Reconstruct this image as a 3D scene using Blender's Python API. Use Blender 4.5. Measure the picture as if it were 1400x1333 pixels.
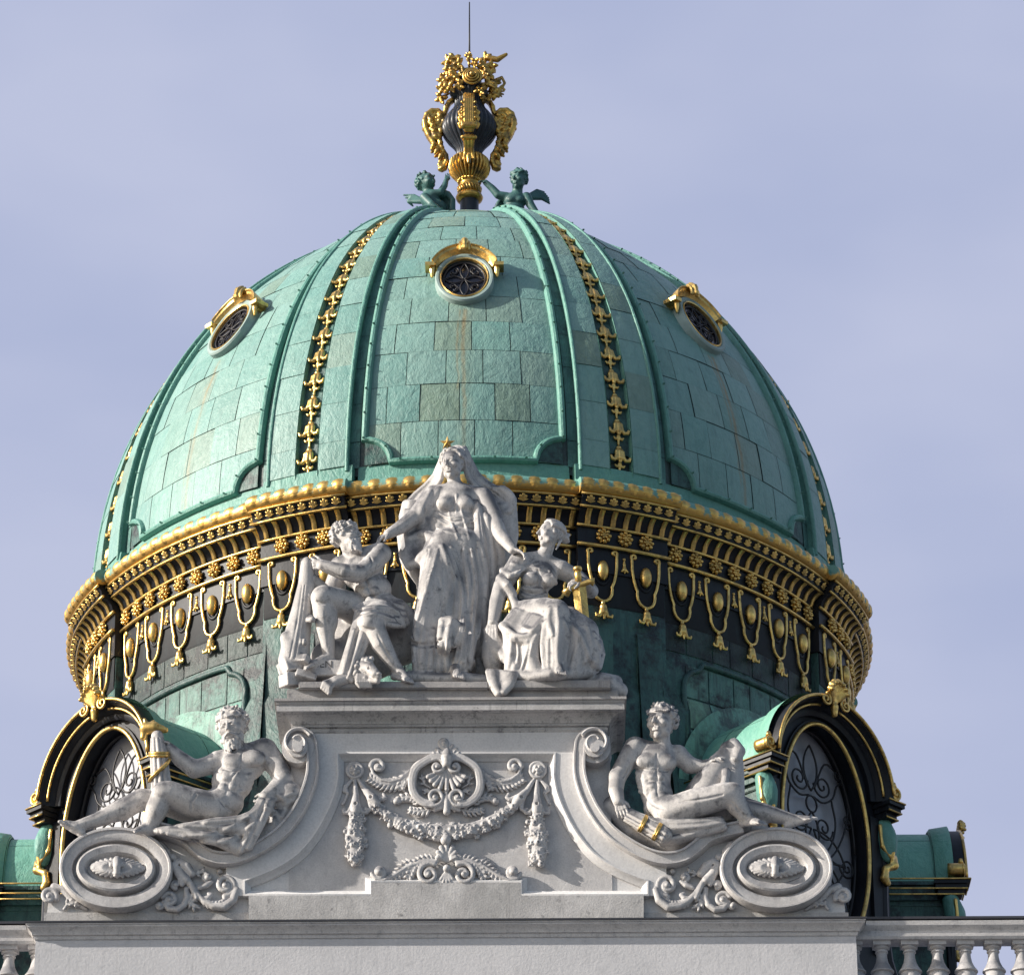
import bpy, bmesh, math, random
import numpy as np
import openvdb
from mathutils import Vector, Matrix
R = math.radians
scene = bpy.context.scene
for o in list(bpy.data.objects):
    bpy.data.objects.remove(o)

# ------------------------------------------------------------------ camera
CAM = np.array([1.0720, -73.1810, 1.7280])
EL, AZ = R(26.7724), R(0.84772)
FPX = 5839.416                      # focal length in photo pixels (photo 1400 x 1333)
PCX, PCY = 641.0, 666.5             # principal point
cd = bpy.data.cameras.new('camera')
cam = bpy.data.objects.new('camera', cd)
scene.collection.objects.link(cam)
cd.sensor_fit = 'HORIZONTAL'
cd.sensor_width = 36.0
cd.lens = FPX / 1400.0 * 36.0
cd.shift_x = (700.0 - PCX) / 1400.0
cd.clip_start = 1.0
cd.clip_end = 20000.0
cam.location = CAM
cam.rotation_euler = (R(90) + EL, 0, AZ)
scene.camera = cam

# ------------------------------------------------------------------ light
SUN_AZ, SUN_EL = R(76.5), R(26.5)       # azimuth to the left of the facade's normal
SUND = Vector((-math.sin(SUN_AZ) * math.cos(SUN_EL), -math.cos(SUN_AZ) * math.cos(SUN_EL), math.sin(SUN_EL)))
sl = bpy.data.lights.new('sun', 'SUN')
sl.energy = 5.0
sl.angle = R(0.53)
sl.color = (1.0, 0.935, 0.84)
sun = bpy.data.objects.new('sun', sl)
scene.collection.objects.link(sun)
sun.rotation_euler = SUND.to_track_quat('Z', 'Y').to_euler()
sun.location = (-60, -40, 90)

world = bpy.data.worlds.new('World')
scene.world = world
world.use_nodes = True
wt = world.node_tree
wt.nodes.clear()
def wn(t, **k):
    n = wt.nodes.new(t)
    for a, b in k.items():
        setattr(n, a, b)
    return n
wo = wn('ShaderNodeOutputWorld')
bg = wn('ShaderNodeBackground')
bg.inputs[1].default_value = 0.1
sky = wn('ShaderNodeTexSky', sky_type='NISHITA', sun_disc=False)
sky.sun_elevation = SUN_EL
sky.sun_rotation = math.atan2(SUND.x, SUND.y)
sky.air_density = 1.2
sky.dust_density = 2.0
tc = wn('ShaderNodeTexCoord')
mp = wn('ShaderNodeMapping')
mp.inputs['Scale'].default_value = (1.0, 1.0, 2.2)
nz = wn('ShaderNodeTexNoise')
nz.inputs['Scale'].default_value = 8.0
nz.inputs['Detail'].default_value = 3.5
nz.inputs['Roughness'].default_value = 0.5
cr = wn('ShaderNodeValToRGB')
cr.color_ramp.elements[0].position = 0.33
cr.color_ramp.elements[0].color = (2.84, 3.18, 4.55, 1)      # thin veil of cloud, bluer gaps
cr.color_ramp.elements[1].position = 0.64
cr.color_ramp.elements[1].color = (3.45, 3.71, 4.94, 1)
mx = wn('ShaderNodeMix', data_type='RGBA')
# the veil lies along the horizon ahead; overhead and behind the sky is a deeper blue
sx = wn('ShaderNodeSeparateXYZ')
wt.links.new(tc.outputs['Generated'], sx.inputs[0])
mr = wn('ShaderNodeMapRange')
mr.inputs['From Min'].default_value = -0.1
mr.inputs['From Max'].default_value = 0.75
mr.inputs['To Min'].default_value = 0.05
mr.inputs['To Max'].default_value = 0.95
wt.links.new(sx.outputs[1], mr.inputs[0])
wt.links.new(mr.outputs[0], mx.inputs[0])
wt.links.new(tc.outputs['Generated'], mp.inputs['Vector'])
wt.links.new(mp.outputs[0], nz.inputs['Vector'])
wt.links.new(nz.outputs[0], cr.inputs[0])
wt.links.new(sky.outputs[0], mx.inputs[6])
wt.links.new(cr.outputs[0], mx.inputs[7])
wt.links.new(mx.outputs[2], bg.inputs[0])
wt.links.new(bg.outputs[0], wo.inputs[0])

scene.view_settings.view_transform = 'Standard'
scene.view_settings.look = 'None'
scene.view_settings.exposure = 0.6
scene.view_settings.gamma = 1.0
scene.view_settings.use_curve_mapping = False
scene.cycles.max_bounces = 6

# ------------------------------------------------------------------ survey: where a point of the facade lies
_f = np.array([-math.sin(AZ) * math.cos(EL), math.cos(AZ) * math.cos(EL), math.sin(EL)])
_r = np.array([math.cos(AZ), math.sin(AZ), 0.0])
_u = np.cross(_r, _f)
def at(px, py, Y):
    """the point of the upright plane y = Y that the survey photo shows at (px, py)"""
    v = _f + _r * ((px - PCX) / FPX) - _u * ((py - PCY) / FPX)
    return CAM + v * ((Y - CAM[1]) / v[1])
YF = -11.0                          # front of the attic wall
S = 0.0120                          # metres per photo pixel at the facade

# ------------------------------------------------------------------ objects
COL = scene.collection
def link(name, me, mat=None, parent=None, loc=None):
    o = bpy.data.objects.new(name, me)
    COL.objects.link(o)
    if mat is not None and me is not None:
        me.materials.clear()
        me.materials.append(mat)
    if parent is not None:
        o.parent = parent
        w = parent
        off = Vector((0, 0, 0))
        while w is not None:
            off += w.location
            w = w.parent
        o.location = -off
    if loc is not None:
        o.location = loc
    return o
def thing(name, label, cat, loc, group=None):
    o = bpy.data.objects.new(name, None)
    COL.objects.link(o)
    o.empty_display_size = 0.3
    o.location = loc
    o['label'] = label
    o['category'] = cat
    if group:
        o['group'] = group
    return o
def tag(o, label, cat, group=None):
    o['label'] = label
    o['category'] = cat
    if group:
        o['group'] = group
    return o
def mesh(name, v, f, smooth=False):
    me = bpy.data.meshes.new(name)
    me.from_pydata([tuple(map(float, p)) for p in v], [], [tuple(q) for q in f])
    me.validate()
    if smooth:
        me.polygons.foreach_set('use_smooth', np.ones(len(me.polygons), dtype=bool))
    me.update()
    return me
class MB:
    """collects faces of one part"""
    def __init__(s):
        s.v, s.f = [], []
    def add(s, v, f):
        n = len(s.v)
        s.v += [tuple(map(float, p)) for p in v]
        s.f += [tuple(i + n for i in q) for q in f]
    def mesh(s, name, smooth=False):
        me = mesh(name, s.v, s.f, smooth)
        bm = bmesh.new()
        bm.from_mesh(me)
        bmesh.ops.recalc_face_normals(bm, faces=bm.faces)
        bm.to_mesh(me)
        bm.free()
        if smooth == 'auto':
            me.polygons.foreach_set('use_smooth', np.ones(len(me.polygons), dtype=bool))
            me.set_sharp_from_angle(angle=R(35))
        return me
    def tube(s, pts, r, n=8, closed=False):
        pts = [Vector(p) for p in pts]
        m = len(pts)
        rr = r if hasattr(r, '__len__') else [r] * m
        vs, fs = [], []
        prev = None
        for i, p in enumerate(pts):
            if closed:
                t = pts[(i + 1) % m] - pts[i - 1]
            else:
                t = pts[min(i + 1, m - 1)] - pts[max(i - 1, 0)]
            t.normalize()
            if prev is None:
                a = Vector((0, 0, 1)) if abs(t.z) < .9 else Vector((1, 0, 0))
                prev = (a - t * a.dot(t)).normalized()
            prev = (prev - t * prev.dot(t)).normalized()
            b = t.cross(prev)
            for j in range(n):
                c = 2 * math.pi * j / n
                vs.append(p + (prev * math.cos(c) + b * math.sin(c)) * rr[i])
        for i in range(m if closed else m - 1):
            k = (i + 1) % m
            for j in range(n):
                fs.append((i * n + j, i * n + (j + 1) % n, k * n + (j + 1) % n, k * n + j))
        if not closed:
            fs.append(tuple(range(n))[::-1])
            fs.append(tuple((m - 1) * n + j for j in range(n)))
        s.add(vs, fs)
    def lathe(s, prof, n=48, c=(0, 0, 0), flute=0, depth=0.0, cap=True):
        vs, fs = [], []
        m = len(prof)
        for i, q in enumerate(prof):
            fl = q[2] if len(q) > 2 else 0.0
            for j in range(n):
                a = 2 * math.pi * j / n
                rr = q[0] * (1 - depth * fl * (1 - abs(math.cos(a * flute / 2)))) if flute else q[0]
                vs.append((c[0] + rr * math.sin(a), c[1] - rr * math.cos(a), c[2] + q[1]))
        for i in range(m - 1):
            for j in range(n):
                k = (j + 1) % n
                fs.append((i * n + j, i * n + k, (i + 1) * n + k, (i + 1) * n + j))
        if cap:
            fs.append(tuple(range(n))[::-1])
            fs.append(tuple((m - 1) * n + j for j in range(n)))
        s.add(vs, fs)
    def box(s, c, h):
        x, y, z = c
        a, b, d = h
        v = [(x + i * a, y + j * b, z + k * d) for i in (-1, 1) for j in (-1, 1) for k in (-1, 1)]
        s.add(v, [(0, 1, 3, 2), (4, 6, 7, 5), (0, 4, 5, 1), (2, 3, 7, 6), (0, 2, 6, 4), (1, 5, 7, 3)])
    def arc(s, prof, a0, a1, n, close=True):
        """profile of (r, z) swept round the dome's axis from azimuth a0 to a1 (degrees), with end caps"""
        m = len(prof)
        vs, fs = [], []
        for i in range(n + 1):
            a = R(a0 + (a1 - a0) * i / n)
            for r, z in prof:
                vs.append((r * math.sin(a), -r * math.cos(a), z))
        for i in range(n):
            for j in range(m if close else m - 1):
                k = (j + 1) % m
                fs.append((i * m + j, i * m + k, (i + 1) * m + k, (i + 1) * m + j))
        if close and abs(a1 - a0) < 359:
            fs.append(tuple(range(m)))
            fs.append(tuple(n * m + j for j in range(m))[::-1])
        s.add(vs, fs)

# ------------------------------------------------------------------ implicit sculpting (stone carving, cast bronze)
def seg_d(X, Y, Z, p0, p1, ra, rb):
    d = p1 - p0
    L = float(d @ d) + 1e-12
    x = X - np.float32(p0[0]); y = Y - np.float32(p0[1]); z = Z - np.float32(p0[2])
    t = np.clip((x * np.float32(d[0] / L) + y * np.float32(d[1] / L) + z * np.float32(d[2] / L)), 0, 1)
    return np.sqrt((x - t * np.float32(d[0])) ** 2 + (y - t * np.float32(d[1])) ** 2 + (z - t * np.float32(d[2])) ** 2) - (np.float32(ra) + t * np.float32(rb - ra))
class Sculpt:
    def __init__(s, vox, Y0=YF, sc=S):
        s.vox, s.Y0, s.sc, s.ops, s.kd = vox, Y0, sc, [], 1.0
    def p(s, q):
        return at(q[0], q[1], s.Y0 - q[2] * s.sc * s.kd)
    # world-space primitives ------------------------------------------------
    def wcap(s, a, b, ra, rb, k=0.0, sub=False):
        a = np.asarray(a, float); b = np.asarray(b, float)
        m = max(ra, rb)
        s.ops.append(('c', np.minimum(a, b) - m, np.maximum(a, b) + m, (a, b, ra, rb), k, sub))
    def well(s, c, r, M=None, k=0.0, sub=False):
        c = np.asarray(c, float); r = np.asarray(r, float)
        M = np.eye(3) if M is None else np.asarray(M, float)     # rows are the ellipsoid's axes
        ext = np.sqrt(((M * r[:, None]) ** 2).sum(0))
        s.ops.append(('e', c - ext, c + ext, (c, r, M), k, sub))
    def wbox(s, c, h, M=None, rnd=0.0, k=0.0, sub=False):
        c = np.asarray(c, float); h = np.asarray(h, float)
        M = np.eye(3) if M is None else np.asarray(M, float)
        ext = np.abs(M * h[:, None]).sum(0)
        s.ops.append(('b', c - ext, c + ext, (c, h, M, rnd), k, sub))
    # survey-space primitives: (px, py, d) with d and radii in pixels ------------
    def wpoly(s, W, rad, k=0.0, sub=False):
        W = np.asarray(W, float); rad = np.asarray(rad, float)
        m = rad.max()
        s.ops.append(('p', W.min(0) - m, W.max(0) + m, (W, rad), k, sub))
    def limb(s, pts, k=2.0, sub=False):
        if len(pts) == 1:
            pts = [pts[0], (pts[0][0] + .01, *pts[0][1:])]
        s.wpoly([s.p(q) for q in pts], [q[3] * s.sc for q in pts], k * s.sc, sub)
    def cling(s, pts, r, sink=.45, k=1.6, sub=False, taper=True):
        """a ridge (or, with sub, a groove) laid on whatever surface the figure shows along (px, py)"""
        P = [np.array(q[:2], float) for q in pts]
        out = []
        for i in range(len(P) - 1):
            n = max(1, int(np.linalg.norm(P[i + 1] - P[i]) / 3.0))
            pa = P[i - 1] if i > 0 else 2 * P[i] - P[i + 1]
            pb = P[i + 2] if i + 2 < len(P) else 2 * P[i + 1] - P[i]
            for j in range(n):
                t = j / n
                out.append(.5 * (2 * P[i] + (P[i + 1] - pa) * t + (2 * pa - 5 * P[i] + 4 * P[i + 1] - pb) * t * t + (3 * P[i] - pa - 3 * P[i + 1] + pb) * t ** 3))
        out.append(P[-1])
        s.ops.append(('s', None, None, (np.array(out), r * s.sc, sink, taper), k * s.sc, sub))
    def line(s, pts, r, k=1.0, sub=False):
        s.limb([(*q, r) for q in pts], k, sub)
    def ball(s, px, py, d, r, k=1.0, sub=False):
        w = s.p((px, py, d))
        rr = (r, r, r) if not hasattr(r, '__len__') else r
        s.well(w, np.array(rr) * s.sc, None, k * s.sc, sub)
    def ell(s, px, py, d, r, ang=0.0, yaw=0.0, k=2.0, sub=False):
        """ellipsoid, radii (across, deep, up), rolled by ang in the picture plane (+ = clockwise), then turned by yaw"""
        a, y = R(ang), R(yaw)
        ax = np.array([math.cos(a), 0, -math.sin(a)]); az = np.array([math.sin(a), 0, math.cos(a)]); ay = np.array([0, 1.0, 0])
        Rz = np.array([[math.cos(y), -math.sin(y), 0], [math.sin(y), math.cos(y), 0], [0, 0, 1]])
        M = np.array([Rz @ ax, Rz @ ay, Rz @ az])
        s.well(s.p((px, py, d)), np.array(r) * s.sc, M, k * s.sc, sub)
    def ribbon(s, A, B, n, r, amp=0.0, freq=2.0, k=1.5, ph=0.0, m=None, sub=False):
        """cloth hung between two edge curves, rippling in depth"""
        def res(L, m):
            L = np.array(L, float)
            t = np.r_[0, np.cumsum(np.hypot(*np.diff(L[:, :2], axis=0).T) + 1e-6)]
            t /= t[-1]
            u = np.linspace(0, 1, m)
            return np.stack([np.interp(u, t, L[:, i]) for i in range(3)], 1)
        m = m or max(len(A), len(B), 5)
        A, B = res(A, m), res(B, m)
        wid = max(np.hypot(*(A - B)[:, :2].T).max(), 1)
        N = max(n, int(wid / (r * .8)) + 1)
        M2 = max(m, int(np.hypot(*np.diff(A[:, :2], axis=0).T).sum() / 6) + 1)
        def fine(L):
            t = np.linspace(0, 1, m); u = np.linspace(0, 1, M2)
            return np.stack([np.interp(u, t, L[:, i]) for i in range(3)], 1)
        A, B = fine(A), fine(B)
        for i in range(N):
            t = i / (N - 1)
            q = A * (1 - t) + B * t
            q[:, 2] += amp * np.sin(2 * np.pi * freq * t + ph + 0.6 * np.sin(np.linspace(0, 3, M2) + 3 * t))
            s.limb([(*w, r) for w in q], .35 * r, sub)
    # -------------------------------------------------------------- evaluate
    def grid(s):
        add = [o for o in s.ops if not o[5] and o[0] != 's']
        v = s.vox
        lo = np.min([o[1] for o in add], 0) - 4 * v
        hi = np.max([o[2] for o in add], 0) + 4 * v
        n = np.ceil((hi - lo) / v).astype(int) + 1
        F = np.full(n, 1.0, np.float32)
        ax = [(lo[i] + v * np.arange(n[i])).astype(np.float32) for i in range(3)]
        for kind, a, b, g, k, sub in s.ops:
            if kind == 's':
                P, rr, sink, taper = g
                Ys = np.arange(lo[1], hi[1], v * .5)
                W, R2 = [], []
                for i, q in enumerate(P):
                    d = _f + _r * ((q[0] - PCX) / FPX) - _u * ((q[1] - PCY) / FPX)
                    X3 = CAM + d[None, :] * ((Ys - CAM[1]) / d[1])[:, None]
                    I = np.round((X3 - lo) / v).astype(int)
                    ok = ((I >= 0) & (I < n)).all(1)
                    I = np.clip(I, 0, n - 1)
                    f = np.where(ok, F[I[:, 0], I[:, 1], I[:, 2]], 1.0)
                    h = np.argmax(f < 0)
                    if f[h] >= 0:
                        continue
                    t = (i + .5) / len(P)
                    r_ = rr * ((.45 + .55 * math.sin(math.pi * t) ** .7) if taper else 1.0)
                    dn_ = d / np.linalg.norm(d)
                    W.append(X3[h] + dn_ * r_ * (sink if not sub else -sink)); R2.append(r_)
                if len(W) < 2:
                    continue
                W = np.array(W)
                if len(W) > 4:                       # even out the depth along the line
                    for _ in range(2):
                        W[1:-1] = .25 * W[:-2] + .5 * W[1:-1] + .25 * W[2:]
                g = (W, np.array(R2)); kind = 'p'
                a = W.min(0) - rr; b = W.max(0) + rr
            mg = k + 3 * v
            i0 = np.clip(np.floor((a - mg - lo) / v).astype(int), 0, n)
            i1 = np.clip(np.ceil((b + mg - lo) / v).astype(int) + 1, 0, n)
            if (i1 <= i0).any():
                continue
            sl = tuple(slice(i0[i], i1[i]) for i in range(3))
            X = ax[0][sl[0]][:, None, None]; Y = ax[1][sl[1]][None, :, None]; Z = ax[2][sl[2]][None, None, :]
            if kind == 'p':
                W, rad = g
                D = None
                if len(W) > 6:                       # long curves: segment by segment into the field's local box
                    D = np.full((i1 - i0), 9.0, np.float32)
                    mm = k + 3 * v
                    for j in range(len(W) - 1):
                        m_ = max(rad[j], rad[j + 1]) + mm
                        j0 = np.clip(np.floor((np.minimum(W[j], W[j + 1]) - m_ - lo) / v).astype(int), i0, i1) - i0
                        j1 = np.clip(np.ceil((np.maximum(W[j], W[j + 1]) + m_ - lo) / v).astype(int) + 1, i0, i1) - i0
                        if (j1 <= j0).any():
                            continue
                        q = tuple(slice(j0[i], j1[i]) for i in range(3))
                        D[q] = np.minimum(D[q], seg_d(X[q[0]], Y[:, q[1]], Z[:, :, q[2]], W[j], W[j + 1], rad[j], rad[j + 1]))
                else:
                    for j in range(len(W) - 1):
                        e = seg_d(X, Y, Z, W[j], W[j + 1], rad[j], rad[j + 1])
                        D = e if D is None else np.minimum(D, e)
            elif kind == 'c':
                p0, p1, ra, rb = g
                d = p1 - p0
                L = float(d @ d) + 1e-12
                x = X - np.float32(p0[0]); y = Y - np.float32(p0[1]); z = Z - np.float32(p0[2])
                t = np.clip((x * np.float32(d[0] / L) + y * np.float32(d[1] / L) + z * np.float32(d[2] / L)), 0, 1)
                D = np.sqrt((x - t * np.float32(d[0])) ** 2 + (y - t * np.float32(d[1])) ** 2 + (z - t * np.float32(d[2])) ** 2)
                D -= np.float32(ra) + t * np.float32(rb - ra)
            else:
                c, h, M = g[:3]
                x = X - np.float32(c[0]); y = Y - np.float32(c[1]); z = Z - np.float32(c[2])
                q = [x * np.float32(M[i, 0]) + y * np.float32(M[i, 1]) + z * np.float32(M[i, 2]) for i in range(3)]
                if kind == 'e':
                    k0 = np.sqrt(sum((q[i] / np.float32(h[i])) ** 2 for i in range(3)))
                    k1 = np.sqrt(sum((q[i] / np.float32(h[i] ** 2)) ** 2 for i in range(3))) + 1e-9
                    D = k0 * (k0 - 1) / k1
                else:
                    rnd = np.float32(g[3])
                    w = [np.abs(q[i]) - np.float32(h[i]) + rnd for i in range(3)]
                    D = np.sqrt(sum(np.maximum(e, 0) ** 2 for e in w)) + np.minimum(np.maximum(np.maximum(w[0], w[1]), w[2]), 0) - rnd
            G = F[sl]
            if sub:
                D = -D
                if k > 0:
                    hh = np.maximum(k - np.abs(G - D), 0) / np.float32(k)
                    F[sl] = np.maximum(G, D) + hh * hh * np.float32(k * .25)
                else:
                    F[sl] = np.maximum(G, D)
            else:
                if k > 0:
                    hh = np.maximum(k - np.abs(G - D), 0) / np.float32(k)
                    F[sl] = np.minimum(G, D) - hh * hh * np.float32(k * .25)
                else:
                    F[sl] = np.minimum(G, D)
        return F, lo
    def mesh(s, name, rot=None):
        F, lo = s.grid()
        v = s.vox
        bgv = 3 * v
        F = np.clip(F, -bgv, bgv)
        g = openvdb.FloatGrid(bgv)
        g.copyFromArray(F, tolerance=1e-5)
        P, Q = g.convertToQuads(0.0)
        P = np.asarray(P, np.float32) * v + lo.astype(np.float32)
        Q = np.asarray(Q, np.int32)[:, ::-1]
        me = bpy.data.meshes.new(name)
        me.vertices.add(len(P))
        me.vertices.foreach_set('co', P.ravel())
        me.loops.add(Q.size)
        me.loops.foreach_set('vertex_index', np.ascontiguousarray(Q).ravel())
        me.polygons.add(len(Q))
        me.polygons.foreach_set('loop_start', np.arange(0, Q.size, 4, dtype=np.int32))
        me.polygons.foreach_set('use_smooth', np.ones(len(Q), dtype=bool))
        me.update(calc_edges=True)
        me.validate()
        return me
    def obj(s, name, mat, parent=None):
        return link(name, s.mesh(name), mat, parent)

class Frame:
    """a local frame (x right, y up, z forward) of size H metres inside a Sculpt"""
    def __init__(s, sc, c, H, yaw=0, pitch=0, roll=0):
        y, p, r = R(yaw), R(pitch), R(roll)
        f = np.array([math.sin(y) * math.cos(p), -math.cos(y) * math.cos(p), math.sin(p)])
        rt = np.array([math.cos(y), math.sin(y), 0.0])
        up = np.cross(f, rt)
        s.x = rt * math.cos(r) + up * math.sin(r)
        s.y = -rt * math.sin(r) + up * math.cos(r)
        s.z, s.c, s.H, s.S = f, np.asarray(c, float), H, sc
    def w(s, x, y, z):
        return s.c + (s.x * x + s.y * y + s.z * z) * s.H
    def sph(s, x, y, z, r, k=.08, sub=False):
        s.S.well(s.w(x, y, z), np.array([r, r, r]) * s.H, None, k * s.H, sub)
    def ell(s, x, y, z, r, k=.1, sub=False):
        s.S.well(s.w(x, y, z), np.array(r) * s.H, np.array([s.x, s.y, s.z]), k * s.H, sub)
    def cap(s, a, b, ra, rb=None, k=.06, sub=False):
        s.S.wcap(s.w(*a), s.w(*b), ra * s.H, (ra if rb is None else rb) * s.H, k * s.H, sub)

# ------------------------------------------------------------------ materials
def newmat(name):
    m = bpy.data.materials.new(name)
    m.use_nodes = True
    t = m.node_tree
    b = t.nodes['Principled BSDF']
    return m, t, b
class NT:
    def __init__(s, t):
        s.t = t
        s.geo = t.nodes.new('ShaderNodeNewGeometry')
    def n(s, ty, **k):
        n = s.t.nodes.new(ty)
        for a, b in k.items():
            setattr(n, a, b)
        return n
    def L(s, a, b):
        s.t.links.new(a, b)
    def noise(s, scale, detail=4, rough=.55, stretch=(1, 1, 1), coord=None, dist=0.0):
        m = s.n('ShaderNodeMapping')
        m.inputs['Scale'].default_value = stretch
        s.L(coord if coord is not None else s.geo.outputs['Position'], m.inputs['Vector'])
        n = s.n('ShaderNodeTexNoise')
        n.inputs['Scale'].default_value = scale
        n.inputs['Detail'].default_value = detail
        n.inputs['Roughness'].default_value = rough
        n.inputs['Distortion'].default_value = dist
        s.L(m.outputs[0], n.inputs['Vector'])
        return n.outputs[0]
    def ramp(s, x, stops):
        r = s.n('ShaderNodeValToRGB')
        e = r.color_ramp.elements
        while len(e) < len(stops):
            e.new(0.5)
        for q, (p, c) in zip(e, stops):
            q.position = p
            q.color = (*c, 1) if hasattr(c, '__len__') else (c, c, c, 1)
        s.L(x, r.inputs[0])
        return r.outputs[0]
    def mix(s, f, a, b, mode='MIX'):
        m = s.n('ShaderNodeMix', data_type='RGBA', blend_type=mode)
        for i, q in ((0, f), (6, a), (7, b)):
            if hasattr(q, 'is_linked'):
                s.L(q, m.inputs[i])
            elif hasattr(q, '__len__'):
                m.inputs[i].default_value = (*q, 1)
            else:
                m.inputs[i].default_value = q if i == 0 else (q, q, q, 1)
        return m.outputs[2]
    def math(s, op, a, b=0.0, clamp=False):
        m = s.n('ShaderNodeMath', operation=op, use_clamp=clamp)
        for i, q in enumerate((a, b)):
            if hasattr(q, 'is_linked'):
                s.L(q, m.inputs[i])
            else:
                m.inputs[i].default_value = q
        return m.outputs[0]
    def bump(s, h, strength, dist, b):
        n = s.n('ShaderNodeBump')
        n.inputs['Strength'].default_value = strength
        n.inputs['Distance'].default_value = dist
        s.L(h, n.inputs['Height'])
        s.L(n.outputs[0], b.inputs['Normal'])
    def up(s):
        x = s.n('ShaderNodeSeparateXYZ')
        s.L(s.geo.outputs['Normal'], x.inputs[0])
        return x.outputs[2]

def stone(name, light, tint, soot, up_amt, streak, bump=.35, grain=40):
    m, t, b = newmat(name)
    q = NT(t)
    big = q.noise(1.3, 5, .6)
    col = q.mix(q.ramp(big, [(.35, 0.0), (.68, 1.0)]), light, tint)
    fine = q.noise(grain, 3, .6)
    col = q.mix(q.math('MULTIPLY', q.ramp(fine, [(.3, 1.0), (.62, 0.0)]), .22), col, soot)
    up = q.math('MULTIPLY', q.ramp(q.math('ADD', q.up(), .35), [(.12, 0.0), (.72, 1.0)]), up_amt)
    pat = q.noise(3.2, 5, .65, (1, 1, .6))
    dirt = q.math('MULTIPLY', q.math('ADD', up, .0), q.ramp(pat, [(.36, 0.30), (.58, 1.0)]))
    st = q.noise(2.6, 5, .7, (5, 5, .35))
    dirt2 = q.math('MULTIPLY', q.ramp(st, [(.55, 0.0), (.78, 1.0)]), streak)
    blot = q.math('MULTIPLY', q.ramp(q.noise(5.5, 6, .7), [(.54, 0.0), (.74, 1.0)]), streak * .9)
    d = q.math('MAXIMUM', q.math('MAXIMUM', dirt, dirt2), blot, True)
    col = q.mix(d, col, soot)
    q.L(col, b.inputs['Base Color'])
    b.inputs['Roughness'].default_value = .85
    b.inputs['Specular IOR Level'].default_value = .25
    q.bump(q.mix(.45, fine, q.noise(11, 4, .6)), bump, .02, b)
    return m
M_STATUE = stone('statue_stone', (.72, .685, .66), (.59, .565, .55), (.10, .10, .112), .95, .95)
M_DRIP = stone('dripping_stone', (.64, .62, .61), (.50, .49, .48), (.06, .06, .07), .8, 1.0, .35, 36)
M_SOOTY = stone('sooty_stone', (.50, .47, .45), (.40, .39, .385), (.07, .07, .085), .8, .8, .5)
M_TRIM = stone('trim_stone', (.69, .665, .65), (.585, .565, .56), (.12, .12, .135), .75, .60)
M_PLASTER = stone('wall_plaster', (.61, .60, .615), (.545, .54, .555), (.27, .27, .285), 0.0, .38, .28, 22)
M_PED = stone('panel_plaster', (.71, .695, .69), (.63, .62, .62), (.25, .245, .25), .1, .34, .25, 30)

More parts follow.
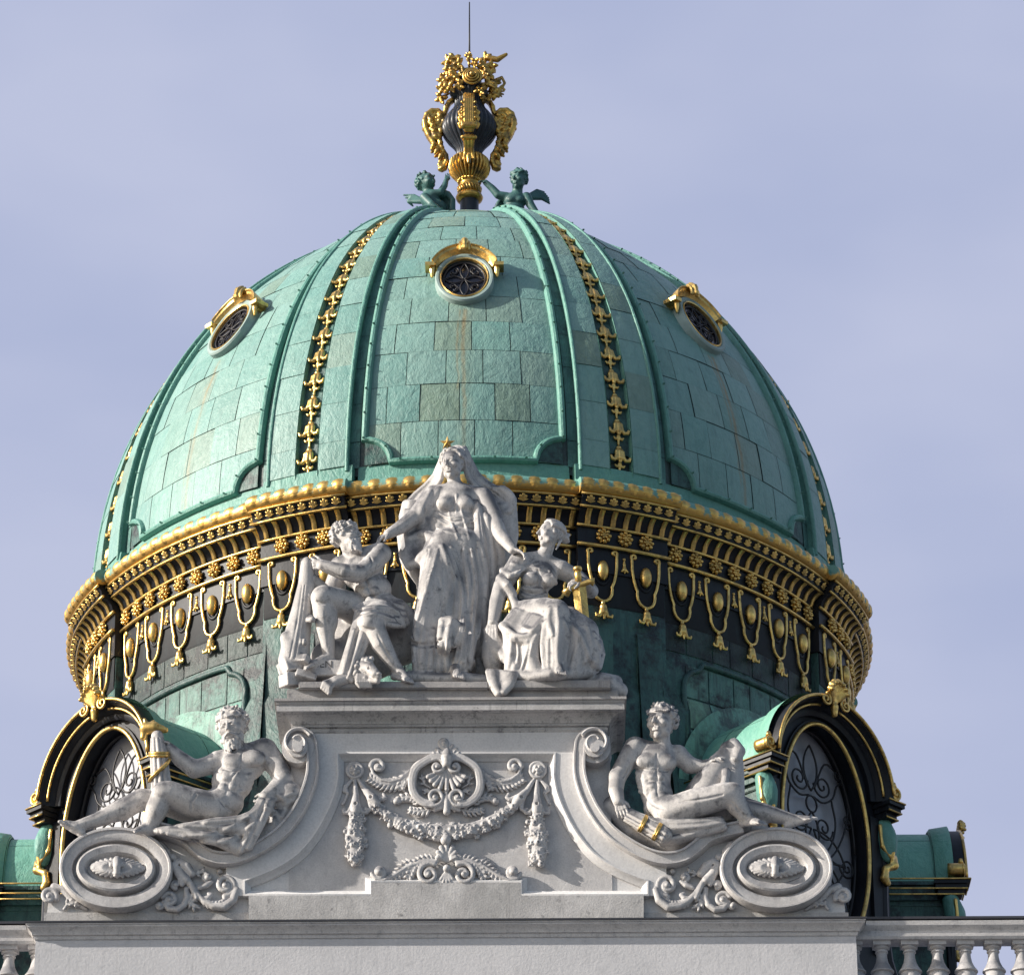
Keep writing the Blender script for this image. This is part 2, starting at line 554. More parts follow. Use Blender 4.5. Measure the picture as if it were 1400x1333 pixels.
def copper(name, a, b_, dark, sheet=True, dark_amt=.25, streaks=.4, streak_scale=2.0, rust=False, spec=.45, crumple=.75):
    m, t, b = newmat(name)
    q = NT(t)
    n1 = q.noise(1.1, 5, .62)
    col = q.mix(q.ramp(n1, [(.32, 0.0), (.7, 1.0)]), a, b_)
    if sheet:
        at_ = q.n('ShaderNodeAttribute', attribute_name='sheet')
        oi = q.n('ShaderNodeObjectInfo')
        w = q.n('ShaderNodeTexWhiteNoise', noise_dimensions='2D')
        cx = q.n('ShaderNodeCombineXYZ')
        q.L(at_.outputs['Fac'], cx.inputs[0])
        q.L(oi.outputs['Random'], cx.inputs[1])
        q.L(cx.outputs[0], w.inputs['Vector'])
        rv = w.outputs['Value']
        col = q.mix(q.ramp(rv, [(0.0, 0.0), (.45, .08), (.80, .40), (.84, .95), (1.0, 1.0)]), col, (a[0] * .98, a[1] * .72, a[2] * .62))
        w2 = q.math('FRACT', q.math('MULTIPLY', rv, 7.31))
        col = q.mix(q.math('MULTIPLY', w2, .46), col, (a[0] * .62, a[1] * .74, a[2] * .82))
        w3 = q.math('FRACT', q.math('MULTIPLY', rv, 17.7))
        col = q.mix(q.math('MULTIPLY', w3, .38), col, (min(1, a[0] * 1.65), min(1, a[1] * 1.22), min(1, a[2] * 1.28)))
    mot = q.noise(6.5, 6, .7, (1, 1, .7), None, .6)
    col = q.mix(q.math('MULTIPLY', q.ramp(mot, [(.42, 0.0), (.7, 1.0)]), .38), col, (min(1, a[0] * 1.5), min(1, a[1] * 1.18), min(1, a[2] * 1.2)))
    col = q.mix(q.math('MULTIPLY', q.ramp(mot, [(.28, 1.0), (.47, 0.0)]), .35), col, (a[0] * .55, a[1] * .6, a[2] * .6))
    st = q.noise(streak_scale, 6, .7, (4, 4, .3))
    d = q.math('MULTIPLY', q.ramp(st, [(.48, 0.0), (.72, 1.0)]), streaks)
    d = q.math('MAXIMUM', d, q.math('MULTIPLY', q.ramp(q.noise(2.3, 6, .7), [(.45, 0.0), (.62, 1.0)]), dark_amt), True)
    col = q.mix(d, col, dark)
    if rust:
        tx = q.n('ShaderNodeTexCoord')
        sx = q.n('ShaderNodeSeparateXYZ')
        q.L(tx.outputs['Object'], sx.inputs[0])
        wob = q.math('MULTIPLY', q.math('SUBTRACT', q.noise(1.2, 3, .6, (.3, .3, 1.5)), .5), .12)
        dx = q.math('ABSOLUTE', q.math('ADD', sx.outputs[0], wob))
        band = q.ramp(dx, [(0.0, 1.0), (.022, .85), (.05, .22), (.2, 0.0)])
        zz = q.ramp(q.math('DIVIDE', q.math('SUBTRACT', sx.outputs[2], 35.4), 5.0), [(0, 0), (.01, .5), (.60, 1.0), (.715, 1.0), (.73, 0.0)])
        k = q.math('MULTIPLY', q.math('MULTIPLY', band, zz), q.ramp(q.noise(7, 4, .7, (1, 1, .25)), [(.3, .35), (.6, 1.0)]))
        oi2 = q.n('ShaderNodeObjectInfo')
        dx2 = q.math('ABSOLUTE', q.math('ADD', q.math('ADD', sx.outputs[0], .10), q.math('MULTIPLY', wob, 1.6)))
        k2 = q.math('MULTIPLY', q.math('MULTIPLY', q.ramp(dx2, [(0.0, .6), (.015, .45), (.03, 0.0)]), zz), q.ramp(q.noise(2.2, 3, .7, (1, 1, .5)), [(.42, 0.0), (.55, 1.0)]))
        k = q.math('MULTIPLY', q.math('MAXIMUM', k, k2), q.math('ADD', .42, q.math('MULTIPLY', oi2.outputs['Random'], .6)), True)
        col = q.mix(q.math('MULTIPLY', k, .9), col, (.27, .17, .06))
    q.L(col, b.inputs['Base Color'])
    b.inputs['Roughness'].default_value = .52
    b.inputs['Specular IOR Level'].default_value = spec
    q.bump(q.mix(.35, q.noise(3.2, 5, .60, (1, 1, .8), None, 1.0), q.noise(15, 4, .65, (1, 1, .5), None, .6)), crumple, .06, b)
    return m
PAT = (.160, .318, .280)
M_COPPER = copper('patina_copper', PAT, (.132, .290, .260), (.05, .085, .08), True, .06, .30, rust=True)
M_COPPER2 = copper('patina_copper_trim', (.120, .300, .245), (.10, .26, .22), (.035, .07, .07), False, .14, .35)
M_DRUM = copper('stained_copper', (.052, .135, .118), (.025, .065, .062), (.012, .014, .020), False, .95, .95, 1.7, spec=.4)
M_ROOF = copper('roof_copper', (.17, .40, .31), (.14, .36, .29), (.05, .10, .09), False, .04, .15)
M_BRONZEFIG = copper('patina_bronze', (.055, .15, .142), (.035, .10, .10), (.012, .022, .026), False, .45, .5, 5.0, crumple=.15)
M_SEAM = copper('dark_copper', (.05, .085, .08), (.035, .06, .06), (.018, .022, .025), False, .5, .6)

def painted(name, c, rough=.35):
    m, t, b = newmat(name)
    q = NT(t)
    col = q.mix(q.ramp(q.noise(3.0, 5, .65, (2, 2, .5)), [(.5, 0.0), (.85, 1.0)]), c, (c[0] * 1.5 + .008, c[1] * 1.6 + .016, c[2] * 1.6 + .016))
    q.L(col, b.inputs['Base Color'])
    b.inputs['Roughness'].default_value = rough
    b.inputs['Specular IOR Level'].default_value = .3
    q.bump(q.noise(12, 4, .6), .15, .02, b)
    return m
M_BLACK = painted('black_paint', (.008, .009, .014), .5)
M_URN = painted('dark_bronze', (.022, .026, .036), .38)
def gilt(name, c, dull, amt, rough=.36):
    m, t, b = newmat(name)
    q = NT(t)
    n = q.noise(5.5, 6, .7)
    f = q.math('MULTIPLY', q.ramp(n, [(.46, 0.0), (.66, 1.0)]), amt)
    col = q.mix(f, c, dull)
    q.L(col, b.inputs['Base Color'])
    met = q.math('SUBTRACT', 1.0, q.math('MULTIPLY', f, .9))
    q.L(met, b.inputs['Metallic'])
    q.L(q.ramp(q.noise(9, 4, .6), [(.3, rough - .08), (.7, rough + .14)]), b.inputs['Roughness'])
    q.bump(q.noise(22, 4, .6), .22, .02, b)
    return m
M_GOLD = gilt('gilding', (.78, .52, .17), (.09, .065, .03), .62, .33)
M_DIMGILT = gilt('dim_gilding', (.62, .38, .10), (.045, .036, .022), .9, .32)  # urn gilding, darker: reflection of the dark ground put into the colour
M_GOLDLEAF = gilt('worn_gilding', (.74, .46, .13), (.12, .13, .08), .6, .40)
M_TORUS = gilt('gilt_patina_moulding', (.36, .23, .08), (.12, .28, .235), 1.0, .5)
_q = NT(M_TORUS.node_tree); _b = M_TORUS.node_tree.nodes['Principled BSDF']
_z = _q.n('ShaderNodeSeparateXYZ'); _q.L(_q.geo.outputs['Position'], _z.inputs[0])
_f2 = _q.math('ADD', _q.math('MULTIPLY', _q.math('SUBTRACT', _z.outputs[2], 34.955), 7.0), _q.math('MULTIPLY', _q.math('SUBTRACT', _q.noise(6, 5, .65), .5), 2.6))
_k = _q.ramp(_f2, [(.0, 0.0), (.35, 1.0)])
_q.L(_q.mix(_k, (.60, .37, .11), (.135, .30, .26)), _b.inputs['Base Color'])
_q.L(_q.math('SUBTRACT', 1.0, _k), _b.inputs['Metallic'])

def plain(name, c, rough=.6, metallic=0.0):
    m, t, b = newmat(name)
    q = NT(t)
    q.L(q.mix(q.ramp(q.noise(4, 4, .6), [(.35, 0.0), (.7, 1.0)]), c, tuple(x * .8 for x in c)), b.inputs['Base Color'])
    b.inputs['Roughness'].default_value = rough
    b.inputs['Metallic'].default_value = metallic
    return m
M_GLASS = plain('milky_glass', (.33, .34, .38), .35)
M_DARKGLASS = plain('dark_glass', (.012, .012, .018), .15)
M_IRON = plain('black_iron', (.012, .011, .014), .5)
M_LEAD = plain('lead_flashing', (.045, .045, .055), .5)
M_GROUND = plain('paving', (.075, .08, .095), .9)
M_ROOFFLAT = plain('roof_felt', (.08, .08, .085), .9)

# ================================================================== setting
def plane(name, c, h, mat):
    x, y, z = c
    me = mesh(name, [(x - h, y - h, z), (x + h, y - h, z), (x + h, y + h, z), (x - h, y + h, z)], [(0, 1, 2, 3)])
    o = link(name, me, mat)
    o['kind'] = 'structure'
    return o
plane('ground', (0, 0, 0), 3000, M_GROUND)

# ================================================================== the dome
BZ = 24.0
dome = thing('dome', 'large green copper dome with gilded cornice and round windows behind the stone figures', 'dome', (0, 0, BZ))
Z0, ZT = 35.45, 43.95
def rd(z):
    t = min(max((z - Z0) / 8.60, 0), 1)
    return 7.06 * max(1 - t ** 2.02, 0) ** (1 / 1.73)
def dn(z):
    """unit normal (radial, up) of the dome's profile"""
    e = .01
    s = (rd(z + e) - rd(z - e)) / (2 * e) if z > Z0 + .02 else 0.0
    n = math.hypot(1, s)
    return 1 / n, -s / n
def dp(az, z, off=0.0):
    nr, nu = dn(z)
    r = rd(z) + off * nr
    a = R(az)
    return (r * math.sin(a), -r * math.cos(a), z + off * nu)
def zlist(z0, z1, n):
    """n+1 heights spaced evenly along the meridian"""
    zs = np.linspace(z0, z1, 400)
    rs = np.array([rd(z) for z in zs])
    s = np.r_[0, np.cumsum(np.hypot(np.diff(zs), np.diff(rs)))]
    return list(np.interp(np.linspace(0, s[-1], n + 1), s, zs))
def spin(o, az, dr=0.0):
    """turn a part about the dome's axis"""
    o.rotation_euler = (0, 0, R(az))
    if dr:
        o.location = Vector(o.location) + Vector((math.sin(R(az)) * dr, -math.cos(R(az)) * dr, 0))
def dup(o, parent=None):
    c = o.copy()
    COL.objects.link(c)
    c.parent = parent or o.parent
    return c
def duptree(o, az, parent=None):
    c = dup(o, parent)
    for ch in list(o.children):
        dup(ch, c)
    c.rotation_euler = (0, 0, R(az))
    return c

# under shell with the flat crown
mb = MB()
zs = zlist(Z0, ZT, 50)
mb.arc([(rd(z) - .01, z) for z in zs] + [(1.02, ZT + .08), (.02, ZT + .14)], 0, 360, 144, close=False)
link('under_shell', mb.mesh('under_shell', True), M_SEAM, dome)

def sheet_mesh(name, cells, off, gap=.0075):
    """copper sheets: cells of (az0, az1, z0, z1); each is an island, slightly cushioned"""
    rnd = random.Random(7)
    V, F, A = [], [], []
    for k, (a0, a1, z0, z1) in enumerate(cells):
        na = max(2, int((a1 - a0) / 1.2)); nz = max(2, int((z1 - z0) / .16))
        g = math.degrees(gap / max(rd((z0 + z1) / 2), .5))
        o = off + rnd.uniform(-.006, .008)
        tw = rnd.uniform(-.006, .006); tv = rnd.uniform(-.006, .006)
        n = len(V)
        for i in range(nz + 1):
            for j in range(na + 1):
                u, w = j / na, i / nz
                bulge = .007 * (1 - (2 * u - 1) ** 4) * (1 - (2 * w - 1) ** 4)
                V.append(dp(a0 + g + (a1 - a0 - 2 * g) * u, z0 + gap * .7 + (z1 - z0 - gap * 1.4) * w, o + bulge + tw * (u - .5) + tv * (w - .5)))
        for i in range(nz):
            for j in range(na):
                F.append((n + i * (na + 1) + j, n + i * (na + 1) + j + 1, n + (i + 1) * (na + 1) + j + 1, n + (i + 1) * (na + 1) + j))
                A.append(k)
    me = mesh(name, V, F, True)
    at_ = me.attributes.new('sheet', 'FLOAT', 'FACE')
    at_.data.foreach_set('value', np.array(A, np.float32) * .371 + .13)
    return me

# panel bay between two pilasters (azimuth 0)
ROWS = [35.62, 36.43, 37.22, 37.98, 38.69, 39.36, 39.98, 40.60, 41.22, 41.80, 42.36, 42.86, 43.28, 43.62, 43.88]
cells = []
rnd = random.Random(3)
for i in range(len(ROWS) - 1):
    z0, z1 = ROWS[i], ROWS[i + 1]
    half = 13.7
    w = math.degrees(.64 / rd((z0 + z1) / 2))
    cut = [-half]
    x = -half + w * (.55 if i % 2 else 1.0) * rnd.uniform(.85, 1.1)
    while x < half - w * .35:
        cut.append(x)
        x += w * rnd.uniform(.92, 1.12)
    cut.append(half)
    cells += [(cut[j], cut[j + 1], z0, z1) for j in range(len(cut) - 1)]
# notches at the lower corners stay open: the frame closes them
panel_me = sheet_mesh('copper_panel', [c for c in cells], .022)

def bar(path, w, h, off, taper=None):
    """moulding with rounded top laid on the dome along a path of (az, z)"""
    prof = [(-1, -.3), (-1, .35), (-.62, .85), (0, 1.0), (.62, .85), (1, .35), (1, -.3)]
    V, F = [], []
    m = len(prof)
    P = [Vector(dp(a, z, off)) for a, z in path]
    for i, (a, z) in enumerate(path):
        t = (P[min(i + 1, len(P) - 1)] - P[max(i - 1, 0)]).normalized()
        nr, nu = dn(z)
        n = Vector((math.sin(R(a)) * nr, -math.cos(R(a)) * nr, nu))
        sd = t.cross(n).normalized()
        k = taper(z) if taper else 1.0
        for x, y in prof:
            V.append(P[i] + sd * x * w * k + n * y * h)
    for i in range(len(P) - 1):
        for j in range(m - 1):
            F.append((i * m + j, i * m + j + 1, (i + 1) * m + j + 1, (i + 1) * m + j))
    F.append(tuple(range(m))[::-1]); F.append(tuple((len(P) - 1) * m + j for j in range(m)))
    return V, F
def frame_path():
    h = 14.15
    q = [(h, z) for z in zlist(36.12, 43.90, 40)][::-1]
    for k in range(1, 9):                     # hollow quarter round at the corner
        t = k / 8 * math.pi / 2
        q.append((h - 3.9 * math.sin(t), 36.12 - .48 * (1 - math.cos(t))))
    q.append((0, 35.62))
    return q
fp = frame_path()
full = fp + [(-a, z) for a, z in fp[::-1][1:]]
# thin the bottom line into short pieces so that it follows the curve
path = []
for i in range(len(full) - 1):
    (a, z), (b, y) = full[i], full[i + 1]
    n = max(1, int(abs(b - a) / 1.3))
    path += [(a + (b - a) * k / n, z + (y - z) * k / n) for k in range(n)]
path.append(full[-1])
mb = MB()
mb.add(*bar(path, .062, .10, .02))
acc = 0
for i in range(1, len(path)):                 # studs along the roll
    acc += (Vector(dp(*path[i])) - Vector(dp(*path[i - 1]))).length
    if acc > .42:
        acc = 0
        p_ = Vector(dp(*path[i], .125)); mb.tube([p_ - Vector((0, .02, 0)), p_ + Vector((0, -.012, .012))], [.026, .02], 6)
frame_me = mb.mesh('panel_frame', 'auto')

# corner plates (dark) inside the notches and the pilaster
def patch(a0, a1, z0, z1, off, na=6, nz=None):
    nz = nz or max(2, int((z1 - z0) / .2))
    V = [dp(a0 + (a1 - a0) * j / na, z0 + (z1 - z0) * i / nz, off) for i in range(nz + 1) for j in range(na + 1)]
    F = [(i * (na + 1) + j, i * (na + 1) + j + 1, (i + 1) * (na + 1) + j + 1, (i + 1) * (na + 1) + j) for i in range(nz) for j in range(na)]
    return V, F
notch_me = []
for sx in (-1, 1):
    mb = MB()
    q = [(sx * 14.1, 36.12), (sx * 14.1, 35.62)] + [(sx * (14.15 - 3.9 * math.sin(t)), 36.12 - .48 * (1 - math.cos(t))) for t in np.linspace(math.pi / 2, 0, 9)]
    mb.add([dp(a, z, .042) for a, z in q], [tuple(range(len(q)))])
    notch_me.append(mb.mesh('corner_plate', False))

# pilaster (azimuth 0 here, placed at 22.5 + 45 k)
PROWS = [35.60, 36.12, 36.92, 37.72, 38.50, 39.25, 39.98, 40.66, 41.30, 41.90, 42.46, 42.96, 43.38, 43.70, 43.90]
cells = []
for sx in (-1, 1):
    for i in range(len(PROWS) - 1):
        a, b = sorted((sx * 1.75, sx * 6.0))
        cells.append((a, b, PROWS[i], PROWS[i + 1]))
pil_strip = sheet_mesh('pilaster', cells, .150, .006)
# its cheeks: closed strips under the sheets
mb = MB()
zz = zlist(35.50, 43.90, 44)
for sx in (-1, 1):
    for a, b in ((1.70, 6.08),):
        for q in ((a, .0, a, .151), (b, .151, b, .0)):
            V = [dp(sx * q[i], z, q[i + 1]) for z in zz for i in (0, 2)]
            mb.add(V, [(2 * i, 2 * i + 1, 2 * i + 3, 2 * i + 2) for i in range(len(zz) - 1)])
    V = [dp(sx * a_, z, .138) for z in zz for a_ in (1.70, 6.08)]
    mb.add(V, [(2 * i, 2 * i + 1, 2 * i + 3, 2 * i + 2) for i in range(len(zz) - 1)])
    mb.add([dp(sx * 1.70, 43.90, 0), dp(sx * 6.08, 43.90, 0), dp(sx * 6.08, 43.90, .15), dp(sx * 1.70, 43.90, .15)], [(0, 1, 2, 3)])
for sx in (-1, 1):                           # raised edge rolls
    for a in (6.05,):
        mb.add(*bar([(sx * a, z) for z in zz], .035, .05, .13))
cheek_me = mb.mesh('edge_moulding', 'auto')
# bell flowers of the garland
def bell(u):
    """one unit, u = its length in metres, hanging along -z, facing -y, at the origin"""
    g = Sculpt(.0125)
    def q(x, z, y=0.0):
        return np.array([x * u, -y * u, z * u])
    def c(a, b, ra, rb, k=.03):
        g.wcap(a, b, ra * u, rb * u, k * u)
    for x in (-.095, 0, .095):
        f = .03 if x == 0 else 0
        c(q(x * .5, .06, .04), q(x, -.10, .10 + f), .06, .085, .012)
        c(q(x, -.10, .10 + f), q(x * 1.25, -.33, .12 + f), .085, .075, .012)
    for sx in (-1, 1):
        c(q(.11 * sx, -.28, .10), q(.20 * sx, -.40, .12), .075, .06)
        c(q(.20 * sx, -.40, .12), q(.31 * sx, -.40, .15), .058, .055)
        c(q(.31 * sx, -.40, .15), q(.345 * sx, -.32, .17), .055, .05)
        c(q(0, -.56, .05), q(.12 * sx, -.62, .07), .05, .045)
        c(q(.12 * sx, -.62, .07), q(.17 * sx, -.57, .08), .042, .035)
    c(q(0, -.33, .13), q(0, -.45, .12), .085, .06)
    c(q(0, -.42, .06), q(0, -.80, .03), .05, .045)
    g.well(q(0, .10, .06), np.array([.09, .07, .05]) * u, None, .02 * u)
    g.well(q(0, -.53, .06), np.array([.085, .07, .045]) * u, None, .01 * u)
    return g
bm_ = bell(.60).mesh('bell')
bv = np.empty(len(bm_.vertices) * 3, np.float32); bm_.vertices.foreach_get('co', bv); bv = bv.reshape(-1, 3)
bf = np.array([p.vertices[:] for p in bm_.polygons])
bpy.data.meshes.remove(bm_)
NB = 18
zc = zlist(36.05, 43.55, NB - 1)
VV, FF = [], []
for i, z in enumerate(zc):
    nr, nu = dn(z)
    sc = (.55 + .45 * min(1, rd(z) / 5.2)) * .88
    t = np.array([0, nu, nr]); n = np.array([0, -nr, nu])     # up along the meridian, outward
    o = np.array(dp(0, z, .03))
    w = np.stack([bv[:, 0] * sc, np.zeros(len(bv)), np.zeros(len(bv))], 1) + np.outer(bv[:, 2] * (.92 if i < NB - 1 else .8), t) + np.outer(-bv[:, 1] * sc, n) + o
    VV.append(w); FF.append(bf + len(bv) * i)
VV = np.concatenate(VV); FF = np.concatenate(FF)
def np_mesh(name, V, Q):
    me = bpy.data.meshes.new(name)
    me.vertices.add(len(V)); me.vertices.foreach_set('co', np.ascontiguousarray(V, np.float32).ravel())
    me.loops.add(Q.size); me.loops.foreach_set('vertex_index', np.ascontiguousarray(Q, np.int32).ravel())
    me.polygons.add(len(Q)); me.polygons.foreach_set('loop_start', np.arange(0, Q.size, Q.shape[1], dtype=np.int32))
    me.polygons.foreach_set('use_smooth', np.ones(len(Q), dtype=bool))
    me.update(calc_edges=True)
    return me
garl_me = np_mesh('garland', VV, FF)
mb = MB()
mb.add(*patch(-1.72, 1.72, 35.98, 43.9, .030, 2, 44))
chan_me = mb.mesh('channel', True)

# round window of a panel bay
def ring(mb, c, n_ax, prof, n=56, a0=0, a1=360, sx=1.0, sy=1.0):
    """profile of (radius, out) swept round an axis n_ax through c"""
    n_ax = Vector(n_ax).normalized(); x = Vector((1, 0, 0)); u = n_ax.cross(x)
    if u.z < 0:
        u = -u
    m = len(prof); V, F = [], []
    closed = a1 - a0 >= 360
    cnt = n if closed else n + 1
    for i in range(cnt):
        a = R(a0 + (a1 - a0) * i / n)
        for r, o in prof:
            V.append(Vector(c) + (x * math.cos(a) * sx + u * math.sin(a) * sy) * r + n_ax * o)
    for i in range(n):
        k = (i + 1) % cnt
        for j in range(m):
            F.append((i * m + j, i * m + (j + 1) % m, k * m + (j + 1) % m, k * m + j))
    if not closed:
        F.append(tuple(range(m))); F.append(tuple((n) * m + j for j in range(m))[::-1])
    mb.add(V, F)
ON = Vector((0, -math.cos(R(24)), math.sin(R(24)))); OC = Vector((0, -6.02, 39.74)) + ON * .10
SY = 1.34
mb = MB()
ring(mb, OC, ON, [(.53, -.5), (.53, .03), (.51, .06), (.47, .06), (.45, .04), (.43, .02), (.43, -.5)], sy=SY)
ocu_me = mb.mesh('oculus_window', 'auto')
mb = MB()
ring(mb, OC, ON, [(.442, .04), (.43, .06), (.415, .05), (.415, .0)], sy=SY)
ring(mb, OC, ON, [(.545, -.4), (.55, .02), (.575, .05), (.60, .11), (.635, .13), (.645, .16), (.66, .165), (.665, -.4)], 28, 26, 154, sy=SY)
ux = Vector((1, 0, 0)); uu = ON.cross(ux)
if uu.z < 0: uu = -uu
for sx in (-1, 1):                            # ears and brackets of the hood
    mb.box(OC + ux * .625 * sx + uu * .33 + ON * .02, (.085, .15, .035))
    mb.tube([OC + ux * .585 * sx + uu * (.28 - .05 * k) + ON * (.06 - .02 * k) for k in range(5)], [.05, .052, .045, .035, .02], 10)
    mb.tube([OC + ux * (.07 * sx) + uu * (.79 + .12 * math.sin(t)) + ON * (.13 + .06 * math.cos(t)) for t in np.linspace(-1.2, 2.2, 10)], .04, 8)
mb.tube([OC + uu * (.80 + .14 * math.sin(t)) + ON * (.16 + .07 * math.cos(t)) for t in np.linspace(-1.4, 2.4, 12)], [.045 + .025 * math.sin(i) ** 2 for i in range(12)], 8)
mb.tube([OC + uu * .92 + ON * .12, OC + uu * 1.03 + ON * .12], [.06, .02], 8)
hood_me = mb.mesh('gilt_hood', 'auto')
mb = MB()
ring(mb, OC, ON, [(.43, -.09), (.43, -.035), (.001, -.035), (.001, -.09)], 40, sy=SY)
oglass_me = mb.mesh('dark_pane', False)
mb = MB()
for k in range(4):
    a = k * math.pi / 2
    for s2 in (-1, 1):
        pts = []
        for t in np.linspace(0, 1, 9):
            pts.append((.36 * t, .075 * s2 * math.sin(math.pi * t)))
        mb.tube([OC + ux * (x * math.cos(a) - y * math.sin(a)) + uu * SY * (x * math.sin(a) + y * math.cos(a)) - ON * .015 for x, y in pts], .013, 5)
        pts = []
        for t in np.linspace(0, 1, 16):
            th = t * 5.2
            r_ = .085 * (1 - .75 * t)
            pts.append((.215 + r_ * math.cos(th + 2.4), s2 * (.165 + r_ * math.sin(th + 2.4))))
        mb.tube([OC + ux * (x * math.cos(a) - y * math.sin(a)) + uu * SY * (x * math.sin(a) + y * math.cos(a)) - ON * .015 for x, y in pts], .013, 5)
ring(mb, OC, ON, [(.385, -.04), (.385, .0), (.36, .0), (.36, -.04)], 40, sy=SY)
ogr_me = mb.mesh('iron_grille', True)

M_RIM2 = plain('pale_rim', (.27, .36, .34), .6)
pan0 = link('copper_panel', panel_me, M_COPPER, dome)
link('panel_frame', frame_me, M_COPPER2, pan0)
for m_ in notch_me:
    link('corner_plate', m_, M_DRUM, pan0)
pil0 = link('pilaster', pil_strip, M_COPPER, dome)
link('edge_moulding', cheek_me, M_COPPER2, pil0)
link('garland', garl_me, M_GOLD, pil0)
link('channel', chan_me, copper('channel_copper', (.07, .17, .15), (.03, .07, .07), (.015, .022, .026), False, .7, .8), pil0)
ocu0 = link('oculus_window', ocu_me, M_RIM2, dome)
link('gilt_hood', hood_me, M_GOLD, ocu0)
link('iron_grille', ogr_me, M_IRON, ocu0)
link('dark_pane', oglass_me, M_DARKGLASS, ocu0)
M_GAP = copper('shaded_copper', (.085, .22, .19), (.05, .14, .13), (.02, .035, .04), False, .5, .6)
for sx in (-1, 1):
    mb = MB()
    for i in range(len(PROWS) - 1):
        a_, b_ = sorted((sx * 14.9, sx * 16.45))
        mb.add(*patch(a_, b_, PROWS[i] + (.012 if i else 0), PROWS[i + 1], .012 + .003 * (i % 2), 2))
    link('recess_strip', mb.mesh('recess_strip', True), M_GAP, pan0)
for k in range(1, 8):
    duptree(pan0, 45 * k)
    duptree(ocu0, 45 * k)
    duptree(pil0, 22.5 + 45 * k)
pil0.rotation_euler = (0, 0, R(22.5))

# ------------------------------------------------------------------ cornice and drum
RP, RR_, HW = 7.284, 7.121, 6.4
def sections():
    for k in range(8):
        yield (RP, 22.5 + 45 * k - HW, 22.5 + 45 * k + HW, True)
        yield (RR_, 45 * k - 22.5 + HW, 45 * k + 22.5 - HW, False)
body, lines, torus, apron = MB(), MB(), MB(), MB()
leafm, palm = MB(), MB()
def torus_pt(Rb, th, extra=0.0):
    return Rb + .285 + (.138 + extra) * math.cos(th), 35.005 + (.148 + extra) * math.sin(th)
def lobed(mbx, f, az, wid, n_t, shape):
    """leaf laid on a moulding: f(t) -> (r, z); shape(t) -> half width 0..1"""
    V, F = [], []
    for i in range(n_t + 1):
        t = i / n_t
        r, z = f(t)
        w = wid * shape(t)
        for j, u in enumerate((-1, -.45, 0, .45, 1)):
            a = R(az) + u * w / r
            rr = r + (.016 if j == 2 else .006 if j in (1, 3) else -.004)
            V.append((rr * math.sin(a), -rr * math.cos(a), z))
    for i in range(n_t):
        for j in range(4):
            F.append((i * 5 + j, i * 5 + j + 1, i * 5 + j + 6, i * 5 + j + 5))
    mbx.add(V, F)
def leaf_shape(t):
    s = [.30, .62, .50, .86, .66, 1.0, .74, .98, .6, .72, .25, .05]
    return float(np.interp(t, np.linspace(0, 1, len(s)), s))
for Rb, a0, a1, pil in sections():
    e = .75 * (1 if pil else -1)               # upper mouldings break out further than the wall
    n = max(6, int((a1 - a0) / 1.6))
    body.arc([(Rb - .45, 33.55), (Rb - .045, 33.55), (Rb - .045, 33.98), (Rb - .005, 34.0), (Rb - .005, 34.06), (Rb - .03, 34.08),
              (Rb - .03, 34.35), (Rb + .0, 34.37), (Rb + .0, 34.42), (Rb + .02, 34.44), (Rb + .05, 34.52), (Rb + .12, 34.60), (Rb + .21, 34.64),
              (Rb + .21, 34.67), (Rb + .245, 34.68), (Rb + .26, 34.76), (Rb + .33, 34.835), (Rb + .28, 34.9), (Rb - .45, 35.1)], a0 - (e if pil else 0) * .4, a1 + (e if pil else 0) * .4, n)
    for dr, z, r in ((.012, 34.03, .034), (.012, 34.392, .030), (.225, 34.655, .026), (.335, 34.842, .024)):
        g = .4 if pil else 0
        x0, x1 = a0 - g - .12 * pil, a1 + g + .12 * pil
        lines.tube([((Rb + dr) * math.sin(R(a)), -(Rb + dr) * math.cos(R(a)), z) for a in np.linspace(x0, x1, n + 1)], r, 8)
    x0, x1 = (a0 - e, a1 + e)
    prof = [torus_pt(Rb, th) for th in np.linspace(-2.2, 1.75, 16)]
    torus.arc(prof + [(Rb - .2, 35.17), (Rb - .2, 34.88)], x0, x1, n)
    # apron sweeping from torus up to the dome
    apron.arc([(Rb + .25, 35.165), (Rb + .12, 35.20), (rd(35.45) + .10 * pil + .05, 35.30), (rd(35.45) + .13 * pil + .02, 35.48), (rd(35.6) + .13 * pil, 35.62),
               (6.7, 35.62), (6.7, 35.1)], x0 + .3, x1 - .3, n)
    nl = 7 if pil else 13
    for i in range(nl):
        az = x0 + (x1 - x0) * (i + .5) / nl
        if -118 < (az + 180) % 360 - 180 < 118:
            lobed(leafm, lambda t: torus_pt(Rb, -.7 + 2.0 * t, .004), az, .115, 22, leaf_shape)
    npal = 8 if pil else 18
    for i in range(npal):
        az = a0 + (a1 - a0) * (i + .5) / npal
        if not -118 < (az + 180) % 360 - 180 < 118:
            continue
        def band(t):
            return Rb + .255 + .075 * t ** 1.4, 34.695 + .125 * t
        a_ = R(az)
        for lean, ln in ((-62, .75), (-30, .95), (0, 1.05), (30, .95), (62, .75)):
            V = []
            for t, w in ((0, .014), (.35, .030), (.7, .034), (.92, .024), (1, .004)):
                x = math.sin(R(lean)) * t * ln * .110
                tt = min(1.0, .08 + math.cos(R(lean)) * t * ln * .9)
                r, z = band(tt)
                for s_, lift in ((-1, .004), (0, .02), (1, .004)):
                    aa = a_ + (x + s_ * w) / r
                    V.append(((r + lift) * math.sin(aa), -(r + lift) * math.cos(aa), z - lift * .6))
            palm.add(V, [(3 * i2 + j, 3 * i2 + j + 1, 3 * i2 + j + 4, 3 * i2 + j + 3) for i2 in range(4) for j in range(2)])
cornice = link('cornice', body.mesh('cornice', 'auto'), M_BLACK, dome)
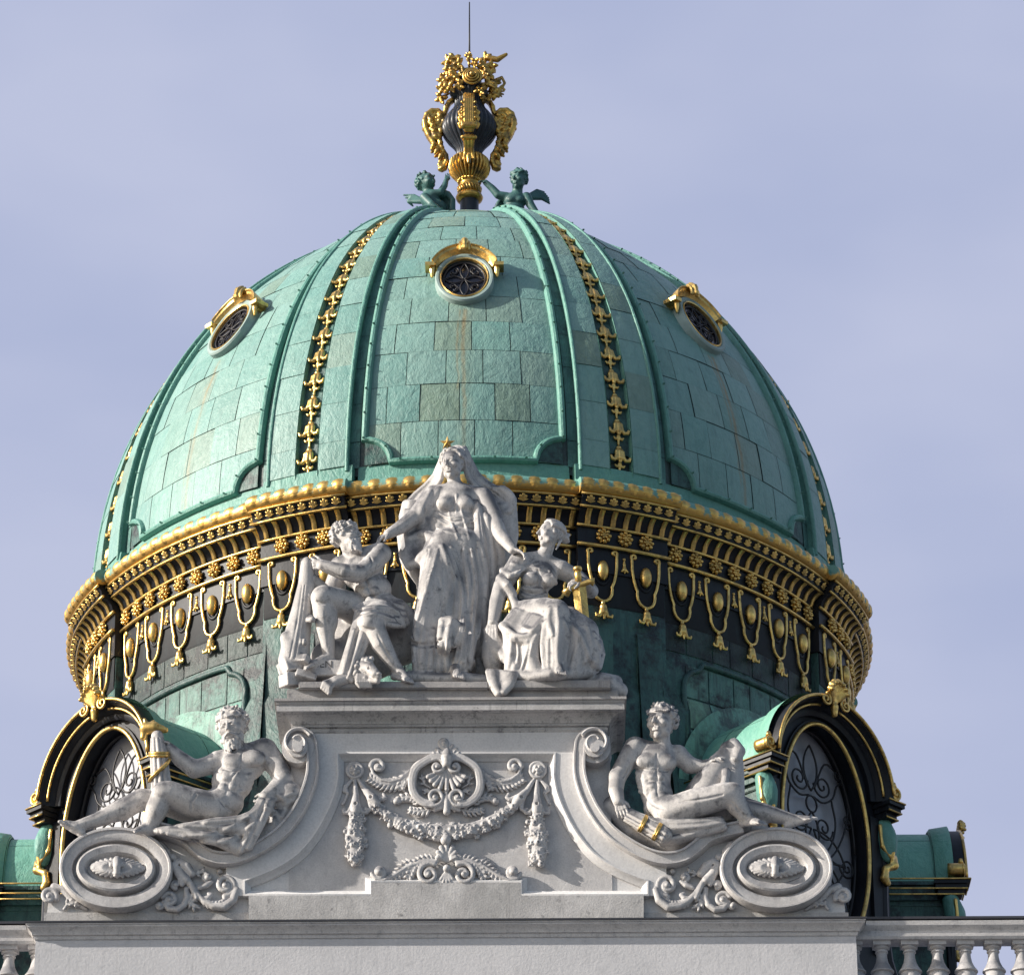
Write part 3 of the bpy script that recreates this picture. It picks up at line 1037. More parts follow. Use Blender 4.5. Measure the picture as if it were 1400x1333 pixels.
link('gilt_line', lines.mesh('gilt_line', True), M_GOLD, cornice)
link('torus_moulding', torus.mesh('torus_moulding', 'auto'), M_TORUS, cornice)
link('apron', apron.mesh('apron', 'auto'), M_COPPER2, cornice)
link('leaf_moulding', leafm.mesh('leaf_moulding', True), M_GOLDLEAF, cornice)
link('palmette_band', palm.mesh('palmette_band', True), M_GOLD, cornice)
# curved brackets
mb = MB()
V, F = [], []
pr = [(Rb_, z) for Rb_, z in ((.005, 34.415), (.03, 34.45), (.055, 34.52), (.10, 34.575), (.15, 34.61), (.20, 34.635))]
for (dr, z) in pr:
    for x in (-.045, -.02, .02, .045):
        lift = .032 if abs(x) < .03 else .018
        V.append((x, -(RP + dr + lift), z - lift * .7))
for i in range(len(pr) - 1):
    for j in range(3):
        F.append((i * 4 + j, i * 4 + j + 1, i * 4 + j + 5, i * 4 + j + 4))
for i in range(len(pr) - 1):                  # cheeks
    for j, sx in ((0, 0), (3, 1)):
        n = len(V)
        V += [V[i * 4 + j], V[(i + 1) * 4 + j], (V[(i + 1) * 4 + j][0], -(RP + pr[i + 1][0] - .01), pr[i + 1][1]), (V[i * 4 + j][0], -(RP + pr[i][0] - .01), pr[i][1])]
        F.append((n, n + 1, n + 2, n + 3))
mb.add(V, F)
br_me = mb.mesh('bracket', 'auto')
first = {}
def place(name, me, mat, parent, az, dr):
    o = link(name, me, mat, parent)
    spin(o, az, dr)
    return o
azlist = []
for Rb, a0, a1, pil in sections():
    nb = 7 if pil else 16
    for i in range(nb):
        az = ((a0 + (a1 - a0) * (i + .5) / nb) + 180) % 360 - 180
        azlist.append((abs(az), az, Rb - RP))
azlist.sort()
for _, az, dr in azlist[:100]:
    place('bracket', br_me, M_GOLD, cornice, az, dr)

# drum wall
mb = MB()
for Rb, a0, a1, pil in sections():
    n = max(6, int((a1 - a0) / 1.6))
    q = .10
    mb.arc([(6.3, 33.9), (Rb - q, 33.9), (Rb - q, 31.6), (Rb - q + .10, 31.3), (Rb - q + .10, 30.2), (Rb + .25, 29.3), (Rb + .3, 22.5), (6.3, 22.5)], a0, a1, n)
    if pil:                                   # the pilaster's narrower strip goes on down the drum
        for s_ in (-1, 1):
            c = (a0 + a1) / 2 + s_ * 3.7
            mb.arc([(Rb - .2, 32.5), (Rb - .055, 32.5), (Rb - .055, 30.2), (Rb + .29, 29.3), (Rb + .2, 28.9)], c - 1.9, c + 1.9, 4)
drum = link('drum', mb.mesh('drum', 'auto'), M_DRUM, dome)
# raised frames of the drum's panels, with notched corners
mb = MB()
mb.box((0, 0, 0), (.001, .001, .001))
mb = MB()
def wallpt(az, z, r):
    return Vector((r * math.sin(R(az)), -r * math.cos(R(az)), z))
def drum_frame():
    h = 12.6
    q = [(h, 30.0), (h, 31.75)]
    for k in range(1, 8):
        t = k / 8 * math.pi / 2
        q.append((h - 3.4 * (1 - math.cos(t)), 31.75 + .42 * math.sin(t)))
    q += [(h - 3.4, 32.30), (0, 32.30)]
    q = q + [(-a, z) for a, z in q[::-1][1:]]
    out = []
    for i in range(len(q) - 1):
        (a, z), (b, y) = q[i], q[i + 1]
        n = max(1, int(abs(b - a) / 1.2))
        out += [(a + (b - a) * k / n, z + (y - z) * k / n) for k in range(n)]
    return out + [q[-1]]
def drum_r(z):
    return RR_ - .10 + (0.10 * (31.6 - z) / .3 if 31.3 < z < 31.6 else .10 if z <= 31.3 else 0)
mb.tube([wallpt(a, z, drum_r(z) + .02) for a, z in drum_frame()], .055, 8)
df_me = mb.mesh('drum_panel_frame', True)
M_FRAMED = copper('sooty_frame', (.045, .12, .11), (.03, .07, .07), (.012, .016, .02), False, .6, .7)
for k in range(8):
    o = link('drum_panel_frame', df_me, M_FRAMED, drum)
    spin(o, 45 * k)
# copper sheets let into the drum wall, lighter and darker
def drum_sheets(rows, name):
    rnd = random.Random(11)
    V, F, A = [], [], []
    k = 0
    for z0, z1 in rows:
        w = 4.6
        half = 16.0 if z0 > 32.3 else 12.2
        x = -half
        while x < half - .5:
            x1 = min(half, x + w * rnd.uniform(.7, 1.1))
            n = len(V)
            for i in range(3):
                for j in range(4):
                    z = z0 + (z1 - z0) * i / 2
                    V.append(wallpt(x + .1 + (x1 - x - .2) * j / 3, z, drum_r(z) + .012 + rnd.uniform(0, .004)))
            for i in range(2):
                for j in range(3):
                    F.append((n + i * 4 + j, n + i * 4 + j + 1, n + i * 4 + j + 5, n + i * 4 + j + 4)); A.append(k)
            k += 1
            x = x1
    me = mesh(name, V, F, True)
    a = me.attributes.new('sheet', 'FLOAT', 'FACE')
    a.data.foreach_set('value', np.array(A, np.float32) * .53 + .2)
    return me
M_DRUMSHEET = copper('drum_copper', (.14, .33, .26), (.10, .26, .215), (.032, .036, .040), True, .80, .95, 1.3)
ds_me = drum_sheets(((31.0, 31.58), (30.3, 30.96)), 'drum_sheet')
pt_me = drum_sheets(((31.62, 32.22),), 'patchy_sheet')
M_PATCHY = copper('patchy_copper', (.10, .23, .195), (.05, .085, .08), (.022, .024, .028), True, .95, .95, 2.2, spec=.3)
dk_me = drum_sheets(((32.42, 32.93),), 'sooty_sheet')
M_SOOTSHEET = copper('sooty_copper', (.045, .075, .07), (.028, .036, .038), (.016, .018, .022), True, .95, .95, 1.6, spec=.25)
for k in range(8):
    o = link('drum_sheet', ds_me, M_DRUMSHEET, drum)
    spin(o, 45 * k)
    o = link('patchy_sheet', pt_me, M_PATCHY, drum)
    spin(o, 45 * k)
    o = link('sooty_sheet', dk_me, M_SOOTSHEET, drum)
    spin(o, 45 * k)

# ornaments of the frieze and drum: one of each, then copies
g = Sculpt(.0085)                              # rosette, faces -y at the origin
for i in range(8):
    a = i * math.pi / 4
    c = np.array([math.cos(a), 0, math.sin(a)])
    g.wcap(c * .05 + [0, -.03, 0], c * .105 + [0, -.075, 0], .022, .034, .006)
    g.wcap(c * .105 + [0, -.075, 0], c * .125 + [0, -.05, 0], .026, .02, .004)
    a += math.pi / 8
    c = np.array([math.cos(a), 0, math.sin(a)])
    g.wcap(c * .03 + [0, -.02, 0], c * .115 + [0, -.03, 0], .02, .022, .004)
for i in range(6):
    a = i * math.pi / 3 + .2
    c = np.array([math.cos(a), 0, math.sin(a)])
    g.wcap(c * .02 + [0, -.07, 0], c * .055 + [0, -.105, 0], .016, .02, .003)
g.well((0, -.09, 0), (.028, .03, .028), None, .004)
ros_me = g.mesh('rosette')
mb = MB()                                      # oval boss with its dark rim
def ellipsoid(mbx, c, r, nu=20, nv=12):
    V, F = [], []
    for i in range(nv + 1):
        th = math.pi * i / nv
        for j in range(nu):
            ph = 2 * math.pi * j / nu
            V.append((c[0] + r[0] * math.sin(th) * math.cos(ph), c[1] + r[1] * math.sin(th) * math.sin(ph), c[2] + r[2] * math.cos(th)))
    for i in range(nv):
        for j in range(nu):
            F.append((i * nu + j, i * nu + (j + 1) % nu, (i + 1) * nu + (j + 1) % nu, (i + 1) * nu + j))
    mbx.add(V, F)
ellipsoid(mb, (0, -.02, 0), (.102, .10, .19))
boss_me = mb.mesh('oval_boss', True)
mb = MB()
ring(mb, (0, 0, 0), (0, -1, 0), [(.128, -.03), (.132, .02), (.150, .045), (.172, .02), (.175, -.03)], 40)
rim_me = mb.mesh('rim', True)
for v in rim_me.vertices:
    v.co.z *= 1.62
    v.co.x *= .93
def shield_pts():
    q = []
    for t in np.linspace(5.0, 0, 14):          # curl at the top
        rr = .020 + .032 * (5.0 - t) / 5.0
        q.append((.262 + rr * math.cos(t), .36 + rr * math.sin(t) - .0))
    q = [(x - .04, z) for x, z in q]
    q += [(.262, .30), (.258, .10), (.236, -.06), (.205, -.19), (.165, -.29), (.172, -.345), (.16, -.43), (.12, -.51), (.06, -.555), (0, -.568)]
    return q
sp = shield_pts()
sp = sp + [(-x, z) for x, z in sp[::-1][1:]]
mb = MB()
mb.tube([(x, -.03, z) for x, z in sp], .029, 8)
sh_me = mb.mesh('gilt_strap', True)
g = Sculpt(.009)                               # tassel
g.wcap((0, -.04, 0), (0, -.04, -.03), .035, .035, .01)
g.wcap((0, -.045, -.06), (0, -.05, -.10), .035, .06, .01)
g.wcap((0, -.05, -.10), (0, -.055, -.20), .06, .075, .02)
for sx in (-1, 1):
    g.wcap((.02 * sx, -.06, -.17), (.075 * sx, -.07, -.285), .05, .03, .015)
    g.wcap((.075 * sx, -.07, -.285), (.135 * sx, -.085, -.295), .03, .025, .01)
    g.wcap((.135 * sx, -.085, -.295), (.15 * sx, -.09, -.255), .024, .018, .005)
    g.wcap((.03 * sx, -.12, -.08), (.038 * sx, -.135, -.25), .008, .012, .004, True)
g.wcap((0, -.07, -.18), (0, -.085, -.33), .045, .02, .015)
tas_me = g.mesh('tassel')
g = Sculpt(.009)                               # small pendant between two straps
for z, r in ((0, .03), (-.055, .024), (-.10, .03)):
    g.well((0, -.035, z), (r, r, r), None, .004)
g.wcap((0, -.04, -.13), (0, -.045, -.21), .026, .045, .008)
for sx in (-1, 1):
    g.wcap((.02 * sx, -.045, -.19), (.055 * sx, -.055, -.24), .024, .018, .006)
g.wcap((0, -.05, -.2), (0, -.055, -.27), .025, .012, .006)
pen_me = g.mesh('pendant')
def ornament(name, me, mat, az, r, z, parent):
    o = link(name, me, mat, parent)
    base = Vector(o.location)
    a = R(az)
    o.rotation_euler = (0, 0, a)
    o.location = base + Vector((r * math.sin(a), -r * math.cos(a), z))
    return o
for Rb, a0, a1, pil in sections():
    c = (a0 + a1) / 2
    for i in range(3 if pil else 9):
        az = c + ((i - 1) * 3.15 if pil else (i - 4) * 3.5)
        if abs((az + 180) % 360 - 180) < 115:
            ornament('rosette', ros_me, M_GOLD, az, Rb - .03, 34.222, cornice)
    nb = 2 if pil else 5
    for i in range(nb):
        az = c + (i - (nb - 1) / 2) * 6.4
        if abs((az + 180) % 360 - 180) > 115:
            continue
        rw = Rb - .10
        b_ = ornament('oval_boss', boss_me, M_GOLD, az, rw + .05, 33.585, drum)
        ornament('boss_rim', rim_me, M_BLACK, az, rw + .01, 33.585, drum)
        ornament('gilt_strap', sh_me, M_GOLD, az, rw + .03, 33.575, drum)
        ornament('tassel', tas_me, M_GOLD, az, rw + .02, 32.99, drum)
        if i < nb - 1:
            ornament('pendant', pen_me, M_GOLD, az + 3.2, rw + .02, 33.86, drum)
# dark painted field behind the straps
mb = MB()
for Rb, a0, a1, pil in sections():
    mb.arc([(Rb - .3, 33.56), (Rb - .075, 33.56), (Rb - .075, 32.98), (Rb - .092, 32.93), (Rb - .3, 32.9)], a0 + .15, a1 - .15, max(6, int((a1 - a0) / 1.6)))
link('painted_band', mb.mesh('painted_band', 'auto'), painted('weathered_black', (.010, .012, .016), .65), drum)

def dens(p, step=6.0, closed=False, smooth=True):
    """catmull-rom through the survey points"""
    p = [np.array(q, float) for q in p]
    n = len(p); out = []
    for i in range(n if closed else n - 1):
        a, b = p[i], p[(i + 1) % n]
        pa = p[i - 1] if (closed or i > 0) else 2 * a - b
        pb = p[(i + 2) % n] if (closed or i + 2 < n) else 2 * b - a
        k = max(1, int(np.linalg.norm(b - a) / step))
        for j in range(k):
            t = j / k
            if smooth:
                out.append(.5 * ((2 * a) + (b - pa) * t + (2 * pa - 5 * a + 4 * b - pb) * t * t + (3 * a - pa - 3 * b + pb) * t ** 3))
            else:
                out.append(a + (b - a) * t)
    if not closed:
        out.append(p[-1])
    return [tuple(q) for q in out]
# ------------------------------------------------------------------ dormer windows (face at r = 8.85, azimuth 0 here)
RF, ZS = 8.58, 29.92
def V3(u, o, z):
    return (u, -(RF + o), z)
def arch_pts(r, n=28, a0=0, a1=180, zc=ZS):
    return [(r * math.cos(R(a)), zc + r * math.sin(R(a))) for a in np.linspace(a0, a1, n)]
def oval(a, b, zc, n=64, t0=0.0, t1=2 * math.pi):
    return [(a * math.cos(t), zc + b * math.sin(t)) for t in np.linspace(t0, t1, n)]
def spiral(cx, cz, r0, r1, a0, turns, n=26, sx=1):
    q = []
    for i in range(n):
        t = i / (n - 1)
        r = r0 + (r1 - r0) * t
        a = a0 + 2 * math.pi * turns * t
        q.append((cx + sx * r * math.cos(a), cz + r * math.sin(a)))
    return q
# face plate with an oval opening, straight jambs and round head
mb = MB()
n = 72
OV = (1.12, 2.02, 28.98)
def outer(t):
    c, s = math.cos(t), math.sin(t)
    z = OV[2] + OV[1] * s
    # same angle on the outside outline
    if s > .42:
        a = math.atan2((z - ZS) + .35, OV[0] * c)
        return 1.42 * math.cos(math.atan2(z + .30 - ZS, 1.3 * c)), ZS + 1.42 * math.sin(math.atan2(z + .30 - ZS, 1.3 * c))
    return (1.42 if c > 0 else -1.42) if abs(c) > .25 else 1.42 * c / .25, max(26.6, z) if abs(c) > .25 else 26.6
I, O = [], []
for k in range(n):
    t = 2 * math.pi * k / n
    I.append((OV[0] * math.cos(t), OV[2] + OV[1] * math.sin(t)))
    O.append(outer(t))
V = [V3(u, 0, z) for u, z in I] + [V3(u, 0, z) for u, z in O] + [V3(u, -.42, z) for u, z in I]
F = []
for k in range(n):
    j = (k + 1) % n
    F += [(k, j, n + j, n + k), (k, j, 2 * n + j, 2 * n + k)]
mb.add(V, F)
# archivolt: stepped mouldings over the head
def sweep_uo(mbx, path, prof, closed=False):
    """profile (offset along the outward normal of the path in the face plane, out) swept along path (u, z)"""
    m = len(prof); P = [Vector((u, z)) for u, z in path]; N = len(P)
    V, F = [], []
    for i in range(N):
        if closed:
            t = P[(i + 1) % N] - P[i - 1]
        else:
            t = P[min(i + 1, N - 1)] - P[max(i - 1, 0)]
        t.normalize()
        nn = Vector((t.y, -t.x))
        for a, o in prof:
            q = P[i] + nn * a
            V.append(V3(q.x, o, q.y))
    for i in range(N if closed else N - 1):
        k = (i + 1) % N
        for j in range(m):
            F.append((i * m + j, i * m + (j + 1) % m, k * m + (j + 1) % m, k * m + j))
    if not closed:
        F.append(tuple(range(m))); F.append(tuple((N - 1) * m + j for j in range(m))[::-1])
    mbx.add(V, F)
sweep_uo(mb, arch_pts(1.30, 34), [(-.12, -.1), (-.12, .08), (-.06, .12), (-.02, .12), (.02, .2), (.08, .24), (.12, .34), (.17, .36), (.17, -.2)])
sweep_uo(mb, oval(1.12, 2.02, 28.98), [(-.02, -.05), (-.02, .05), (.06, .05), (.06, -.05)], True)
for sx in (-1, 1):
    mb.box(V3(sx * 1.50, .08, 29.86), (.20, .32, .035))
    mb.box(V3(sx * 1.50, .06, 29.78), (.165, .28, .045))
    mb.box(V3(sx * 1.50, .04, 29.68), (.14, .22, .055))
    mb.box(V3(sx * 1.36, .015, 28.4), (.20, .06, 1.24))
    mb.tube([V3(sx * 1.50, .02, 28.9), V3(sx * 1.46, .02, 28.2), V3(sx * 1.45, .02, 27.6), V3(sx * 1.52, .02, 27.1), V3(sx * 1.7, .02, 26.7), V3(sx * 2.0, .02, 26.4)], .09, 8)
dface_me = mb.mesh('dormer_window', 'auto')
dcheek_me = []
for sx in (-1, 1):                            # cheeks with their side cornices
    mb = MB()
    mb.box((sx * 1.32, -7.4, 28.1), (.06, 1.14, 1.55))
    for z, w, h in ((29.90, .17, .035), (29.79, .13, .07), (29.66, .09, .06), (29.55, .05, .05)):
        mb.box((sx * (1.30 + w / 2), -7.7, z), (w / 2 + .04, .86, h))
    dcheek_me.append(mb.mesh('cheek_wall', False))
mb = MB()                                     # barrel roof of copper sheets
for y0, y1 in ((6.4, 7.45), (7.465, 8.37)):
    for a0, a1 in ((0, 44), (44.7, 89.7), (90.3, 135.3), (136, 180)):
        V = []
        for y in (y0, (y0 + y1) / 2, y1):
            V += [(1.415 * math.cos(R(a)), -y, ZS + 1.415 * math.sin(R(a))) for a in np.linspace(a0, a1, 10)]
        mb.add(V, [(i * 10 + j, i * 10 + j + 1, i * 10 + j + 11, i * 10 + j + 10) for i in range(2) for j in range(9)])
V = []
for y in (8.37, 8.41, 8.72):                  # the front lip, thicker and flared
    rr = {8.37: 1.43, 8.41: 1.50, 8.72: 1.55}[y]
    V += [(rr * math.cos(R(a)), -y, ZS + .01 + rr * math.sin(R(a))) for a in np.linspace(0, 180, 34)]
mb.add(V, [(i * 34 + j, i * 34 + j + 1, i * 34 + j + 35, i * 34 + j + 34) for i in range(2) for j in range(33)])
droof_me = mb.mesh('barrel_roof', True)
mb = MB()                                     # round of sheets where the roof meets the drum
V = []
for a in np.linspace(0, 180, 30):
    for rr in (1.38, 1.80):
        u = rr * math.cos(R(a)); z = ZS + rr * math.sin(R(a))
        V.append((u, -math.sqrt(max((drum_r(z) + .06) ** 2 - u * u, 1)), z))
mb.add(V, [(2 * i, 2 * i + 1, 2 * i + 3, 2 * i + 2) for i in range(29)])
dflash_me = mb.mesh('flashing', True)
mb = MB()                                     # gilt lines and scrolls of the face
mb.tube([V3(u, .06, z) for u, z in oval(1.10, 2.0, 28.98, 90)][:-1], .040, 8, True)
def gt(path, o, r):
    mb.tube([V3(u, o, z) for u, z in path], r, 7)
for sx in (-1, 1):
    gt([(sx * u, z) for u, z in arch_pts(1.465, 22, 4, 82)], .37, .030)
    gt([(sx * u, z) for u, z in arch_pts(1.33, 22, 3, 80)], .245, .024)
    gt(spiral(sx * .245, ZS + 1.375, .125, .02, R(95), 1.5, 34, sx), .40, .027)       # volutes by the shell
    gt(spiral(sx * 1.60, ZS + .20, .135, .02, R(200), 1.5, 34, sx), .30, .027)        # volutes at the springing
    mb.tube([(sx * 1.60, -(RF + .02 + .28 * k / 4), ZS + .19) for k in range(5)], .12, 14)
    mb.tube([(sx * 1.60, -(RF + .26), ZS + .31), (sx * 1.60, -(RF + .26), ZS + .40)], [.055, .03], 8)
    for z, w, o in ((29.905, .21, .41), (29.735, .17, .35), (29.63, .15, .28)):
        mb.tube([V3(sx * (1.5 - w), o, z), V3(sx * (1.5 + w), o, z)], .017, 6)
        mb.tube([V3(sx * (1.5 + w), o, z), V3(sx * (1.5 + w), -1.75, z)], .017, 6)
dgilt_me = mb.mesh('gilt_scrollwork', True)
g = Sculpt(.02)                               # shell crest
for i in range(7):
    a = R(-54 + 18 * i)
    L = .31 + .05 * math.cos(a * 2)
    p0 = np.array(V3(0, .36, ZS + 1.36)); p1 = np.array(V3(L * math.sin(a) * .85, .46, ZS + 1.40 + L * .95 * math.cos(a)))
    g.wcap(p0, p1, .03, .05, .010)
    g.wcap(p1, p1 + [0, -.06, -.03], .048, .036, .02)
g.wcap(V3(0, .36, ZS + 1.30), V3(0, .36, ZS + 1.16), .075, .05, .03)
dshell_me = g.mesh('shell_crest')
def console(sx):
    g = Sculpt(.02)
    g.well(V3(sx * 1.52, .12, 29.22), (.17, .17, .36), None, .03)
    g.well(V3(sx * 1.52, .24, 29.22), (.085, .07, .22), None, .02)
    g.wcap(V3(sx * 1.52, .05, 29.55), V3(sx * 1.52, .1, 29.3), .15, .17, .05)
    return g.mesh('console')
def console_gilt(sx):
    g = Sculpt(.018)
    g.wcap(V3(sx * 1.66, .12, 28.98), V3(sx * 1.60, .18, 28.82), .07, .075, .03)
    g.wcap(V3(sx * 1.60, .18, 28.82), V3(sx * 1.42, .14, 28.72), .075, .06, .03)
    g.wcap(V3(sx * 1.42, .14, 28.72), V3(sx * 1.40, .12, 28.55), .06, .075, .03)
    g.wcap(V3(sx * 1.40, .12, 28.55), V3(sx * 1.45, .14, 28.47), .075, .06, .02)
    for s2 in (-1, 1):
        g.wcap(V3(sx * 1.52 + s2 * .17, .12, 29.5), V3(sx * 1.52 + s2 * .15, .14, 29.12), .035, .04, .02)
        g.wcap(V3(sx * 1.52 + s2 * .15, .14, 29.12), V3(sx * 1.52 + s2 * .05, .2, 28.95), .045, .03, .02)
    g.wcap(V3(sx * 1.52, .22, 29.1), V3(sx * 1.52, .2, 28.85), .07, .03, .02)
    return g.mesh('gilt_console_leaf')
con_me = [console(-1), console(1)]
cong_me = [console_gilt(-1), console_gilt(1)]
mb = MB()
V = [V3(u, -.36, z) for u, z in oval(1.16, 2.06, 28.98, 65)[:-1]] 
mb.add(V, [tuple(range(64))])
dglass_me = mb.mesh('window_pane', False)
mb = MB()                                     # wrought iron grille
def gr(path, r=.019):
    path = dens(path, .07) if len(path) < 9 else path
    mb.tube([V3(u, -.24, z) for u, z in path], r, 5)
def petal(cx, cz, h, w, ang):
    for s_ in (-1, 1):
        q = []
        for t in np.linspace(-1, 1, 13):
            x, y = s_ * w * (1 - t * t), t * h
            q.append((cx + x * math.cos(ang) - y * math.sin(ang), cz + x * math.sin(ang) + y * math.cos(ang)))
        gr(q)
for zc, sg in ((29.62, 1), (27.72, -1)):
    petal(0, zc + sg * .66, .42, .17, 0)
    gr(oval(.135, .15, zc, 20))
    petal(0, zc - sg * .52, .38, .17, 0)
    for sx in (-1, 1):
        for dz, f in ((.45, 1), (-.40, -1)):
            gr(spiral(sx * .30, zc + sg * dz * .9, .23, .03, R(90 + 90 * f), 1.6 * f, 34, sx))
        gr([(sx * .06, zc + sg * .15), (sx * .30, zc + sg * .10), (sx * .55, zc + sg * .25), (sx * .66, zc + sg * .5), (sx * .80, zc + sg * .62)])
        gr(spiral(sx * .72, zc + sg * .70, .13, .02, R(-60), 1.4, 24, sx))
        gr([(sx * .08, zc + sg * .30), (sx * .36, zc + sg * .82), (sx * .62, zc + sg * .80)])
        gr([(sx * .52, zc + sg * .2), (sx * .60, zc - sg * .25), (sx * .40, zc - sg * .72), (0, zc - sg * .94)])
        gr([(sx * .98, zc + sg * .25), (sx * .80, zc - sg * .35), (sx * .45, zc - sg * .85), (0, zc - sg * .96)])
for sx in (-1, 1):
    petal(sx * .42, 28.92, .46, .17, R(58) * sx)
    petal(sx * .42, 28.44, .46, .17, R(122) * sx)
    gr(spiral(sx * .86, 28.68, .20, .03, R(180), 1.7, 34, sx))
    gr(spiral(sx * .92, 29.55, .14, .03, R(250), 1.5, 26, sx))
    gr(spiral(sx * .92, 27.75, .14, .03, R(110), -1.5, 26, sx))
gr(oval(1.08, 1.97, 28.98, 70), .03)
dgr_me = mb.mesh('iron_grille', True)

dorm = link('dormer_window', dface_me, M_BLACK, dome)
for m_ in dcheek_me:
    link('cheek_wall', m_, M_DRUM, dorm)
link('barrel_roof', droof_me, M_ROOF, dorm)
link('flashing', dflash_me, M_DRUMSHEET, dorm)
link('gilt_scrollwork', dgilt_me, M_GOLD, dorm)
link('shell_crest', dshell_me, M_GOLD, dorm)
for i in (0, 1):
    link('console', con_me[i], M_COPPER2, dorm)
    link('gilt_console_leaf', cong_me[i], M_GOLD, dorm)
link('window_pane', dglass_me, M_GLASS, dorm)
link('iron_grille', dgr_me, M_IRON, dorm)
for a in (45, -90, 90):
    duptree(dorm, a)
dorm.rotation_euler = (0, 0, R(-45))

# ================================================================== the stone attic
attic = thing('stone_attic', 'pale stone attic with scrolled gable, flower swag and cornice below the figures', 'attic', (-.21, -10.5, 0))
CXP = 610.0
def mir(p):
    return [(2 * CXP - q[0], *q[1:]) for q in p]
def slab(mbx, poly, d0, d1):
    """upright slab with the outline poly (survey pixels), from depth d0 to d1 metres in front of the wall plane"""
    a = [at(x, y, YF - d1) for x, y in poly]
    n = len(a)
    V = [(p[0], YF - d1, p[2]) for p in a] + [(p[0], YF - d0, p[2]) for p in a]
    F = [tuple(range(n)), tuple(range(n, 2 * n))[::-1]] + [(i, (i + 1) % n, n + (i + 1) % n, n + i) for i in range(n)]
    mbx.add(V, F)
def sweep_px(mbx, path, prof, closed=False):
    """profile of (offset px to the right-hand side of travel, depth m) swept along a survey path with mitres"""
    P = [Vector(q[:2]) for q in path]; N = len(P); m = len(prof)
    V, F = [], []
    for i in range(N):
        a = P[i] - P[i - 1] if (i > 0 or closed) else P[1] - P[0]
        b = P[(i + 1) % N] - P[i] if (i < N - 1 or closed) else P[-1] - P[-2]
        a.normalize(); b.normalize()
        na, nb = Vector((-a.y, a.x)), Vector((-b.y, b.x))
        nn = (na + nb)
        nn = nn / max(nn.length_squared, .3) * 2 if nn.length > 1e-4 else na
        for o, d in prof:
            q = P[i] + nn * o
            V.append(at(q.x, q.y, YF - 0.0) - np.array([0, d, 0]))
    for i in range(N if closed else N - 1):
        k = (i + 1) % N
        for j in range(m):
            F.append((i * m + j, i * m + (j + 1) % m, k * m + (j + 1) % m, k * m + j))
    if not closed:
        F.append(tuple(range(m))); F.append(tuple((N - 1) * m + j for j in range(m))[::-1])
    mbx.add(V, F)
def plan_sweep(mbx, x0, x1, y0, yb, prof):
    """cornice profile (out, z) carried round three sides of a block"""
    m = len(prof); V, F = [], []
    for cx, cy, sx, sy in ((x0, yb, -1, 0), (x0, y0, -1, -1), (x1, y0, 1, -1), (x1, yb, 1, 0)):
        for o, z in prof:
            V.append((cx + sx * o, cy + sy * o, z))
    for i in range(3):
        for j in range(m):
            F.append((i * m + j, i * m + (j + 1) % m, (i + 1) * m + (j + 1) % m, (i + 1) * m + j))
    F.append(tuple(range(m))); F.append(tuple(3 * m + j for j in range(m))[::-1])
    mbx.add(V, F)
XL, XR = -6.565, 6.14
mb = MB()
mb.box(((XL + XR) / 2, -10.4, 12.66), ((XR - XL) / 2, .6, 12.66))
link('attic_wall', mb.mesh('attic_wall', False), M_PLASTER, attic)
mb = MB()
plan_sweep(mb, XL, XR, YF, -10.0, [(-.3, 25.30), (.015, 25.30), (.03, 25.33), (.03, 25.355), (.055, 25.365), (.065, 25.40), (.10, 25.445), (.135, 25.47), (.135, 25.50), (.15, 25.505), (.15, 25.525), (-.3, 25.53)])
link('main_cornice', mb.mesh('main_cornice', 'auto'), M_TRIM, attic)
mb = MB()
plan_sweep(mb, XL, XR, YF, -10.0, [(-.3, 25.531), (.165, 25.527), (.168, 25.555), (-.3, 25.585)])
link('lead_flashing', mb.mesh('lead_flashing', False), M_LEAD, attic)
# gable
BAND = [(428, 1030), (427, 1064), (413, 1103), (390, 1136), (363, 1157), (334, 1172), (309, 1177), (286, 1173), (268, 1161), (252, 1147), (228, 1139), (205, 1134)]
bandl = dens(BAND, 5)
ovc = (159, 1190)
ovl = [(ovc[0] - 70 * math.sin(t), ovc[1] - 50 * math.cos(t)) for t in np.linspace(-.35, math.pi * .66, 24)]
backl = [(407, 1002)] + bandl[:-4] + ovl + [(66, 1230), (63, 1262)]
mb = MB()
slab(mb, backl + mir(backl)[::-1], -.75, -.10)
link('gable_wall', mb.mesh('gable_wall', False), M_PED, attic)
FRAME = [(461, 1030)] + dens([(462, 1060), (458, 1082), (447, 1110), (430, 1140), (407, 1167), (380, 1185), (356, 1196), (334, 1204)], 6) + [(334, 1224), (508, 1224), (508, 1206)]
mb = MB()
leftp = bandl[:len(dens(BAND[:7], 5))] + [(309, 1224)] + [q for q in FRAME[::-1] if q[0] < 500 and not (q[0] > 480)]
leftp = [q for q in leftp if True]
slab(mb, leftp, -.2, .012)
slab(mb, mir(leftp), -.2, .012)
slab(mb, [(428, 985), (792, 985), (792, 1030), (428, 1030)], -.2, .004)
link('border', mb.mesh('border', False), M_PED, attic)
mb = MB()
slab(mb, [(508, 1206.5), (712, 1206.5), (712, 1224), (880, 1224), (880, 1262), (340, 1262), (340, 1224), (508, 1224)], -.2, .035)
slab(mb, [(60, 1247), (340, 1247), (340, 1262), (60, 1262)], -.5, -.05)
slab(mb, [(880, 1247), (1160, 1247), (1160, 1262), (880, 1262)], -.5, -.05)
link('plinth_course', mb.mesh('plinth_course', False), M_DRIP, attic)
mb = MB()
fr = FRAME + mir(FRAME)[::-1]
sweep_px(mb, fr, [(1.2, -.2), (1.2, .03), (-1.0, .035), (-2.2, .022), (-3.0, .0), (-6.5, -.045), (-8.5, -.06), (-9, -.095), (-9, -.2)], True)
link('panel_moulding', mb.mesh('panel_moulding', 'auto'), M_PED, attic)
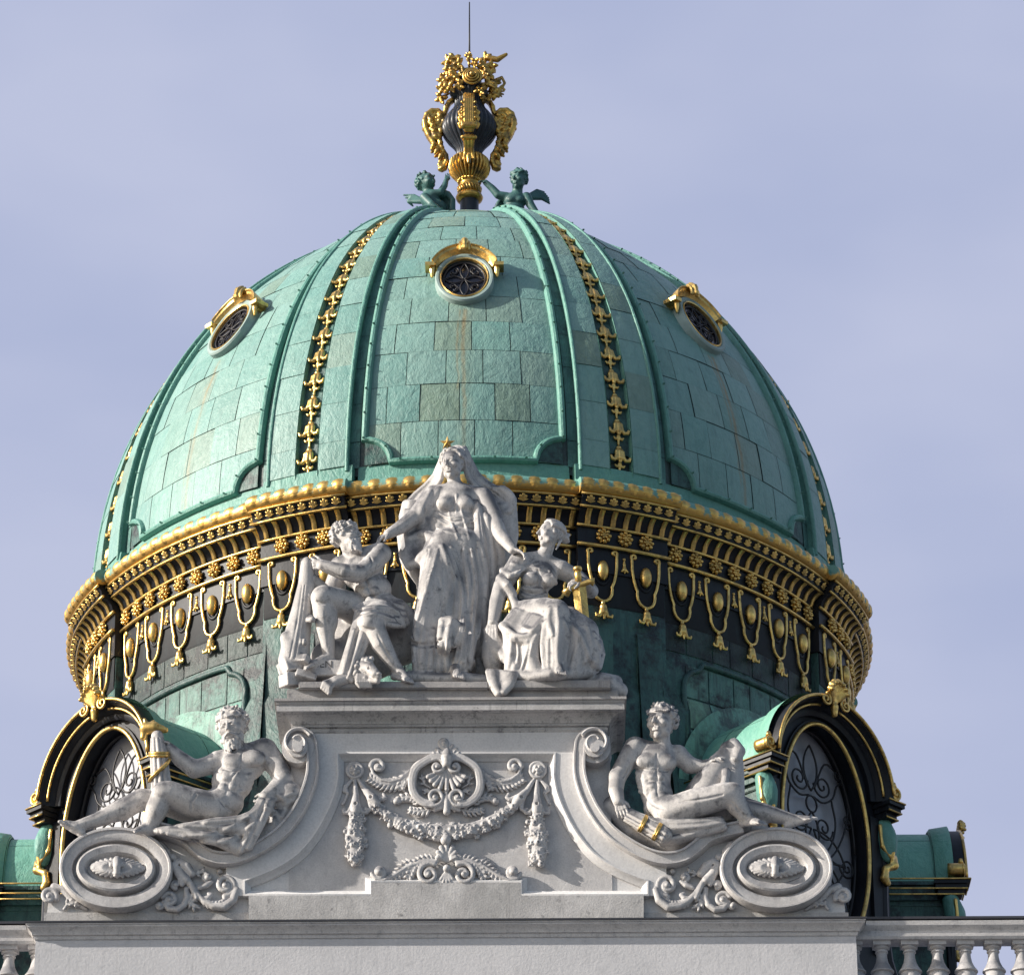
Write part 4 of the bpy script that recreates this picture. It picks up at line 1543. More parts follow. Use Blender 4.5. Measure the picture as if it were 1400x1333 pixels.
# scroll bands with their volutes, and the oval rims
BP = [(-8.5, -.4), (-8.5, .10), (-7.5, .135), (-5.5, .135), (-4.8, .11), (4.8, .13), (5.5, .17), (8.0, .17), (9.0, .14), (9.0, -.4)]
for side in (0, 1):
    mb = MB()
    f_ = mir if side else (lambda p: p)
    vol = [(407 + rr * math.cos(a), 1019 + rr * math.sin(a)) for a, rr in zip(np.linspace(R(-150), R(10), 12), np.linspace(9, 20, 12))]
    bp = vol + bandl[1:]
    if side:
        sweep_px(mb, f_(bp), [(-o, d) for o, d in BP])
    else:
        sweep_px(mb, bp, BP)
    # top volute: a drum standing forward of the band, with a button
    for rr, d in ((22, .13), (13.5, .20), (6.5, .26)):
        circ = [(407 + rr * math.cos(a), 1021 + rr * 1.0 * math.sin(a)) for a in np.linspace(0, 2 * math.pi, 36)[:-1]]
        slab(mb, f_(circ), -.5, d)
    sp_ = [(407 + rr * math.cos(a), 1021 + rr * math.sin(a)) for a, rr in zip(np.linspace(R(-30), R(-30 - 470), 40), np.linspace(20, 7, 40))]
    sweep_px(mb, f_(sp_), [(-2.2, .1), (-2.2, .20), (0, .225), (2.2, .20), (2.2, .1)])
    link('scroll_band', mb.mesh('scroll_band', 'auto'), M_TRIM, attic)
    mb = MB()
    def el(a, b, n=60):
        return f_([(ovc[0] + a * math.cos(t), ovc[1] + b * math.sin(t)) for t in np.linspace(0, 2 * math.pi, n + 1)[:-1]])
    s_ = -1 if side else 1
    sweep_px(mb, el(68, 47), [(s_ * o, d) for o, d in ((-9.5, -.3), (-9.5, .10), (-7.5, .14), (-5, .14), (-4, .115), (4, .115), (8, .09), (8, -.3))], True)
    sweep_px(mb, el(49, 28), [(s_ * o, d) for o, d in ((-6, -.3), (-6, .04), (-4, .13), (-1.5, .15), (6, .12), (10, .05), (10, -.3))], True)
    slab(mb, el(74, 53), -.6, -.02)
    slab(mb, el(42, 21), -.3, .045)
    link('oval_cartouche', mb.mesh('oval_cartouche', 'auto'), M_TRIM, attic)
# pedestal of the figures
PX0, PX1 = -2.66, 2.385
mb = MB()
mb.box(((PX0 + PX1) / 2, -10.3, 27.2), ((PX1 - PX0) / 2, .62, 1.52))
link('pedestal', mb.mesh('pedestal', False), M_TRIM, attic)
mb = MB()
plan_sweep(mb, PX0 + .07, PX1 - .07, -10.99, -9.6, [(-.3, 28.75), (.015, 28.75), (.04, 28.775), (.04, 28.815), (.025, 28.82), (.025, 28.835), (.06, 28.845), (.06, 28.885), (.075, 28.89), (.09, 28.93), (.16, 28.985), (.20, 29.005),
           (.20, 29.01), (.30, 29.017), (.30, 29.125), (.315, 29.13), (-.3, 29.14)])
link('pedestal_cornice', mb.mesh('pedestal_cornice', 'auto'), M_DRIP, attic)
mb = MB()
plan_sweep(mb, PX0 + .07, PX1 - .07, -10.99, -9.6, [(-.3, 29.141), (.305, 29.134), (.312, 29.17), (.335, 29.18), (.335, 29.225), (-.3, 29.26)])
link('cover_slab', mb.mesh('cover_slab', False), M_SOOTY, attic)

# ------------------------------------------------------------------ carved relief
def vol(g, cx, cy, Rr, turns, a0, sgn, r0, r1, d0, d1, n=22, k=.6):
    pts = []
    for i in range(n):
        t = i / (n - 1)
        a = R(a0) + sgn * 2 * math.pi * turns * t
        rr = Rr * (1 - .82 * t)
        pts.append((cx + rr * math.cos(a), cy + rr * math.sin(a), d0 + (d1 - d0) * t, r0 + (r1 - r0) * t))
    g.limb(pts, k)
    g.ball(cx, cy, d1, r1 * 1.5, k)
def leaf(g, pts, w0, w1, d=3, r=2.4, k=1.0, side=(-1, 1)):
    """acanthus: a curving rib with lobes that lean forward and curl off the ground"""
    P = dens(pts, 5)
    n = len(P)
    g.limb([(x, y, d + 2.5 * math.sin(i / n * 3), r * (1 - .4 * i / n)) for i, (x, y) in enumerate(P)], k)
    for i in range(1, n - 1):
        t = i / (n - 1)
        w = w0 + (w1 - w0) * t
        tx, ty = P[i + 1][0] - P[i - 1][0], P[i + 1][1] - P[i - 1][1]
        L = math.hypot(tx, ty) or 1
        tx, ty = tx / L, ty / L
        for s_ in side:
            a = (P[i][0], P[i][1], d + 1)
            m_ = (P[i][0] + tx * w * .55 - ty * s_ * w * .6, P[i][1] + ty * w * .55 + tx * s_ * w * .6, d + 3.2)
            e_ = (P[i][0] + tx * w * 1.0 - ty * s_ * w * .95, P[i][1] + ty * w * 1.0 + tx * s_ * w * .95, d + 1.2)
            g.limb([(*a, r * .7), (*m_, r * .85), (*e_, r * .55)], k * .7)
def blobs(g, seed, path, radf, n, dmax, szs):
    """fruit and flowers heaped along a path: berries, buds, apples, open flowers, leaves"""
    rnd = random.Random(seed)
    P = dens(path, 3)
    for x, y in P[::2]:
        rr = radf(P.index((x, y)) / len(P))
        g.ball(x, y, dmax * .15, (rr * .82, max(dmax * .55, 3), rr * .82), 1.5)
    for i in range(n):
        t = (i + rnd.random()) / n
        x, y = P[min(len(P) - 1, int(t * len(P)))]
        rr = radf(t)
        a = rnd.uniform(0, 2 * math.pi); q = math.sqrt(rnd.random()) * .95
        ox, oy = rr * q * math.cos(a), rr * q * math.sin(a)
        d = dmax * math.sqrt(max(0, 1 - q * q)) * .75 + 2
        s_ = rnd.choice(szs)
        X, Y = x + ox, y + oy
        ty = rnd.random()
        if ty < .42:                                   # apple with a dimple
            g.ball(X, Y, d, s_, .25)
            g.ball(X + s_ * .2, Y - s_ * .25, d + s_ * .95, s_ * .32, .3, True)
        elif ty < .72:                                 # five-petalled flower
            for p in range(5):
                b = p * 2 * math.pi / 5 + a
                g.ball(X + s_ * .75 * math.cos(b), Y + s_ * .75 * math.sin(b), d + .4, (s_ * .52, s_ * .4, s_ * .52), .25)
            g.ball(X, Y, d + s_ * .5, s_ * .36, .1)
        elif ty < .88:                                 # leaf
            b = rnd.uniform(0, 2 * math.pi)
            g.limb([(X, Y, d, s_ * .3), (X + s_ * .8 * math.cos(b), Y + s_ * .8 * math.sin(b), d + 1.2, s_ * .52), (X + s_ * 1.7 * math.cos(b), Y + s_ * 1.7 * math.sin(b), d - .5, s_ * .2)], .3)
        else:                                          # berries
            for p in range(4):
                g.ball(X + rnd.uniform(-1, 1) * s_ * .8, Y + rnd.uniform(-1, 1) * s_ * .8, d + rnd.uniform(-.5, 1), s_ * .45, .1)
def Z5(x, y):
    return (420 + x / 3.684, 990 + y / 3.684)
def both(fn):
    fn(lambda p: p, 1)
    fn(mir, -1)
RY = YF + .10
VX = .0115
g = Sculpt(VX, RY); g.kd = .74
# central cartouche: paired C-scrolls, shell, acanthus
def cart(m, s_):
    ring_ = [Z5(*q) for q in ((690, 170), (640, 165), (585, 190), (545, 225), (530, 270), (530, 320), (550, 365), (590, 395), (635, 402))]
    P = dens(ring_, 3)
    for o, dd in ((-3.0, 15), (0, 15.5), (3.0, 15)):       # flat moulded band
        q = []
        for i in range(len(P)):
            a, b = P[max(i - 1, 0)], P[min(i + 1, len(P) - 1)]
            L = math.hypot(b[0] - a[0], b[1] - a[1]) or 1
            q.append((P[i][0] - (b[1] - a[1]) / L * o, P[i][1] + (b[0] - a[0]) / L * o, dd, 2.4))
        g.limb(m(q), .8)
        g.limb(m([(x, y, 7, 3.2) for x, y, _, _ in q]), .8)
    for c, R0, a0, sg in (((655, 213), 11, -120, 1), ((642, 365), 13, 110, -1)):
        cx, cy = m([Z5(*c)])[0]
        vol(g, cx, cy, R0, 1.35, a0 if s_ > 0 else 180 - a0, sg * s_, 3.0, 2.0, 15, 18)
    # wing to the upper corner
    leaf(g, m([Z5(*q) for q in ((505, 275), (440, 300), (380, 300), (310, 268))]), 11, 6, 5, 2.6)
    leaf(g, m([Z5(*q) for q in ((520, 240), (480, 290), (470, 330))]), 9, 5, 6, 2.6)
    g.limb(m([(*Z5(*q), 9, 2.2) for q in ((515, 235), (470, 275), (420, 290), (375, 280), (335, 250), (322, 215))]), 1)
    cx, cy = m([Z5(357, 212)])[0]
    vol(g, cx, cy, 10, 1.2, 180 if s_ > 0 else 0, s_, 3.6, 2.6, 8, 10)
    # lower leaves above the swag
    leaf(g, m([Z5(*q) for q in ((590, 410), (540, 375), (490, 368), (455, 385))]), 8, 4, 6, 2.6)
    cx, cy = m([Z5(452, 388)])[0]
    g.ball(cx, cy, 8, 5, 1)
    leaf(g, m([Z5(*q) for q in ((640, 425), (570, 440), (510, 430))]), 8, 4, 6, 2.4)
    leaf(g, m([Z5(*q) for q in ((620, 320), (590, 300), (575, 250))]), 6, 4, 5, 1.8)
    leaf(g, m([Z5(*q) for q in ((640, 330), (600, 340), (580, 330))]), 6, 3, 5, 1.8)
    # crown leaves
    leaf(g, m([Z5(*q) for q in ((690, 170), (650, 155), (625, 165))]), 6, 4, 12, 2.4)
    # rosette with its ribbons
    cx, cy = m([Z5(240, 230)])[0]
    g.ball(cx, cy, 3, (12.3, 6, 12.3), .5)
    for i in range(36):
        a = i * 2 * math.pi / 36
        g.ball(cx + 10.2 * math.cos(a), cy + 10.2 * math.sin(a), 7, 2.5, .6)
    for i in range(5):
        a = i * 2 * math.pi / 5 + .3
        g.ball(cx + 4.4 * math.cos(a), cy + 4.4 * math.sin(a), 10, 2.9, .3)
    g.ball(cx, cy, 12.5, 2.6, .2)
    for a, b in (((240, 275), (245, 365)), ((255, 275), (300, 345))):
        a, b = m([Z5(*a)])[0], m([Z5(*b)])[0]
        g.limb([(*a, 4, 2.0), ((a[0] + b[0]) / 2, (a[1] + b[1]) / 2, 8, 3.4), (*b, 7, 4.4)], .6)
    for q in (((225, 280), (195, 320), (205, 350), (180, 400)), ((230, 275), (190, 310), (185, 335), (205, 345))):
        g.limb(m([(*Z5(*w), 4 + 2 * (i % 2), 2.2) for i, w in enumerate(q)]), .8)
    # bell over the drop and bell over the swag
    for (cx_, cy_), ang in (((243, 405), 0), ((325, 370), -38)):
        x, y = m([Z5(cx_, cy_)])[0]
        ca, sa = math.cos(R(ang) * 1), math.sin(R(ang))
        def rt(u, v):
            X, Yy = u * ca + v * -sa * -1, -u * sa + v * ca
            return (x + s_ * (u * ca - v * sa), y + (u * sa * 1 + v * ca))
        g.limb([(*rt(0, -9), 9, 4.5), (*rt(0, 1), 11, 7), (*rt(0, 9), 10, 6.5)], 1.5)
        g.ball(*rt(0, -2), 18.5, (2, 3, 2.2), .4, True)
        for s2 in (-1, 1):
            g.limb([(*rt(s2 * 5, 3), 9, 3.4), (*rt(s2 * 10, 11), 9, 3), (*rt(s2 * 15, 11), 9, 2.8), (*rt(s2 * 16, 6), 9, 2.2)], .8)
        g.limb([(*rt(0, 6), 13, 4), (*rt(0, 15), 13, 2)], .8)
cart0 = cart
both(cart)
for i in range(9):                                     # scallop shell in the middle
    a = R(-72 + 18 * i)
    L = 27 + 2 * math.cos(3 * a)
    x0, y0 = Z5(703, 160)
    g.limb([(x0, y0 + 6, 12, 2.2), (x0 + .6 * L * math.sin(a), y0 + 20 + .55 * L * math.cos(a) * .8, 11, 2.6), (x0 + 1.05 * L * math.sin(a), y0 + 22 + .8 * L * math.cos(a), 15, 3.3)], .5)
g.limb([(*Z5(703, 130), 10, 4), (*Z5(703, 165), 20, 7), (*Z5(703, 195), 20, 5.5)], 1)
for i in range(5):
    a = R(-60 + 30 * i)
    x0, y0 = Z5(703, 150)
    g.limb([(x0, y0, 9, 2), (x0 + 15 * math.sin(a), y0 - 13 * math.cos(a), 11, 2.8)], .5)
vol(g, *Z5(690, 95), 7, 1.1, 90, 1, 3.2, 2.6, 10, 13)
g.limb([(*Z5(700, 340), 11, 3), (*Z5(703, 390), 15, 4), (*Z5(703, 440), 12, 5)], 1)
for s_ in (-1, 1):
    g.limb([(*Z5(703 + 10 * s_, 370), 11, 2.6), (*Z5(703 + 30 * s_, 420), 12, 3.2), (*Z5(703 + 62 * s_, 432), 10, 2.6)], .8)
cartouche = g.obj('cartouche_relief', M_TRIM, attic)
g = Sculpt(VX, RY); g.kd = .74
blobs(g, 5, [Z5(*q) for q in ((335, 400), (380, 445), (450, 490), (540, 525), (620, 540), (703, 545), (790, 540), (870, 520), (950, 480), (1020, 430), (1065, 385))],
      lambda t: 4.5 + 9.0 * math.sin(math.pi * min(max(t, 0), 1)) ** .8, 190, 17, (2.6, 3.2, 3.8, 4.4))
g.obj('flower_swag', M_TRIM, attic)
for m in ((lambda p: p), mir):
    g = Sculpt(VX, RY); g.kd = .74
    blobs(g, 9 if m is mir else 4, m([Z5(*q) for q in ((243, 460), (242, 520), (240, 590), (238, 640), (240, 695))]),
          lambda t: 6.5 + 9.5 * math.sin(math.pi * (.12 + .72 * t)) ** 1.2 - 3.0 * max(0, t - .8) * 5 * .6, 85, 19, (2.8, 3.4, 4.0, 4.6))
    g.obj('fruit_drop', M_TRIM, attic)
g = Sculpt(VX, RY); g.kd = .74                                     # palmette on the plinth
for i in range(7):
    a = R(-66 + 22 * i)
    x0, y0 = Z5(703, 690)
    L = 24 - 3.5 * abs(i - 3)
    g.limb([(x0 + 2 * math.sin(a), y0, 8, 2), (x0 + .6 * L * math.sin(a), y0 - .62 * L * math.cos(a), 12, 3.2), (x0 + L * math.sin(a), y0 - L * math.cos(a), 13, 3.4)], .6)
g.ball(*Z5(698, 583), 15, 7, .8)
g.ball(*Z5(703, 725), 16, 5, .5)
for i in range(5):
    a = R(-40 + 20 * i)
    x0, y0 = Z5(703, 740)
    g.limb([(x0, y0, 12, 2.5), (x0 + 12 * math.sin(a), y0 + 14 * math.cos(a), 13, 2.6), (x0 + 22 * math.sin(a), y0 + 22 * math.cos(a), 10, 2.4)], .6)
def bott(m, s_):
    cx, cy = m([Z5(612, 755)])[0]
    vol(g, cx, cy, 15.5, 1.5, -60 if s_ > 0 else 240, -s_, 3.8, 2.6, 12, 14, 34)
    leaf(g, m([Z5(*q) for q in ((560, 700), (500, 715), (450, 760), (390, 800))]), 10, 5, 8, 2.6)
    leaf(g, m([Z5(*q) for q in ((660, 690), (600, 682), (545, 705), (505, 780))]), 8, 6, 9, 2.6)
    g.limb(m([(*Z5(*q), 12, 2.4) for q in ((650, 690), (590, 690), (510, 715), (440, 760), (385, 785), (345, 780), (325, 750))]), 1)
    cx, cy = m([Z5(362, 742)])[0]
    vol(g, cx, cy, 10, 1.1, 150 if s_ > 0 else 30, -s_, 3.4, 3.0, 10, 15)
    g.ball(cx, cy, 13, 6, 1)
both(bott)
g.obj('palmette_relief', M_TRIM, attic)
def Z8(x, y):
    return (200 + x / 8.75, 1130 + y / 8.75)
for m, s_ in (((lambda p: p), 1), (mir, -1)):
    g = Sculpt(VX, RY); g.kd = .74                                 # foliage beside the oval
    def V_(c, Rr, turns, a0, sg, r0=2.8, r1=1.8, d0=5, d1=9):
        cx, cy = m([Z8(*c)])[0]
        vol(g, cx, cy, Rr, turns, a0 if s_ > 0 else 180 - a0, sg * s_, r0 * 1.3, r1 * 1.3, d0 + 3, d1 + 3)
    def L_(pts, r, d=7, k=.8):
        g.limb(m([(*Z8(*q), d + 3, (r if not hasattr(r, '__len__') else r[i]) * 1.35) for i, q in enumerate(pts)]), k)
    V_((945, 700), 15, 1.5, 90, -1, 3.4, 2.2)
    L_([(1080, 760), (1040, 880), (930, 960), (800, 950), (690, 890), (600, 800), (530, 690), (480, 640)], [3.6, 4, 4, 3.6, 3.2, 3, 3, 3.5], 7)
    leaf(g, m([Z8(*q) for q in ((640, 850), (760, 920), (900, 920), (1000, 830))]), 7, 5, 7, 2.2)
    V_((280, 870), 10, 1.4, 200, 1, 2.6, 1.8)
    L_([(210, 900), (270, 980), (370, 990), (450, 940), (490, 840), (480, 740)], [2.4, 3, 3.2, 3, 2.8, 2.4], 6)
    V_((160, 940), 5, 1.1, 0, 1, 2, 1.6)
    leaf(g, m([Z8(*q) for q in ((490, 760), (540, 860), (560, 950), (640, 970))]), 7, 5, 7, 2.4)
    L_([(520, 660), (560, 760), (600, 850)], 2.4, 9)
    L_([(480, 640), (400, 560), (345, 470), (400, 430), (480, 480), (540, 560)], [4.5, 5, 5, 4.5, 5, 4], 8)
    L_([(400, 560), (420, 640), (430, 690)], [4, 3.5, 2.5], 8)
    x, y = m([Z8(320, 370)])[0]; g.ball(x, y, 8, 6, .6)
    x, y = m([Z8(390, 465)])[0]; g.ball(x, y, 14, (2, 3, 4), .4, True)
    V_((350, 690), 5.5, 1.1, 90, 1, 2.4, 1.8)
    V_((735, 600), 5.5, 1.1, 120, 1, 2.6, 1.8)
    L_([(640, 730), (720, 700), (780, 660)], [2.5, 3, 2], 6)
    L_([(680, 860), (740, 850), (775, 815), (745, 800)], [2.2, 2.6, 2.2, 1.8], 7)
    leaf(g, m([Z8(*q) for q in ((540, 560), (600, 560), (680, 540), (660, 520))]), 6, 4, 5, 2.2)
    L_([(20, 250), (90, 215), (170, 235), (240, 300), (270, 330)], [3, 4, 5, 4, 2], 10)
    x, y = m([Z8(880, 535)])[0]; g.ball(x, y, 5, 4, .5)
    # small volute at the outer foot
    cx, cy = m([(67, 1225)])[0]
    vol(g, cx, cy, 11, 1.5, 20 if s_ > 0 else 160, -s_, 3.8, 2.4, 6, 9)
    g.limb(m([(74, 1212, 5, 5), (86, 1216, 5, 5), (100, 1232, 4, 4), (118, 1243, 3, 2)]), 1.5)
    leaf(g, m([(88, 1242), (96, 1233), (108, 1238)]), 6, 4, 5, 2.2)
    # grotesque leaf mask in the oval
    ox, oy = m([(160, 1186)])[0]
    g.kd = 1.0
    g.ball(ox, oy, 13, (34, 6, 12.5), 1)
    for i in range(26):
        a = 2 * math.pi * i / 26 + .12
        L1, L2 = 33, 12
        g.limb([(ox + 5 * math.cos(a), oy + 3 * math.sin(a), 18, 1.8), (ox + .62 * L1 * math.cos(a), oy + .66 * L2 * math.sin(a), 20.5, 2.3), (ox + 1.02 * L1 * math.cos(a), oy + 1.05 * L2 * math.sin(a), 16.5, 2.1)], .3)
    g.limb([(ox, oy - 11, 20, 5), (ox, oy - 2, 25, 5), (ox, oy + 7, 23, 4)], 1)
    for s2 in (-1, 1):
        g.ball(ox + s2 * 7, oy - 4, 21, 3.8, .6)
        g.ball(ox + s2 * 7, oy - 4, 25, 1.6, .3, True)
        cx = ox + s2 * 31
        vol(g, cx, oy, 6, 1.1, 0, s2, 2.4, 2, 15, 17)
    g.ball(ox, oy + 11, 21, (5, 2.6, 2.2), .5)
    g.obj('foliage_relief', M_TRIM, attic)
    g = Sculpt(.014, YF + .25)                         # carved husks hanging under the top volute
    leaf(g, m([(400, 1042), (402, 1060), (408, 1080), (414, 1094)]), 8, 4, 4, 3.5)
    leaf(g, m([(410, 1040), (412, 1058), (412, 1075)]), 7, 4, 6, 3.2)
    for x, y, r in ((399, 1046, 5), (410, 1044, 5.5), (413, 1056, 4.5), (404, 1068, 5), (411, 1078, 4)):
        x, y = m([(x, y)])[0]
        g.ball(x, y, 9, r, .5)
    g.limb(m([(392, 1035, -6, 8), (400, 1062, -6, 8), (412, 1092, -6, 5)]), 3)
    g.obj('husk_relief', M_TRIM, attic)

# ------------------------------------------------------------------ balustrades and wings
def balustrade(x0, x1, label, cx):
    t = thing('balustrade', label, 'balustrade', ((x0 + x1) / 2, -10.65, 24.1), 'balustrades beside the attic')
    mb = MB()
    y = -10.65
    pr = [(-.17, 25.31), (-.19, 25.35), (-.19, 25.40), (-.13, 25.41), (-.14, 25.46), (-.20, 25.53), (-.21, 25.60), (-.17, 25.62), (.17, 25.62), (.21, 25.60), (.20, 25.53), (.14, 25.46), (.13, 25.41), (.19, 25.40), (.19, 25.35), (.17, 25.31)]
    m = len(pr)
    V = [(x, y + a, z) for x in (x0, x1) for a, z in pr]
    mb.add(V, [(j, (j + 1) % m, m + (j + 1) % m, m + j) for j in range(m)] + [tuple(range(m)), tuple(range(m, 2 * m))[::-1]])
    link('rail', mb.mesh('rail', False), M_TRIM, t)
    mb = MB()
    mb.box(((x0 + x1) / 2, y, 25.645), ((x1 - x0) / 2, .22, .02))
    link('lead_flashing', mb.mesh('lead_flashing', False), M_LEAD, t)
    mb = MB()
    mb.box(((x0 + x1) / 2, y, 24.18), ((x1 - x0) / 2, .22, .16))
    link('base_course', mb.mesh('base_course', False), M_TRIM, t)
    for x in cx:
        link('baluster', bal_me, M_TRIM, t).location = Vector((x, y, 0)) - t.location
    return t
mb = MB()
mb.lathe([(.12, 25.24), (.125, 25.21), (.10, 25.19), (.085, 25.185), (.085, 25.165), (.10, 25.16), (.10, 25.14), (.082, 25.13), (.084, 25.06), (.10, 24.98), (.135, 24.90), (.175, 24.845), (.182, 24.835),
          (.182, 24.82), (.15, 24.81), (.165, 24.76), (.17, 24.70), (.15, 24.6), (.11, 24.5), (.085, 24.45), (.11, 24.43), (.13, 24.38), (.13, 24.34)][::-1], 28)
mb.box((0, 0, 25.275), (.135, .135, .035))
bal_me = mb.mesh('baluster', 'auto')
bx = [at(x, 1300, -10.65)[0] for x in (1177, 1205.2)]
dx = .432
x1 = at(1205.2, 1300, -10.65)[0]
xl = at(13, 1300, -10.65)[0]
balustrade(6.142, 16.0, 'pale stone balustrade to the right of the attic, sky and dark copper behind its balusters', [x1 + dx * k for k in range(-1, 24) if x1 + dx * k < 15.8])
balustrade(-16.0, -6.568, 'pale stone balustrade end to the left of the attic, green copper behind it', [xl + dx * k for k in range(1, -24, -1) if xl + dx * k > -15.8])
for x0, x1_, lb in ((-30, -6.57, 'plain palace wall carrying the left balustrade'), (6.145, 30, 'plain palace wall carrying the right balustrade')):
    mb = MB()
    mb.box(((x0 + x1_) / 2, -9.0, 12.0), ((x1_ - x0) / 2, 1.85, 12.0))
    tag(link('palace_wall', mb.mesh('palace_wall', False), M_PLASTER), lb, 'wall')
mb = MB()
mb.box((0, 4.0, 11.5), (24, 11.1, 11.5))
tag(link('palace_block', mb.mesh('palace_block', False), M_ROOFFLAT), 'flat roofed palace block under the green dome', 'building')

# ================================================================== figures
def head(g, q, hp, yaw=0, pitch=0, roll=0, hair='curly', beard=False, seed=1, youth=False):
    rnd = random.Random(seed)
    h = Frame(g, g.p(q), hp * g.sc, yaw, pitch, roll)
    h.ell(0, .26, -.12, (.70, .74, .86), .1)
    h.ell(0, -.22, .14, (.56, .70, .62), .25)
    h.sph(0, -.80, .50, .19, .18)
    h.cap((-.36, -.62, .25), (.36, -.62, .25), .20, .20, .15)
    h.cap((-.36, .27, .63), (.36, .27, .63), .085, .085, .12)
    for s in (-1, 1):
        h.ell(.27 * s, .09, .86, (.18, .115, .22), .07, True)
        h.ell(.27 * s, .08, .66, (.14, .10, .13), .02)
        h.cap((.14 * s, .19, .79), (.42 * s, .17, .68), .045, .04, .04)
        h.cap((.15 * s, .03, .76), (.39 * s, .04, .68), .03, .03, .03)
        h.sph(.40 * s, -.14, .50, .20, .2)
        h.ell(.66 * s, .02, -.05, (.09, .22, .15), .04)
        h.sph(.075 * s, -.19, .85, .058, .04)
    h.cap((0, .24, .74), (0, -.13, .95), .062, .090, .05)
    h.cap((-.19, -.43, .725), (.19, -.43, .725), .052, .052, .05)
    h.cap((0, -.42, .76), (0, -.42, .77), .055, .055, .05)
    h.cap((-.14, -.55, .71), (.14, -.55, .71), .06, .06, .06)
    h.cap((-.20, -.49, .82), (.20, -.49, .80), .026, .026, .02, True)
    if hair == 'curly':
        for i in range(130):
            a = rnd.uniform(0, 2 * math.pi); u = rnd.uniform(-.62, 1)
            x, y, z = math.cos(a) * math.sqrt(1 - u * u), u, math.sin(a) * math.sqrt(1 - u * u)
            if (z > .35 and y < .42) or (z > -.25 and y < -.1):
                continue
            c = (.74 * x, .28 + .80 * y, -.12 + .90 * z)
            b = rnd.uniform(0, 6.3)
            e = (c[0] + .17 * math.cos(b), c[1] + .15 * math.sin(b), c[2] + .07)
            h.cap(c, e, rnd.uniform(.10, .15), .085, .035)
        for i in range(13):
            x = -.6 + 1.2 * i / 12
            h.cap((x * .9, .66, .62 - .35 * abs(x)), (x * 1.05 + .06, .46 + .1 * rnd.random(), .74 - .4 * abs(x)), .12, .075, .04)
    elif hair in ('bun', 'long'):
        C0 = np.array([0, .26, -.12]); RR = np.array([.77, .80, .93])
        for i in range(21):
            t = -1.42 + 2.84 * i / 20
            s0 = np.array([math.sin(t), math.cos(t) * .98, .62 - .30 * abs(math.sin(t))])
            s1 = np.array([.10 * math.sin(t), -.10, -1.0]) if hair == 'bun' else np.array([.62 * math.sin(t), -.55, -.85])
            P = []
            for k in range(9):
                u = k / 8
                v = s0 * (1 - u) + s1 * u
                v[0] += .30 * math.sin(t) * math.sin(math.pi * u)
                v /= np.linalg.norm(v)
                P.append(C0 + v * RR * (1.0 + .035 * math.sin(5 * u + 1.7 * i)))
            g.wpoly([h.w(*p) for p in P], [(.10 - .02 * k / 8) * h.H for k in range(9)], .035 * h.H)
        if hair == 'bun':
            h.ell(0, .02, -1.05, (.36, .34, .30), .1)
            for i in range(16):
                a = i * 2.4
                h.sph(.27 * math.cos(a), .02 + .27 * math.sin(a), -1.18 + .1 * math.cos(3 * a), .13, .04)
            for k in range(6):
                h.sph(.40 + .05 * math.sin(k), -.42 - .15 * k, -.60 + .05 * k, .13 - .012 * k, .08)
    if beard:
        h.ell(0, -.86, .34, (.40, .36, .34), .15)
        for i in range(80):
            a = rnd.uniform(-1.35, 1.35); v = rnd.uniform(-1.18, -.42)
            w = .62 if v > -.7 else .46
            c = (w * math.sin(a) * .95, v, .10 + .62 * math.cos(a) * (1.05 if v < -.55 else .92))
            if abs(c[0]) < .24 and -.62 < v < -.36:
                continue
            h.cap(c, (c[0] * 1.03 + rnd.uniform(-.05, .05), c[1] - .15, c[2] + .04), .10, .065, .03)
        for s in (-1, 1):
            h.cap((.04 * s, -.35, .86), (.30 * s, -.50, .68), .06, .05, .05)
    return h
def hand(g, w, f, s, n, L, curl=.3, thumb=1):
    """w wrist (px), f forward, s towards the index finger, n where the fingers curl to; all in survey axes"""
    w, f, s, n = (np.array(q, float) for q in (w, f, s, n))
    f /= np.linalg.norm(f); s -= f * (s @ f); s /= np.linalg.norm(s); n -= f * (n @ f) + s * (n @ s); n /= np.linalg.norm(n)
    ln = (.40, .47, .49, .44)
    for j in range(4):
        o = (j - 1.5) * .150
        b = w + f * L * (.47 - .03 * abs(j - 2)) + s * L * o
        g.limb([(*(w + s * L * o * .6), L * .105), (*b, L * .088)], 1.2)
        p = b; a = curl * .55
        for k, (q, r0, r1) in enumerate(((.46, .070, .064), (.32, .064, .058), (.24, .058, .045))):
            e = p + (f * math.cos(a) + n * math.sin(a)) * L * ln[j] * q * 1.05 + s * L * .012 * (j - 1.5)
            g.limb([(*p, L * r0), (*e, L * r1)], .35)
            p = e; a += curl * 1.05
    t0 = w + f * L * .10 + s * L * .20 * thumb
    t1 = t0 + (f * .55 + s * .55 * thumb + n * .35) * L * .26
    t2 = t1 + (f * .85 + s * .15 * thumb + n * (.2 + curl * .4)) * L * .22
    g.limb([(*t0, L * .10), (*t1, L * .078), (*t2, L * .055)], .7)
